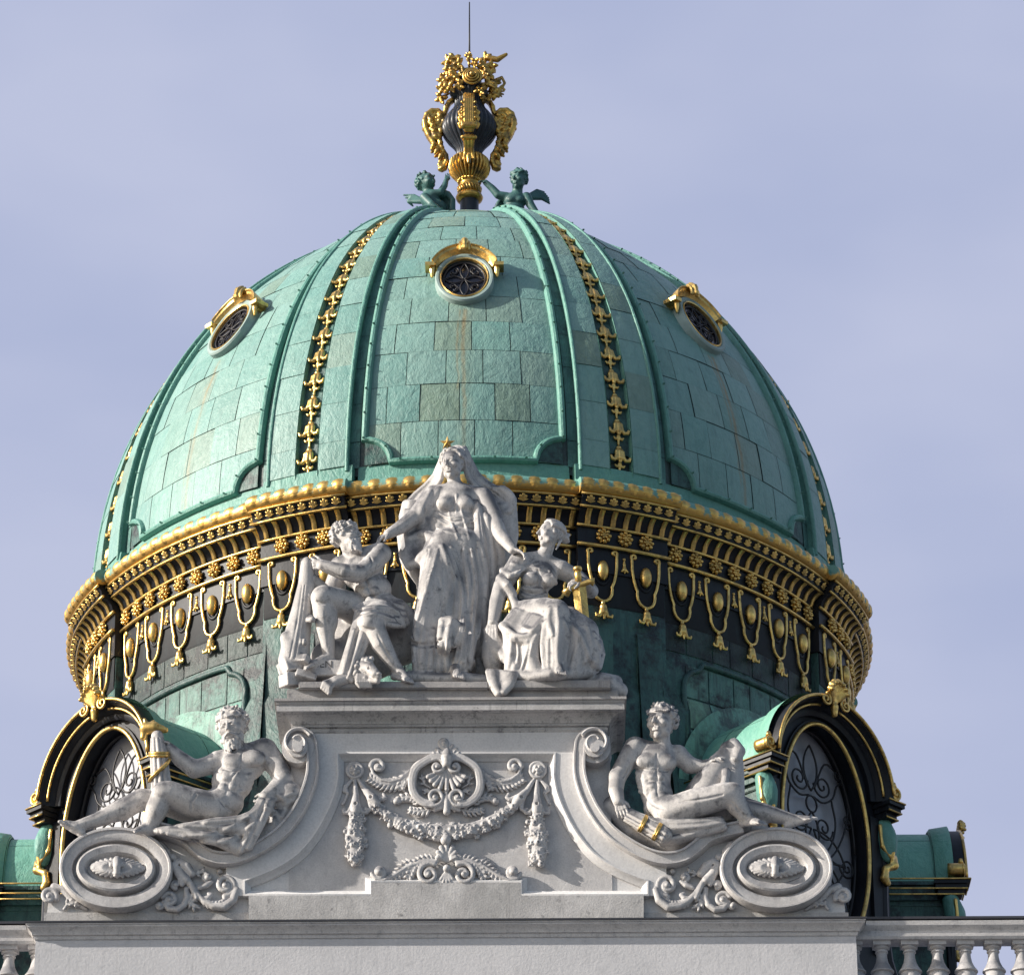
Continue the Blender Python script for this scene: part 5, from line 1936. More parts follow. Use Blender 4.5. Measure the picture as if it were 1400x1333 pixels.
def foot(g, a, t, wd):
    """a ankle, t tip of the toes"""
    a, t = np.array(a, float), np.array(t, float)
    v = t - a; hz = np.array([v[0], 0, v[2]]); hz /= np.linalg.norm(hz) + 1e-6
    sd = np.array([-hz[2], 0, hz[0]])
    heel = a - hz * wd * .75 + np.array([0, wd * .75, 0])
    ball = a + v * .70
    g.limb([(*a, wd * .72), (*heel, wd * .62)], 2)
    g.limb([(*a, wd * .74), (*(a + v * .38), wd * .66), (*ball, wd * .50)], 2)
    g.limb([(*heel, wd * .55), (*(ball + sd * wd * .30), wd * .42)], 2)
    for j in range(5):
        o = (j - 2) * .31
        b = ball + sd * wd * o + v * (-.02 * j)
        e = t + sd * wd * o * 1.05 - v * (.045 * j)
        r = wd * (.25 - .028 * j)
        g.limb([(*b, r * 1.2), (*((b + e) / 2 - np.array([0, r * .5, 0])), r), (*e, r * .95)], .5)
def folds(g, lines_, r=2.4, k=1.6):
    for L in lines_:
        g.cling(L, r * 1.25, .35, r * 1.1)
def grooves(g, lines_, r=1.2, k=1.2):
    for L in lines_:
        g.cling(L, r * 1.25, .35, r * .9, True)
VF = .0115
GRP = None

# ---- standing woman
g = Sculpt(VF)
g.ell(624, 684, -32, (29, 20, 22), 0, 0, 6)
g.ell(627, 716, -30, (23, 18, 26), 0, 0, 8)
g.ell(624, 752, -27, (34, 24, 28), 0, 0, 8)
g.ell(608, 688, -17, (11.5, 9, 10), 0, 0, 6)
g.ell(636, 689, -17, (11.5, 9, 10), 0, 0, 6)
g.ell(628, 742, -12, (20, 12, 20), 0, 0, 8)
g.limb([(594, 676, -34, 12), (624, 670, -34, 12), (656, 679, -34, 12)], 6)
g.limb([(623, 668, -34, 10), (619, 648, -30, 8.5)], 4)
h = head(g, (618.5, 635, -25), 21.5, -26, -14, 2, 'long', False, 2)
star_at = h.w(-.05, 1.02, .30)
g.ell(600, 716, -32, (14, 14, 32), 0, 0, 6)
g.ell(652, 716, -34, (14, 14, 34), 0, 0, 6)
# veil
g.ell(625.5, 627, -40, (19, 17, 19), 0, 0, 4)
g.ribbon([(608, 624, -32), (606, 642, -36), (603, 656, -44), (594, 670, -54), (578, 684, -56), (564, 704, -56)],
         [(609, 616, -42), (602, 632, -48), (597, 646, -54), (588, 659, -58), (572, 672, -60), (558, 684, -60), (549, 706, -58)], 5, 3.6, 1.5, 1.2, 2.5)
g.ribbon([(633, 622, -34), (636, 642, -40), (642, 658, -46), (656, 674, -54), (680, 692, -58), (692, 704, -58)],
         [(635, 613, -46), (643, 630, -52), (652, 648, -58), (664, 660, -60), (684, 670, -60), (700, 682, -58), (702, 704, -56)], 6, 3.8, 2.0, 1.6, 2.5)
g.ribbon([(688, 668, -52), (700, 676, -50), (704, 690, -48), (696, 700, -48)], [(674, 668, -56), (688, 682, -56), (692, 694, -56), (686, 702, -54)], 4, 4.5, 1, 1, 2)
grooves(g, [[(609, 616), (603, 636), (596, 656), (580, 674)], [(634, 618), (641, 638), (650, 656), (668, 672)], [(660, 664), (678, 676), (694, 688)], [(616, 610), (626, 608), (634, 614)]], 1.6, 1.6)
# cloak behind
g.ribbon([(556, 690, -56), (549, 720, -56), (549, 758, -54), (558, 774, -50), (578, 800, -52), (580, 860, -54), (578, 915, -50)],
         [(700, 694, -58), (703, 730, -60), (692, 772, -60), (680, 815, -58), (672, 860, -56), (668, 890, -52), (664, 922, -48)], 16, 7, 5, 4.5, 4)
g.ribbon([(556, 700, -40), (553, 735, -32), (551, 762, -26), (560, 774, -20)], [(588, 700, -40), (586, 730, -30), (584, 752, -20), (580, 764, -14)], 5, 5, 3, 1.3, 3)
g.limb([(551, 758, -28, 6), (561, 773, -20, 7), (574, 767, -12, 6.5), (585, 755, -6, 5)], 3)
# arms
g.limb([(591, 677, -33, 13), (568, 706, -25, 11.5), (546, 722, -15, 9), (531, 730, -8, 6.8)], 4)
hand(g, (531, 730, -8), (-.9, .42, .15), (-.2, .3, .9), (0, 1, 0), 24, .55, 1)
g.limb([(660, 680, -33, 14), (674, 706, -26, 13), (683, 730, -16, 10), (701, 751, -2, 6.8)], 4)
hand(g, (701, 751, -2), (.9, .35, .1), (.1, -.2, 1), (0, 1, .2), 25, .5, -1)
folds(g, [[(588, 672, -22), (576, 700, -16), (578, 722, -14), (586, 738, -12)], [(600, 668, -22), (590, 690, -18), (584, 715, -16), (590, 745, -10)],
          [(596, 740, -6), (580, 730, -10), (560, 735, -20)]], 4, 3)
g.ribbon([(650, 688, -22), (655, 730, -12), (660, 780, -18), (664, 850, -26), (662, 900, -28)], [(682, 728, -16), (688, 760, -32), (686, 800, -42), (680, 840, -48), (674, 880, -48)], 8, 5, 4, 2.4, 3)
# skirt
g.limb([(608, 748, -22, 25), (600, 776, -12, 25), (593, 810, -8, 23), (586, 848, -10, 21), (581, 884, -12, 19), (581, 914, -12, 17)], 8)
g.limb([(638, 750, -28, 25), (641, 790, -26, 23), (637, 838, -22, 20), (632, 884, -18, 20), (626, 914, -16, 18)], 7)
g.ribbon([(592, 790, -14), (588, 850, -12), (586, 912, -12)], [(648, 790, -28), (636, 850, -24), (628, 912, -18)], 6, 14, 0, 1, 6)
g.limb([(574, 762, -8, 5), (584, 752, -2, 4.5), (596, 748, -4, 3.5)], 4)
folds(g, [[(617, 750, 4), (627, 778, 6), (633, 815, 6), (631, 850, 8), (622, 872, 10)], [(604, 746, 7), (616, 780, 14), (624, 815, 10), (622, 850, 10)],
          [(590, 764, 14), (580, 810, 16), (573, 860, 12), (566, 905, 8)],
          [(655, 742, -14), (664, 776, -14), (660, 830, -14), (646, 885, -8), (640, 920, -4)], [(648, 800, -2), (644, 840, -2), (632, 890, 2), (628, 920, 4)],
          [(664, 800, -22), (660, 860, -18), (654, 915, -14)]], 3.6, 3)
folds(g, [[(558, 868), (574, 875), (592, 873), (606, 867)]], 3.2, 2)
g.ribbon([(604, 848, 14), (617, 845, 20), (631, 858, 14)], [(600, 882, 12), (612, 886, 16), (626, 878, 12)], 5, 4.5, 0, 1, 4)
folds(g, [[(605, 850), (603, 866), (601, 882)], [(617, 848), (614, 868), (611, 884)], [(630, 860), (625, 872), (622, 880)]], 2.6, 2)
grooves(g, [[(611, 856), (608, 872), (606, 884)], [(623, 860), (619, 872), (617, 882)]], 2.2, 1.6)
folds(g, [[(x, 862 + 3 * math.sin(i), 4), (x - 2 + 2 * math.sin(2 * i), 895, 7), (x - 3 + 3 * math.cos(i), 926, 9)] for i, x in enumerate((562, 571, 581, 592, 603, 613))], 4.2, 2.5)
folds(g, [[(634, 868, 0), (632, 900, 4), (636, 928, 6)], [(645, 870, -4), (644, 900, 0), (650, 928, 2)], [(654, 872, -8), (656, 905, -4), (666, 929, -2)]], 4.2, 2.5)
grooves(g, [[(586 + 11 * i, 872, 15 - 3 * i), (584 + 11 * i, 900, 15 - 2 * i), (583 + 12 * i, 928, 15 - 2 * i)] for i in range(6)], 2.0, 2)
grooves(g, [[(638, 830, 2), (634, 880, 4), (632, 920, 6)], [(656, 800, -6), (652, 860, -4), (648, 915, 0)], [(600, 790, 18), (606, 830, 16), (606, 842, 16)], [(570, 800, 14), (566, 850, 12), (566, 880, 10)]], 2.0, 2)
folds(g, [[(x0, 752), (x1, 800), (x2, 850), (x3, 905)] for x0, x1, x2, x3 in ((588, 576, 570, 565), (598, 588, 580, 576), (634, 640, 634, 622), (645, 650, 646, 640), (652, 658, 655, 652))], 3.0, 2.2)
grooves(g, [[(x0, 752), (x1, 800), (x2, 850), (x3, 900)] for x0, x1, x2, x3 in ((585, 573, 566, 563), (622, 637, 640, 634), (640, 646, 641, 632), (649, 657, 654, 648))], 2.4, 2)
grooves(g, [[(619, 752), (631, 780), (637, 815), (635, 848)], [(560, 878), (576, 882), (594, 880), (604, 874)]], 2.6, 2)
folds(g, [[(594 - 3 * i, 772 + 6 * i), (584 - 3 * i, 815 + 6 * i), (575 - 2.5 * i, 856)] for i in range(4)] + [[(624 + 5 * i, 756 + 4 * i), (632 + 4 * i, 800 + 3 * i), (630 + 4 * i, 850), (622 + 5 * i, 905)] for i in range(5)], 1.5, 1.6)
grooves(g, [[(600, 757), (591, 790), (583, 830)], [(612, 760), (620, 800), (618, 838)], [(630, 752), (638, 790), (638, 830)], [(606, 775), (606, 800), (600, 835)]], 1.3, 1.8)
g.limb([(560, 926, -6, 9), (600, 928, 0, 8), (640, 928, -4, 8), (668, 930, -10, 7)], 4)
foot(g, (622, 914, 4), (628, 927, 22), 9)
# fine pleats of the bodice
folds(g, [[(596, 700), (612, 708), (626, 706), (640, 708)], [(594, 708), (612, 718), (632, 716), (650, 712)], [(598, 722), (614, 728), (634, 730)], [(624, 676), (624, 690), (622, 704)], [(630, 696), (636, 716), (642, 738)], [(614, 700), (618, 716), (626, 736)]], 1.5, 2.4)
grooves(g, [[(621, 680), (621, 694), (622, 704)], [(600, 704), (616, 713), (632, 711)], [(655, 700), (657, 720), (660, 742)]], 1.3, 2.2)
wst = g.obj('stone_statue', M_STATUE)
tag(wst, 'standing pale stone woman with long veil and flowing gown, tallest figure on the pedestal', 'statue')
mb = MB()
c = Vector(star_at)
V = [c + Vector((0, -.07, 0)), c + Vector((0, .07, 0))]
for i in range(10):
    a = math.pi / 2 + i * math.pi / 5
    r_ = .135 if i % 2 == 0 else .055
    V.append(c + Vector((r_ * math.cos(a), 0, r_ * math.sin(a))))
V = [v + Vector((0, 0, .10)) for v in V]
mb.add(V, [(0, 2 + i, 2 + (i + 1) % 10) for i in range(10)] + [(1, 2 + (i + 1) % 10, 2 + i) for i in range(10)])
mb.tube([c + Vector((0, 0, -.06)), c + Vector((0, 0, .05))], .02, 6)
link('gilt_star', mb.mesh('gilt_star', False), M_GOLD, wst)

# ---- bearded man sitting on the left, with a club
g = Sculpt(VF)
g.ell(516, 834, -26, (30, 26, 20), 0, 0, 6)
g.ell(510, 807, -12, (25, 21, 22), -8, 0, 8)
g.ell(495, 782, -15, (29, 21, 24), -18, 0, 8)
g.ell(482, 781, 2, (14, 7.5, 10), -18, 0, 3)
g.ell(506, 773, 3, (14, 7.5, 11), -18, 0, 3)
for x, y in ((497, 798), (508, 796), (501, 810), (512, 808), (506, 821), (517, 819)):
    g.ell(x, y, 6, (6.5, 5, 6), -10, 0, 2)
for i in range(4):
    g.limb([(526 - i, 788 + 7 * i, -6, 3), (518 - i, 792 + 7 * i, 2, 2.4)], 2)
grooves(g, [[(490, 770, 9), (499, 790, 6), (508, 815, 6), (514, 830, 6)]], 1.3, 2)
g.limb([(464, 774, -20, 13), (490, 762, -18, 12), (518, 756, -12, 14)], 6)
g.limb([(491, 768, -14, 12), (478, 750, -9, 11)], 4)
h = head(g, (474, 735, -4), 22, 70, 10, -4, 'curly', True, 5)
h.cap((-.75, .22, .05), (-.55, .38, .62), .07, .07, .02); h.cap((-.55, .38, .62), (.55, .38, .62), .07, .07, .02); h.cap((.55, .38, .62), (.78, .20, 0), .07, .07, .02); h.cap((.78, .2, 0), (.5, .1, -.75), .07, .07, .02)
g.limb([(520, 757, -8, 15), (507, 773, 4, 13), (491, 784, 14, 11.2)], 3)
g.ell(515, 762, 4, (9, 8, 12), 35, 0, 4)
g.limb([(491, 784, 15, 11.2), (470, 782, 22, 11.4), (441, 773, 24, 7.6)], 2.5)
g.limb([(484, 784, 18, 12.4), (481, 783.5, 18.5, 12.4)], .5)
hand(g, (441, 773, 24), (-1, -.15, -.1), (.1, -.9, .3), (-.2, .9, -.6), 27, 1.15, 1)
g.limb([(466, 775, -20, 13), (455, 803, -22, 12), (452, 818, -14, 10.5), (438, 803, 2, 9), (428, 792, 12, 7.5)], 4)
hand(g, (431, 793, 10), (-1, -.1, .4), (.0, -1, .2), (-.3, .2, -.9), 25, 1.2, 1)
g.limb([(490, 833, -18, 21), (464, 824, 2, 19.5), (443, 817, 20, 17)], 5)
g.limb([(441, 818, 20, 15.5), (443, 845, 17, 13.5), (447, 874, 11, 10.5), (450, 897, 7, 8)], 3)
g.ell(453, 848, 12, (9, 10, 18), 0, 0, 5)
g.ball(438, 814, 32, (9, 6, 10), 3)
foot(g, (449, 898, 8), (417, 914, 20), 9.5)
g.limb([(528, 836, -18, 23), (518, 843, 5, 21.5), (507, 850, 25, 18)], 5)
g.limb([(508, 852, 26, 15.5), (521, 880, 23, 13.5), (535, 903, 17, 9.5), (545, 917, 12, 7.6)], 3)
g.ell(518, 878, 18, (10, 10, 17), -28, 0, 5)
g.ball(503, 849, 37, (9, 6, 10), 3)
foot(g, (545, 917, 12), (560, 933, 26), 9.5)
g.ribbon([(486, 832, 10), (505, 824, 8), (528, 820, 4), (548, 828, -6)], [(500, 848, 26), (520, 850, 26), (540, 856, 14), (556, 852, -4)], 8, 4.6, 2.5, 3, 2.5)
g.ribbon([(489, 836, 16), (481, 870, 22), (471, 902, 22), (466, 920, 18)], [(509, 852, 30), (500, 882, 24), (488, 906, 24), (480, 930, 22)], 6, 4.2, 3, 2, 2)
folds(g, [[(488, 834), (510, 830), (534, 832), (552, 846)], [(496, 842), (514, 840), (534, 846)], [(484, 862), (476, 895), (470, 920)], [(496, 866), (486, 895), (478, 922)], [(544, 836), (552, 856), (548, 880)]], 2.6, 2)
grooves(g, [[(490, 840), (512, 835), (534, 839), (548, 852)], [(490, 862), (481, 895), (474, 922)]], 2.0, 2)
g.limb([(546, 828, -10, 9), (558, 842, -20, 10), (556, 868, -30, 12)], 5)
grooves(g, [[(524, 768), (512, 778), (500, 784)], [(506, 760), (509, 770), (504, 778)], [(484, 790), (466, 789), (448, 780)]], 1.2, 1.6)
grooves(g, [[(444, 835), (447, 860), (449, 885)], [(434, 822), (440, 826), (448, 824)], [(497, 857), (504, 861), (512, 859)], [(516, 868), (526, 888), (536, 903)]], 1.3, 1.5)
# the rock he sits on
g.ell(500, 882, -44, (56, 30, 52), 0, 0, 6)
g.ell(548, 868, -48, (34, 28, 44), 0, 0, 8)
g.ell(455, 900, -30, (30, 26, 26), 0, 0, 6)
g.wbox(g.p((447, 925, -14)), (.36, .36, .14), None, .03, .04)
mst = g.obj('stone_statue', M_STATUE)
tag(mst, 'bearded stone man seated at the left of the pedestal, gripping an upright club', 'statue')
g = Sculpt(VF)
g.limb([(420, 770, 16, 8.5), (419, 800, 12, 11.5), (413, 835, 8, 14.5), (406, 872, 3, 18), (402, 902, 0, 21)], 2)
for x, y, d, r in ((425, 845, 16, 5), (404, 852, 16, 4), (415, 878, 18, 5), (398, 880, 14, 6), (422, 815, 18, 3.5)):
    g.ball(x, y, d, r, 3)
g.limb([(421, 847, 20, 4), (427, 847, 26, 4.5)], 2)
g.limb([(396, 890, 10, 10), (392, 872, 10, 9)], 3)
grooves(g, [[(413 + i * 4, 800, 24), (406 + i * 5, 850, 23), (396 + i * 7, 900, 22)] for i in range(3)], 1.3, 2)
def rockbit(px, py, dd, h, ax, k=3):
    f_ = Frame(g, g.p((px, py, dd)), S, *ax)
    g.wbox(f_.c, np.array(h) * S, np.array([f_.x, f_.z, f_.y]), 2.0 * S, k * S)
rockbit(404, 914, -2, (19, 16, 10), (20, 10, 14))
rockbit(415, 903, 14, (9, 8, 6), (-25, 20, -10))
rockbit(398, 930, 6, (13, 12, 9), (35, -8, 12))
rockbit(418, 926, 12, (14, 9, 6), (10, 15, -14))
rockbit(392, 918, -6, (9, 12, 10), (-15, 0, 20))
tag(g.obj('club', M_STATUE), 'tall knobbly stone club standing under both hands of the bearded seated man', 'club')
g = Sculpt(.0115)
rnd = random.Random(8)
g.ell(500, 913, 24, (12, 10, 14), 0, 0, 3)
g.limb([(504, 912, 30, 8), (513, 921, 36, 6.5), (517, 925, 36, 5)], 3)
g.limb([(508, 930, 30, 5), (516, 931, 34, 4)], 2)
g.ball(518, 921, 40, (4, 3, 2.6), 1)
g.limb([(509, 927, 42, 1.4), (518, 928, 42, 1.4)], .5, True)
for s_ in (-1, 1):
    g.ball(508 + 4 * s_, 914 + s_, 38, 2.0, .5, True)
    g.ball(508 + 4 * s_, 914 + s_, 36, 1.8, .3)
g.ball(502, 902, 33, 3.5, 1)
for i in range(30):
    a = rnd.uniform(1.4, 5.4); r_ = rnd.uniform(10, 15)
    x, y = 501 + r_ * math.cos(a), 914 + r_ * 1.15 * math.sin(a)
    g.limb([(x, y, 24 + rnd.uniform(-5, 6), 3.4), (x - 2.5 + rnd.uniform(-2, 2), y + 6, 25, 3.2), (x - 1, y + 11, 24, 1.8)], .8)
for i in range(6):
    g.limb([(490 + 3 * i, 922, 28, 3), (489 + 3.4 * i, 932, 30, 3), (492 + 3 * i, 939, 28, 2)], .8)
g.limb([(494, 898, 16, 8), (486, 880, 14, 9), (492, 862, 14, 8)], 4)
tag(g.obj('lion_pelt', M_STATUE), 'stone lion head with curling mane hanging between the bearded man and the gowned woman', 'lion pelt')
g = Sculpt(.0115)
for i in range(4):
    g.limb([(452 + 2 * i, 931, 22, 4), (444 + 2.2 * i, 934 + 2 * i, 28, 4.2), (441 + 3 * i, 940 + 2.5 * i, 27, 3.2)], .8)
g.limb([(478, 926, 18, 8), (460, 932, 20, 8.5)], 3)
tag(g.obj('lion_paw', M_STATUE), 'stone lion paw lying on the plinth in front of the bearded seated man', 'lion paw')

# ---- seated woman on the right, with a sword
g = Sculpt(VF)
g.ell(737, 788, -22, (25, 17, 21), 10, 0, 6)
g.ell(729, 814, -22, (20, 17, 22), 0, 0, 8)
g.ell(730, 842, -22, (32, 25, 22), 0, 0, 8)
g.ell(726, 792, -7, (11.5, 9, 10.5), 0, 0, 3)
g.ell(749, 794, -9, (11, 9, 10.5), 0, 0, 3)
g.limb([(709, 769, -18, 12.5), (738, 764, -24, 11), (767, 778, -27, 11.5)], 6)
g.limb([(741, 765, -23, 10), (749, 748, -18, 8.8)], 4)
head(g, (752.5, 731, -15), 20, -66, 4, 0, 'bun', False, 4)
g.limb([(709, 769, -16, 13.5), (697, 786, -10, 12.5), (686, 801, -6, 11.5), (679, 823, -4, 9.8), (674, 850, 2, 7)], 4)
hand(g, (674, 849, 2), (-.1, 1, .15), (.9, 0, .3), (-.2, .2, -1), 27, .25, 1)
g.limb([(687, 780, -6, 4.5), (698, 788, 4, 4.5), (708, 784, 2, 4)], 2)
g.limb([(683, 790, -2, 5), (694, 800, 6, 6), (702, 812, 2, 5)], 3)
g.limb([(690, 800, 0, 6), (700, 815, 0, 6), (706, 830, 0, 5)], 3)
g.limb([(767, 779, -26, 12.5), (789, 790, -30, 11.5), (808, 808, -20, 10), (804, 802, -2, 8.5), (793, 794, 10, 7)], 4)
hand(g, (794, 794, 12), (-1, .22, .15), (.1, .3, .9), (0, 1, -.2), 26, .75, 1)
# gown
grooves(g, [[(712, 806), (726, 812), (742, 812)], [(712, 817), (728, 824), (746, 818)], [(735, 778), (738, 792), (736, 806)]], 1.8, 1.6)
folds(g, [[(700, 770, -6), (716, 776, -2), (735, 770, -8)], [(706, 784, 0), (722, 776, 2), (738, 778, -2)], [(712, 800, -2), (722, 806, 2), (740, 806, -2)], [(714, 812, -4), (728, 818, 0), (746, 812, -4)],
          [(710, 822, -4), (724, 828, 2), (744, 822, -4)], [(706, 838, 2), (716, 832, 4), (736, 832, 2), (752, 828, 6)], [(752, 780, -14), (760, 800, -14), (756, 822, -14)]], 2.4, 2)
g.limb([(722, 844, -8, 24), (745, 838, 12, 21), (760, 837, 28, 17)], 6)
g.limb([(760, 838, 28, 17), (757, 865, 25, 17), (756, 895, 20, 17), (757, 918, 18, 15)], 5)
g.limb([(742, 850, -16, 24), (776, 852, 0, 23), (797, 864, 8, 20)], 6)
g.limb([(797, 866, 8, 20), (797, 892, 5, 20), (792, 914, 2, 17)], 5)
g.ribbon([(760, 850, 32), (756, 885, 28), (757, 918, 24)], [(800, 872, 18), (798, 895, 14), (790, 916, 10)], 6, 8, 5, 1.5, 4)
g.ribbon([(703, 836, 8), (688, 857, 12), (696, 885, 10), (694, 918, 8)], [(748, 848, 32), (734, 872, 28), (730, 900, 22), (742, 922, 22)], 9, 5, 2.2, 1.7, 3)
g.ell(714, 884, -2, (26, 22, 46), 0, 0, 6)
g.ell(804, 886, -4, (15, 18, 32), 0, 0, 6)
g.limb([(688, 856, 14, 6.5), (702, 872, 20, 7), (722, 876, 26, 6), (740, 864, 30, 5), (748, 850, 32, 4)], 3)
g.ribbon([(780, 848, 20), (806, 862, 18), (812, 885, 14), (812, 908, 10)], [(800, 848, -14), (814, 868, -14), (822, 890, -14), (817, 911, -14)], 6, 6.5, 4, 1.6, 4)
folds(g, [[(752, 832, 46), (750, 850, 45), (756, 868, 42)], [(762, 832, 46), (764, 856, 44), (762, 890, 38), (764, 915, 34)], [(770, 846, 34), (776, 870, 34), (770, 905, 32)], [(785, 852, 26), (790, 880, 28), (782, 910, 24)],
          [(803, 858, 24), (808, 885, 24), (800, 905, 20)], [(746, 850, 38), (742, 880, 34), (744, 912, 32)], [(734, 868), (724, 890), (712, 922)], [(704, 872), (708, 894), (700, 924)], [(690, 858), (706, 868), (724, 868), (742, 852)], [(716, 858), (728, 862), (742, 846)],
          [(700, 872, 20), (698, 900, 16), (692, 925, 14)], [(815, 875, 10), (822, 895, 8), (816, 905, 12), (804, 900, 20)], [(776, 846), (792, 868), (806, 898)], [(812, 866), (820, 880), (818, 900)]], 3.0, 2.2)
grooves(g, [[(724, 880, 32), (720, 900, 28), (714, 920, 24)], [(752, 875, 44), (752, 900, 40), (752, 916, 36)], [(776, 875, 38), (774, 900, 34), (772, 914, 30)], [(704, 880, 24), (704, 905, 20)]], 2.2, 2)
g.limb([(700, 922, 10, 7), (726, 926, 18, 7), (752, 922, 26, 8), (786, 922, 14, 8), (806, 918, 4, 8)], 4)
foot(g, (763, 908, 26), (768, 922, 42), 9)
g.ribbon([(668, 918, 12), (672, 936, 18), (680, 948, 20)], [(704, 922, 18), (700, 936, 22), (690, 946, 22)], 5, 4.5, 2.5, 1.5, 2)
g.ell(676, 890, -16, (17, 20, 38), 0, 0, 5)
g.ell(720, 890, -42, (52, 28, 50), 0, 0, 6)
g.ell(780, 895, -42, (45, 28, 45), 0, 0, 6)
g.limb([(810, 936, -10, 13), (832, 938, -6, 15), (847, 944, -8, 11)], 4)
g.limb([(822, 928, -10, 9), (842, 932, -10, 9)], 4)
g.limb([(670, 862, -8, 9), (680, 888, 0, 9), (690, 900, 6, 7)], 4)
fst = g.obj('stone_statue', M_STATUE)
tag(fst, 'seated stone woman in folded gown on the right, hand on a gold sword', 'statue')
swd = thing('sword', 'gold sword standing point down under the hand of the seated stone woman', 'sword', tuple(at(805, 925, YF + .05)))
def sp_(px, py, d):
    return Vector(at(px, py, YF - d * S))
mb = MB()
a, b = sp_(791.5, 800, 16), sp_(806, 924, 4)
ax = (b - a).normalized(); sd_ = ax.cross(Vector((0, -1, 0))).normalized(); nn_ = sd_.cross(ax)
V = []
for t, w in ((0, .112), (.93, .085), (1, .01)):
    c = a.lerp(b, t)
    V += [c + sd_ * w, c + nn_ * .045, c - sd_ * w, c - nn_ * .045]
mb.add(V, [(4 * i + j, 4 * i + (j + 1) % 4, 4 * i + 4 + (j + 1) % 4, 4 * i + 4 + j) for i in range(2) for j in range(4)] + [(0, 1, 2, 3), (8, 9, 10, 11)])
link('blade', mb.mesh('blade', False), M_GOLD, swd)
mb = MB()
mb.tube([sp_(773, 812, 16), sp_(778, 806, 16), sp_(791, 801, 17), sp_(806, 795, 16), sp_(812, 796, 16)], [.075, .045, .05, .045, .075], 10)
link('cross_guard', mb.mesh('cross_guard', True), M_GOLD, swd)
mb = MB()
mb.tube([sp_(791.2, 799, 16), sp_(790, 785, 16), sp_(789.8, 781, 16)], [.055, .058, .05], 10)
mb.tube([sp_(789.8, 781.5, 16), sp_(789.6, 779, 16), sp_(789.4, 776, 16), sp_(789.3, 774.6, 16)], [.05, .075, .07, .03], 12)
link('hilt', mb.mesh('hilt', True), M_GOLD, swd)

# ---- plinth under the three figures
mb = MB()
def blk(x0, x1, y0, y1, d0, d1):
    slab(mb, [(x0, y0), (x1, y0), (x1, y1), (x0, y1)], d0 * S, d1 * S)
blk(392, 846, 941, 962, -105, 14)
blk(408, 668, 931, 941, -105, 20)
blk(560, 690, 934, 941, -105, 6)
blk(668, 836, 929, 941, -105, 22)
pl = mb.mesh('figure_plinth', False)
bm = bmesh.new(); bm.from_mesh(pl); bmesh.ops.bevel(bm, geom=bm.edges[:], offset=.018, segments=2, affect='EDGES'); bm.to_mesh(pl); bm.free()
plo = link('figure_plinth', pl, M_SOOTY, attic)
cu = bpy.data.curves.new('inscription', 'FONT')
cu.body = 'BEN'
cu.size = .165
cu.extrude = .004
cu.align_x = 'CENTER'
to = bpy.data.objects.new('inscription', cu)
COL.objects.link(to)
dg = bpy.context.evaluated_depsgraph_get()
tm = bpy.data.meshes.new_from_object(to.evaluated_get(dg))
bpy.data.objects.remove(to)
M_INSC = plain('cut_letters', (.12, .115, .115), .9)
to = link('inscription', tm, M_INSC, mst)
q = at(443, 924, YF + .14)
to.rotation_euler = (R(90), 0, 0)
to.location = (q[0], -11 + .168 - .36 - .002, q[2])

# ---- reclining bearded man, left
g = Sculpt(VF)
g.ell(331, 1043, -8, (31, 21, 25), 12, 0, 6)
g.ell(317, 1070, -6, (27, 21, 24), 20, 0, 8)
g.ell(303, 1098, -5, (29, 23, 21), 0, 0, 8)
g.ell(318, 1041, 8, (14, 7, 11), 8, 0, 3)
g.ell(346, 1036, 8, (16, 7, 12), 14, 0, 3)
for x, y in ((309, 1064), (321, 1062), (305, 1077), (317, 1076), (303, 1090), (314, 1090)):
    g.ell(x, y, 10, (7, 6, 6.5), 12, 0, 2.5)
grooves(g, [[(331, 1030, 14), (326, 1050, 16), (315, 1065, 17), (309, 1085, 17)]], 1.3, 2)
grooves(g, [[(303, 1050, 12), (318, 1054, 15), (330, 1050, 16)], [(334, 1050, 15), (348, 1050, 15), (360, 1044, 10)]], 1.3, 2.2)
for i in range(4):
    g.limb([(350 - 3 * i, 1056 + 7 * i, -3, 2.6), (338 - 3 * i, 1061 + 7 * i, 7, 2.0)], 4)
g.limb([(299, 1040, -10, 13), (326, 1032, -12, 12), (360, 1026, -12, 16)], 6)
g.limb([(327, 1034, -8, 12), (320, 1014, -4, 11.5)], 4)
head(g, (317.5, 995, 2), 25.5, -14, -16, 6, 'curly', True, 12)
g.limb([(362, 1027, -10, 17), (379, 1048, -6, 14.5), (388, 1066, 0, 12.5)], 4)
g.limb([(388, 1066, 0, 12), (376, 1079, 8, 11), (363, 1089, 14, 8.5)], 3)
hand(g, (365, 1087, 13), (-.6, .75, .2), (-.7, -.6, .3), (-.2, .6, -1), 26, .9, 1)
g.limb([(298, 1041, -8, 13.5), (283, 1047, -4, 12.5), (266, 1051, 2, 12)], 4)
g.limb([(266, 1051, 2, 11.5), (247, 1038, 6, 10.5), (231, 1023, 10, 7.8)], 3)
hand(g, (232, 1023, 10), (-1, -.45, .1), (.2, -.8, .5), (-.3, .3, .9), 27, 1.1, 1)
g.limb([(294, 1106, 2, 22), (262, 1097, 12, 20), (232, 1085, 20, 17)], 5)
g.limb([(224, 1084, 20, 16), (216, 1104, 17, 14.5), (208, 1122, 14, 11.5), (203, 1133, 12, 9)], 3)
g.ball(221, 1080, 30, (11, 7, 10), 4)
g.ball(213, 1106, 20, (12, 11, 14), 5)
foot(g, (203, 1130, 14), (182, 1137, 26), 9)
g.limb([(284, 1114, -18, 20), (230, 1098, -14, 17), (195, 1093, -6, 14.5)], 5)
g.limb([(193, 1093, -6, 14), (165, 1107, -2, 13.5), (132, 1121, 3, 9.5), (102, 1131, 7, 7.5)], 3)
g.ell(168, 1108, -2, (20, 12, 11), -24, 0, 5)
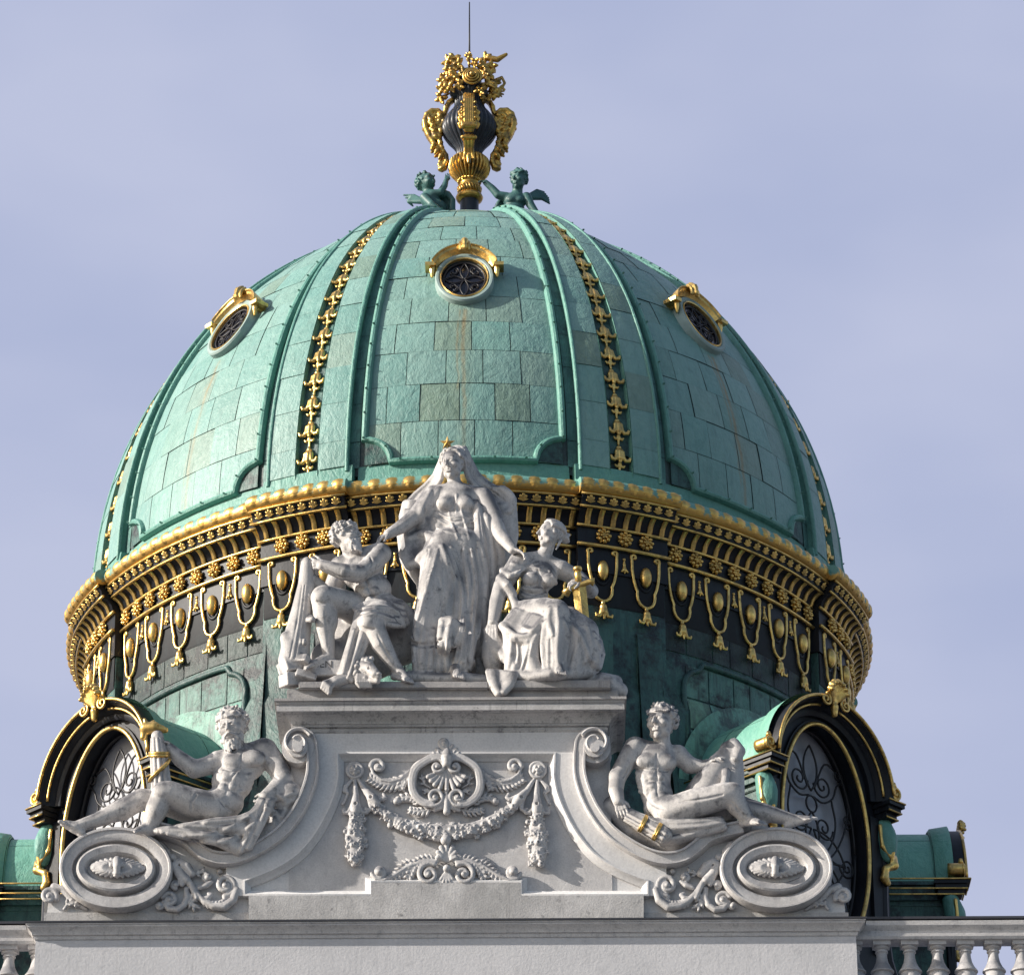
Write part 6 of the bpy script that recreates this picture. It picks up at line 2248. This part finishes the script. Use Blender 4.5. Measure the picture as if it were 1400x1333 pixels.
foot(g, (104, 1131, 7), (80, 1123, 12), 9.5)
# drapery and seat
g.limb([(215, 1138, -8, 9), (250, 1142, -8, 11), (290, 1156, -8, 14), (335, 1160, -8, 14), (378, 1130, -10, 16), (402, 1095, -12, 16)], 6)
g.ribbon([(214, 1136, 18), (250, 1137, 20), (285, 1146, 20), (326, 1166, 10)], [(296, 1122, 24), (326, 1120, 20), (345, 1112, 18), (356, 1098, 18)], 9, 4.6, 4, 2.6, 2.5)
g.ribbon([(356, 1094, 20), (344, 1122, 20), (334, 1150, 16), (326, 1164, 12)], [(370, 1098, 16), (362, 1120, 18), (350, 1142, 16), (342, 1158, 14)], 5, 4, 3, 1.5, 2)
g.ell(393, 1088, -4, (24, 20, 19), 0, 0, 5)
folds(g, [[(362, 1096, 16), (380, 1092, 16), (400, 1084, 8)], [(364, 1100, 16), (384, 1100, 16), (402, 1094, 8)], [(366, 1104, 16), (380, 1112, 16), (388, 1120, 12)], [(364, 1104, 16), (374, 1118, 16), (376, 1130, 12)],
          [(380, 1086, 18), (392, 1098, 18), (386, 1116, 14)], [(222, 1138, 24), (260, 1142, 25), (300, 1138, 24), (340, 1116, 20)], [(230, 1140, 22), (270, 1148, 22), (310, 1150, 20), (350, 1124, 20)]], 3.0, 1.8)
grooves(g, [[(300, 1093), (312, 1106), (322, 1110)], [(268, 1086), (262, 1096), (262, 1108)], [(362, 1046), (372, 1060), (380, 1064)], [(290, 1052), (300, 1056), (306, 1052)]], 1.4, 1.8)
tag(g.obj('stone_statue', M_STATUE), 'reclining bearded stone nude on the left scroll, holding a gold topped staff', 'statue')
stf = thing('staff', 'short fluted staff with gold animal head held up by the left reclining man', 'staff', tuple(at(222, 1085, YF - .15)))
g = Sculpt(.0115)
g.limb([(215, 1006, 16, 8), (217, 1030, 15, 10), (221, 1078, 15, 12)], 1)
for i in range(5):
    a = R(-70 + 35 * i)
    g.limb([(215 + 7.5 * math.sin(a), 1010, 16 + 7.5 * math.cos(a), 2.2), (217 + 10 * math.sin(a), 1030, 15 + 10 * math.cos(a), 2.6), (221 + 12 * math.sin(a), 1080, 15 + 12 * math.cos(a), 3)], .5)
link('shaft', g.mesh('shaft'), M_STATUE, stf)
g = Sculpt(.0115)
g.limb([(199, 996, 14, 8), (211, 995, 16, 8.5), (221, 997, 15, 5.5), (226, 998, 14, 4)], 2)
g.limb([(198, 998, 14, 6), (196, 1008, 13, 4.5)], 2)
g.limb([(200, 990, 16, 4), (198, 984, 16, 2.5)], 1.5)
g.limb([(207, 989, 16, 3), (210, 986, 16, 2)], 1)
g.ball(216, 992, 22, 1.6, .5, True)
link('gilt_head', g.mesh('gilt_head'), M_GOLD, stf)
mb = MB()
for t in (0, 1):
    mb.tube([sp_(217.3 + 12.6 * math.sin(a), 1029.5 + 3.5 * t, 15 + 12.6 * math.cos(a)) for a in np.linspace(0, 2 * math.pi, 25)[:-1]], .030, 6, True)
mb.tube([sp_(218 + 14.4 * math.sin(a), 1036 + 34 * (a + .2) / 3.2 if False else 1068 - 30 * (a + 1.3) / 2.6, 15 + 14.4 * math.cos(a)) for a in np.linspace(-1.3, 1.3, 14)], .030, 6)
link('gilt_band', mb.mesh('gilt_band', True), M_GOLD, stf)

# ---- reclining youth, right
g = Sculpt(VF)
g.ell(896, 1040, -8, (29, 20, 24), -6, 0, 6)
g.ell(893, 1064, -6, (23, 18, 22), 0, 0, 8)
g.ell(898, 1086, -5, (21, 18, 20), 0, 0, 8)
g.ell(908, 1106, -4, (27, 22, 18), 0, 0, 8)
g.ell(884, 1041, 7, (14, 7, 11), -4, 0, 3)
g.ell(911, 1042, 5, (13, 7, 11), -8, 0, 3)
for x, y in ((891, 1062), (902, 1063), (891, 1075), (902, 1075), (894, 1089), (905, 1089)):
    g.ell(x, y, 9, (6.5, 5, 6), 0, 0, 2.2)
grooves(g, [[(898, 1030, 13), (898, 1055, 14), (898, 1080, 15), (902, 1096, 15)], [(874, 1050, 10), (886, 1053, 14), (897, 1051, 14)], [(900, 1052, 14), (912, 1054, 12), (922, 1049, 8)]], 1.3, 2)
for i in range(5):
    g.limb([(871 + i, 1056 + 6.5 * i, 0, 2.6), (881 + i, 1061 + 6 * i, 7.5, 2.0)], 3.5)
g.limb([(869, 1022, -8, 14), (905, 1029, -12, 11), (927, 1031, -14, 12)], 6)
g.limb([(908, 1033, -8, 11.5), (905, 1011, -4, 10.5)], 4)
head(g, (904.5, 989, 0), 24.5, -30, -4, -3, 'curly', False, 21)
g.limb([(868, 1023, -6, 15), (856, 1042, -2, 13), (844, 1062, 2, 11.5)], 4)
g.limb([(844, 1062, 2, 11), (842, 1080, 6, 10), (846, 1096, 10, 7.8)], 3)
hand(g, (846, 1095, 10), (.32, 1, .25), (.9, -.2, .2), (.1, .4, -1), 28, .35, 1)
g.limb([(927, 1032, -12, 12.5), (943, 1046, -14, 11)], 4)
g.limb([(943, 1046, -14, 10.5), (960, 1048, -12, 9), (973, 1044, -8, 7)], 3)
hand(g, (972, 1044, -8), (.85, -.45, .2), (0, -.6, .8), (.4, .5, -.2), 24, .6, 1)
g.limb([(916, 1112, 4, 22), (950, 1099, 14, 20.5), (990, 1087, 22, 17)], 5)
g.limb([(999, 1087, 22, 16), (1008, 1101, 18, 14), (1018, 1114, 15, 10.5), (1025, 1121, 14, 8)], 3)
g.ball(1004, 1080, 28, (11, 8, 10), 4)
foot(g, (1022, 1118, 15), (1044, 1127, 26), 9)
g.limb([(930, 1116, -16, 18), (985, 1112, -12, 16), (1012, 1102, -8, 14)], 5)
g.limb([(1012, 1102, -8, 13.5), (1046, 1111, -4, 12), (1086, 1121, 2, 7.6)], 3)
foot(g, (1084, 1121, 2), (1115, 1119, 10), 9)
g.limb([(838, 1102, -12, 14), (868, 1134, -10, 15), (912, 1152, -10, 14), (952, 1142, -10, 14), (1000, 1134, -10, 12), (1040, 1132, -10, 10)], 6)
g.ribbon([(866, 1112, 6), (900, 1124, 12), (940, 1124, 18), (985, 1120, 16)], [(905, 1152, 4), (930, 1150, 8), (955, 1142, 10), (990, 1132, 12)], 8, 4.4, 3, 2.6, 2.5)
folds(g, [[(884, 1118, 18), (915, 1130, 20), (955, 1130, 20), (990, 1124, 18)], [(915, 1146, 16), (940, 1142, 16), (962, 1134, 16)]], 2.6, 1.8)
grooves(g, [[(884, 1092), (896, 1102), (910, 1106)], [(930, 1096), (960, 1092), (988, 1086)], [(862, 1046), (858, 1056), (852, 1062)], [(1000, 1096), (1010, 1108), (1018, 1116)]], 1.4, 1.8)
tag(g.obj('stone_statue', M_STATUE), 'reclining beardless stone youth on the right scroll, looking aside', 'statue')
g = Sculpt(VF)
g.limb([(950, 1100, -20, 22), (968, 1074, -18, 22), (984, 1048, -16, 18), (996, 1030, -14, 13)], 5)
g.limb([(1000, 1100, -18, 18), (1002, 1060, -16, 15), (1003, 1032, -14, 12)], 5)
g.limb([(993, 1023, -14, 8.5), (1003, 1018, -10, 9), (1010, 1027, -6, 9), (1006, 1037, -4, 7)], 3)
g.ball(1002, 1030, 6, 4.5, 2, True)
g.limb([(993, 1054, 2, 5), (990, 1076, 6, 6)], 3)
tag(g.obj('stone_stump', M_STATUE), 'cone shaped stone prop with rolled top behind the knee of the right reclining youth', 'prop')
qv = thing('quiver', 'bundle of stone rods tied with gold bands under the right reclining youth', 'quiver', tuple(at(888, 1140, YF - .1)))
g = Sculpt(.0115)
g.limb([(858, 1114, 6, 9), (908, 1141, 14, 11)], 1)
for i in range(9):
    a = 2 * math.pi * i / 9
    u, v = math.cos(a), math.sin(a)
    g.limb([(858 + 8 * u * .45, 1114 - 8 * u * .9, 6 + 8 * v, 2.6), (909 + 10 * u * .45, 1141.5 - 10 * u * .9, 14 + 10 * v, 3.2)], .4)
link('rods', g.mesh('rods'), M_STATUE, qv)
mb = MB()
for t in (.42, .80):
    c = (858 + 51 * t, 1114 + 27.5 * t, 6 + 8 * t)
    rr = 10.6 + 2.2 * t
    for dt in (-.012, .012):
        mb.tube([sp_(c[0] + dt * 90 + rr * math.cos(a) * .45, c[1] + dt * 50 - rr * math.cos(a) * .9, c[2] + rr * math.sin(a) * 1.05) for a in np.linspace(0, 2 * math.pi, 25)[:-1]], .022, 6, True)
link('gilt_band', mb.mesh('gilt_band', True), M_GOLD, qv)

# ================================================================== urn on the crown
SU = .0137
def up_(px, py, d=0):
    return Vector(at(px, py, 0 - d * SU))
def zz_(py):
    return at(641, py, 0)[2]
urn = thing('urn', 'dark fluted urn with gilded handles and flowers on top of the green dome', 'urn', (0, 0, zz_(291)))
mb = MB()
def prof_(rows):
    return [(hw * SU, zz_(py), *rest) for hw, py, *rest in rows]
mb.lathe([(.001, zz_(296))] + prof_([(17, 296), (14.5, 291), (13.5, 286), (13.5, 275)]), 40, flute=12, depth=0)
link('foot', mb.mesh('foot', 'auto'), M_URN, urn)
mb = MB()
mb.lathe(prof_([(13.5, 276), (18.5, 274), (20, 271), (18.5, 268), (15.5, 267), (15, 262), (16.5, 257), (14, 254), (14, 251), (16, 250)]), 40)
for i in range(20):
    a = 2 * math.pi * i / 20
    ellipsoid(mb, (15.5 * SU * math.sin(a), -15.5 * SU * math.cos(a), zz_(249)), (.036,) * 3, 10, 6)
for i in range(24):
    a = 2 * math.pi * i / 24
    mb.tube([(17 * SU * math.sin(a), -17 * SU * math.cos(a), zz_(258)), (15.3 * SU * math.sin(a + .2), -15.3 * SU * math.cos(a + .2), zz_(266))], .022, 6)
link('gilt_collar', mb.mesh('gilt_collar', True), M_DIMGILT, urn)
mb = MB()
mb.lathe([(a, b, .0) for a, b in prof_([(13, 250), (15, 249)])] + [(a, b, 1.0) for a, b in prof_([(22, 244), (29, 237), (31, 231), (30, 225)])] + [(a, b, 0.) for a, b in prof_([(29, 222), (26, 219), (24, 218.5), (20, 220)])], 168, flute=28, depth=.20)
link('gilt_bowl', mb.mesh('gilt_bowl', 'auto'), M_DIMGILT, urn)
mb = MB()
mb.lathe([(a, b, .6) for a, b in prof_([(19, 221), (18.5, 212), (20, 206), (26, 199), (33.5, 192), (39, 185), (41, 179), (40, 172), (36.5, 165), (31, 158.5), (25, 152), (22, 146), (22, 139), (25, 135), (27, 130)])] + [(.01, zz_(134), 0)], 168, flute=28, depth=.09)
link('body', mb.mesh('body', 'auto'), M_URN, urn)
UV = .0125
def handle(az):
    """gilded S-scroll standing off the body at azimuth az"""
    g = Sculpt(UV, 0, SU)
    ca, sa = math.sin(R(az)), -math.cos(R(az))
    def W(r, py, w=0.0):
        return np.array([r * SU * ca - w * SU * sa, r * SU * sa + w * SU * ca, zz_(py)])
    def L(pts, k=1.0):
        for i in range(len(pts) - 1):
            g.wcap(W(*pts[i][:2], pts[i][3] if len(pts[i]) > 3 else 0), W(*pts[i + 1][:2], pts[i + 1][3] if len(pts[i + 1]) > 3 else 0), pts[i][2] * 1.25 * SU, pts[i + 1][2] * 1.25 * SU, k * SU)
    for w in (-3, 0, 3):
        L([(24, 137, 2.6, w), (30, 141, 2.8, w), (34, 148, 3, w), (36, 156, 2.6, w)])
        L([(38, 158, 2.4, w), (46, 153, 3, w), (55, 153, 3.2, w), (62, 158, 3.4, w), (65, 167, 3.6, w), (64, 176, 3.4, w), (59, 186, 3.4, w), (53, 195, 3.2, w), (50, 201, 3, w), (45, 205, 2.8, w), (38, 208, 2.6, w), (34, 214, 2.8, w), (33, 222, 3, w), (36, 229, 3, w), (40, 231, 3, w)])
    sp = [(47 + (9 - 7 * t / 12) * math.cos(R(-120 + 50 * t)), 166 + (9 - 7 * t / 12) * math.sin(R(-120 + 50 * t)), 2.4) for t in range(13)]
    for w in (-3, 0, 3):
        L([(48 + (13 - 10 * t / 18) * math.cos(R(-60 + 38 * t)), 166 + (13 - 10 * t / 18) * math.sin(R(-60 + 38 * t)), 2.6, w) for t in range(19)], .5)
    g.well(W(48, 166), np.array([4.5, 4.5, 4.5]) * SU, None, .5 * SU)
    sp = [(39 + (6 - 4.5 * t / 10) * math.cos(R(100 - 50 * t)), 225 + (6 - 4.5 * t / 10) * math.sin(R(100 - 50 * t)), 2.2) for t in range(11)]
    L(sp, .6)
    for r_, y in ((60, 157), (66, 163), (67.5, 170), (66.5, 177), (62.5, 184), (58, 191)):   # beads and leaf tips along the back
        g.well(W(r_, y), np.array([3.0, 3.0, 3.0]) * SU, None, .6 * SU)
    for w in (-4.5, 4.5):
        for (r0, y0, r1, y1) in ((58, 170, 48, 178), (56, 178, 47, 186), (52, 186, 46, 193), (60, 162, 52, 172), (44, 206, 50, 212), (38, 212, 44, 219), (50, 199, 55, 206), (44, 158, 41, 165)):
            L([(r0, y0, 2.6, w), ((r0 + r1) / 2, (y0 + y1) / 2, 3, w * 1.25), (r1, y1, 1.6, w)], .8)
    for r_, y, q in ((44, 176, 4.4), (47, 184, 4.4), (45, 192, 4.0), (43, 199, 3.6), (54, 176, 4.2), (55, 184, 3.8), (44, 154, 3.6), (40, 162, 3.4)):
        for w in (-2.5, 2.5):
            L([(r_, y, q * .7, w), (r_ - 3, y + 5, q * .8, w * 1.6), (r_ - 1, y + 9, q * .4, w * 1.8)], .6)
    g.well(W(53, 203), np.array([4.4, 4.4, 4.4]) * SU, None, 1 * SU)
    g.well(W(42, 231), np.array([4.4, 4.4, 4.4]) * SU, None, 1 * SU)
    return g.obj('gilt_handle', M_DIMGILT, urn)
for az in (90, -90, 180):
    handle(az)
g = Sculpt(UV, 0, SU)                                  # the front handle is seen end on
for w in (-5.5, -2.8, 0, 2.8, 5.5):
    g.limb([(641 + w, 131, 26, 1.7), (641 + w, 129, 34, 1.9), (641 + w, 136, 44, 1.9), (641 + w, 150, 50, 1.9), (641 + w, 164, 54, 1.8), (641 + w * .8, 171, 52, 2.2)], .1)
    g.limb([(641 + w, 131, 24, 2.6), (641 + w, 130, 32, 2.6), (641 + w, 137, 42, 2.6), (641 + w, 150, 48, 2.6), (641 + w, 164, 52, 2.6)], .2)
g.limb([(634, 172, 54, 5), (648, 172, 54, 5)], 1)
g.limb([(637, 178, 50, 3.5), (645, 178, 50, 3.5)], 1)
for s_ in (-1, 1):
    for y in (140, 147, 154, 161, 168):
        g.ball(641 + s_ * 9, y, 47 + (y - 140) * .3, 2.4, .6)
    for y in (150, 158, 166):
        g.limb([(641 + 8 * s_, y, 44, 3), (641 + 12.5 * s_, y + 4, 42, 3.2), (641 + 11.5 * s_, y + 9, 42, 2)], .8)
for w in (-4, 0, 4):
    g.limb([(641 + w, 186, 40, 2.8), (641 + w * 1.2, 192, 38, 3.4), (641 + w, 202, 30, 3.2), (641 + w * 1.1, 210, 26, 3.4), (641 + w * 1.6, 218, 27, 3)], .8)
g.limb([(633, 188, 42, 3.5), (649, 188, 42, 3.5)], 1)
g.limb([(641, 214, 34, 4), (641, 222, 36, 3)], 1)
g.obj('gilt_handle', M_DIMGILT, urn)
# bouquet
g = Sculpt(UV, 0, SU)
g.ell(640, 114, 0, (20, 20, 24), 0, 0, 3)
g.limb([(622, 128, 10, 8), (660, 128, 10, 8)], 4)
rnd = random.Random(14)
link_dark = g.obj('bouquet_core', M_URN, urn)
def clump(seed, spots, name='gilt_flower'):
    rnd = random.Random(seed)
    g = Sculpt(UV, 0, SU)
    for x, y, d, r in spots:
        for i in range(5):
            a = i * 2 * math.pi / 5 + rnd.uniform(0, 1)
            e = (x + r * math.cos(a), y + r * math.sin(a), d + rnd.uniform(-.5, 1) * r * .6)
            g.limb([(x, y, d, r * .5), (*e, r * .62)], .5)
            b = a + rnd.uniform(-.5, .5)
            g.limb([(*e, r * .4), (e[0] + r * .5 * math.cos(b), e[1] + r * .5 * math.sin(b), e[2] + rnd.uniform(-.3, .6) * r, r * .36)], .3)
        g.ball(x, y, d + r * .75, r * .42, .3)
        g.limb([(x, y, d, r * .3), (640 + (x - 640) * .4, 118 + (y - 118) * .3, d * .3, r * .28)], .8)
    return g.obj(name, M_DIMGILT, urn)
clump(1, [(612, 84, 6, 5.5), (621, 80, 0, 5.5), (628, 88, 8, 5.5), (616, 94, 14, 6)])
clump(2, [(607, 110, 8, 6), (612, 100, 0, 5), (622, 106, 18, 6.5), (604, 122, 8, 5), (614, 120, 18, 6), (603, 134, 4, 5.5)])
clump(3, [(664, 80, 0, 5.5), (662, 92, 10, 6.5), (672, 92, 4, 5.5), (668, 102, 14, 6)])
clump(4, [(676, 112, 6, 5.5), (666, 116, 16, 6.5), (674, 128, 8, 6), (664, 136, 12, 5)])
clump(5, [(641, 78, 2, 4), (650, 86, 8, 4.5), (633, 98, 20, 4.5), (628, 116, 24, 5), (656, 124, 24, 5)])
g = Sculpt(UV, 0, SU)
g.limb([(668, 80, 2, 5), (680, 82, 4, 4.4), (692, 75, 6, 2.6)], 1.5)          # horn
g.limb([(676, 110, 2, 2), (686, 106, 2, 2), (690, 114, 2, 2.2), (686, 121, 2, 2), (690, 123, 4, 1.6)], .5)
for a in range(5):
    g.limb([(678, 126, 4, 2.2), (684 + 5 * math.cos(-1.2 + .6 * a), 125 + 8 * math.sin(-1.2 + .6 * a), 4, 1.4)], .4)
g.obj('gilt_leaf', M_DIMGILT, urn)
mb = MB()                                              # the big round rose in front
rc = up_(645.5, 105, 30)
def ring3(mb, c, R_, r_, n=40, dy=0):
    mb.tube([c + Vector((R_ * math.cos(a), dy, R_ * math.sin(a))) for a in np.linspace(0, 2 * math.pi, n + 1)[:-1]], r_, 8, True)
for R_, r_, dy in ((.175, .026, -.02), (.125, .024, -.05), (.085, .02, -.08)):
    ring3(mb, rc, R_, r_, 40, dy)
ellipsoid(mb, rc + Vector((0, -.10, 0)), (.055, .06, .055))
link('gilt_rose', mb.mesh('gilt_rose', True), M_DIMGILT, urn)
mb = MB()
V = [rc + Vector((.17 * math.cos(a), .0, .17 * math.sin(a))) for a in np.linspace(0, 2 * math.pi, 33)[:-1]]
mb.tube([rc + Vector((0, .12, 0)), rc + Vector((0, -.01, 0))], [.12, .21], 32)
link('rose_cup', mb.mesh('rose_cup', 'auto'), M_URN, urn)
mb = MB()
mb.tube([up_(641.8, 100), up_(641.8, 3.5)], [.022, .012], 8)
link('lightning_rod', mb.mesh('lightning_rod', True), M_IRON, urn)
mb = MB()
ellipsoid(mb, up_(641.5, 76.5), (.065, .065, .06))
link('gilt_knob', mb.mesh('gilt_knob', True), M_DIMGILT, urn)

# ---- two bronze cherubs beside the urn
CV = .0125
g = Sculpt(CV, 0, SU)
h = head(g, (583, 249, 20), 15.5, 62, 34, -14, 'curly', False, 31)
g.limb([(586, 262, 16, 8), (583, 256, 18, 7)], 3)
g.ell(588, 273, 16, (14, 13, 14), -20, 0, 4)
g.ell(596, 284, 16, (15, 14, 12), 0, 0, 5)
g.limb([(592, 266, 22, 7), (602, 264, 24, 5.5), (608, 254, 24, 4.5), (610, 247, 22, 3.6)], 2)
hand(g, (610, 247, 22), (.3, -1, 0), (1, .2, 0), (.2, 0, -1), 12, .4, 1)
g.limb([(580, 270, 26, 6.5), (590, 280, 34, 6), (602, 290, 36, 5), (612, 293, 34, 4)], 2)
g.limb([(598, 268, 14, 6), (612, 266, 16, 5), (619, 274, 18, 4), (618, 288, 16, 5), (626, 296, 14, 4)], 2)
g.limb([(586, 290, 18, 9), (604, 296, 26, 8), (618, 298, 24, 6)], 3)
g.ribbon([(592, 262, 10), (612, 262, 14), (618, 272, 14)], [(594, 276, 6), (606, 276, 10), (612, 288, 10)], 4, 3, 1, 1, 2)
for i in range(6):
    g.limb([(579, 276, 4, 4), (566 - 1.5 * i, 268 + 1.6 * i, -4, 2.6), (552 + 2.5 * i, 267 + 4.0 * i - .2 * i * i, -8, 1.3)], .25)
for i in range(4):
    g.limb([(570, 284 + 2 * i, 0, 2.4), (566 + 3 * i, 296, 0, 1.6)], .8)
tag(g.obj('bronze_cherub', M_BRONZEFIG), 'green bronze winged cherub left of the urn, its head tipped back', 'statue')
g = Sculpt(CV, 0, SU)
head(g, (709.5, 246.5, 22), 15.5, -34, -6, 0, 'curly', False, 37)
g.limb([(707, 264, 16, 8), (708, 258, 18, 7)], 3)
g.ell(704, 275, 16, (17, 13, 13), 0, 0, 4)
g.ell(703, 289, 16, (16, 14, 12), 0, 0, 5)
g.ell(699, 273, 26, (6, 4, 5), 0, 0, 2); g.ell(710, 273, 26, (6, 4, 5), 0, 0, 2)
g.limb([(692, 270, 18, 7.5), (681, 267, 20, 6), (673, 258, 20, 5.2), (664, 250, 20, 4.2)], 2)
hand(g, (664, 250, 20), (-1, -.35, .1), (-.2, -.3, 1), (0, 1, 0), 12, .5, 1)
g.limb([(720, 270, 18, 7.5), (725, 280, 22, 6.2), (732, 290, 24, 5), (736, 296, 24, 4)], 2)
hand(g, (733, 291, 24), (.7, .8, .1), (.3, -.2, .9), (0, 1, 0), 11, .3, 1)
g.limb([(694, 298, 22, 9), (710, 300, 26, 8), (724, 300, 24, 6)], 3)
g.ribbon([(690, 268, 8), (682, 278, 8), (676, 292, 8)], [(698, 276, 4), (692, 288, 4), (690, 298, 4)], 4, 4, 1.5, 1.5, 2)
for i in range(7):
    g.limb([(722, 270, 2, 4.5), (734 + 1.2 * i, 261 + 1.8 * i, -6, 2.6), (744 + 2.0 * i - 1.6 * max(0, i - 3), 263 + 2.6 * i, -10, 1.3)], .25)
tag(g.obj('bronze_cherub', M_BRONZEFIG), 'green bronze winged cherub right of the urn, resting a hand on its bowl', 'statue')
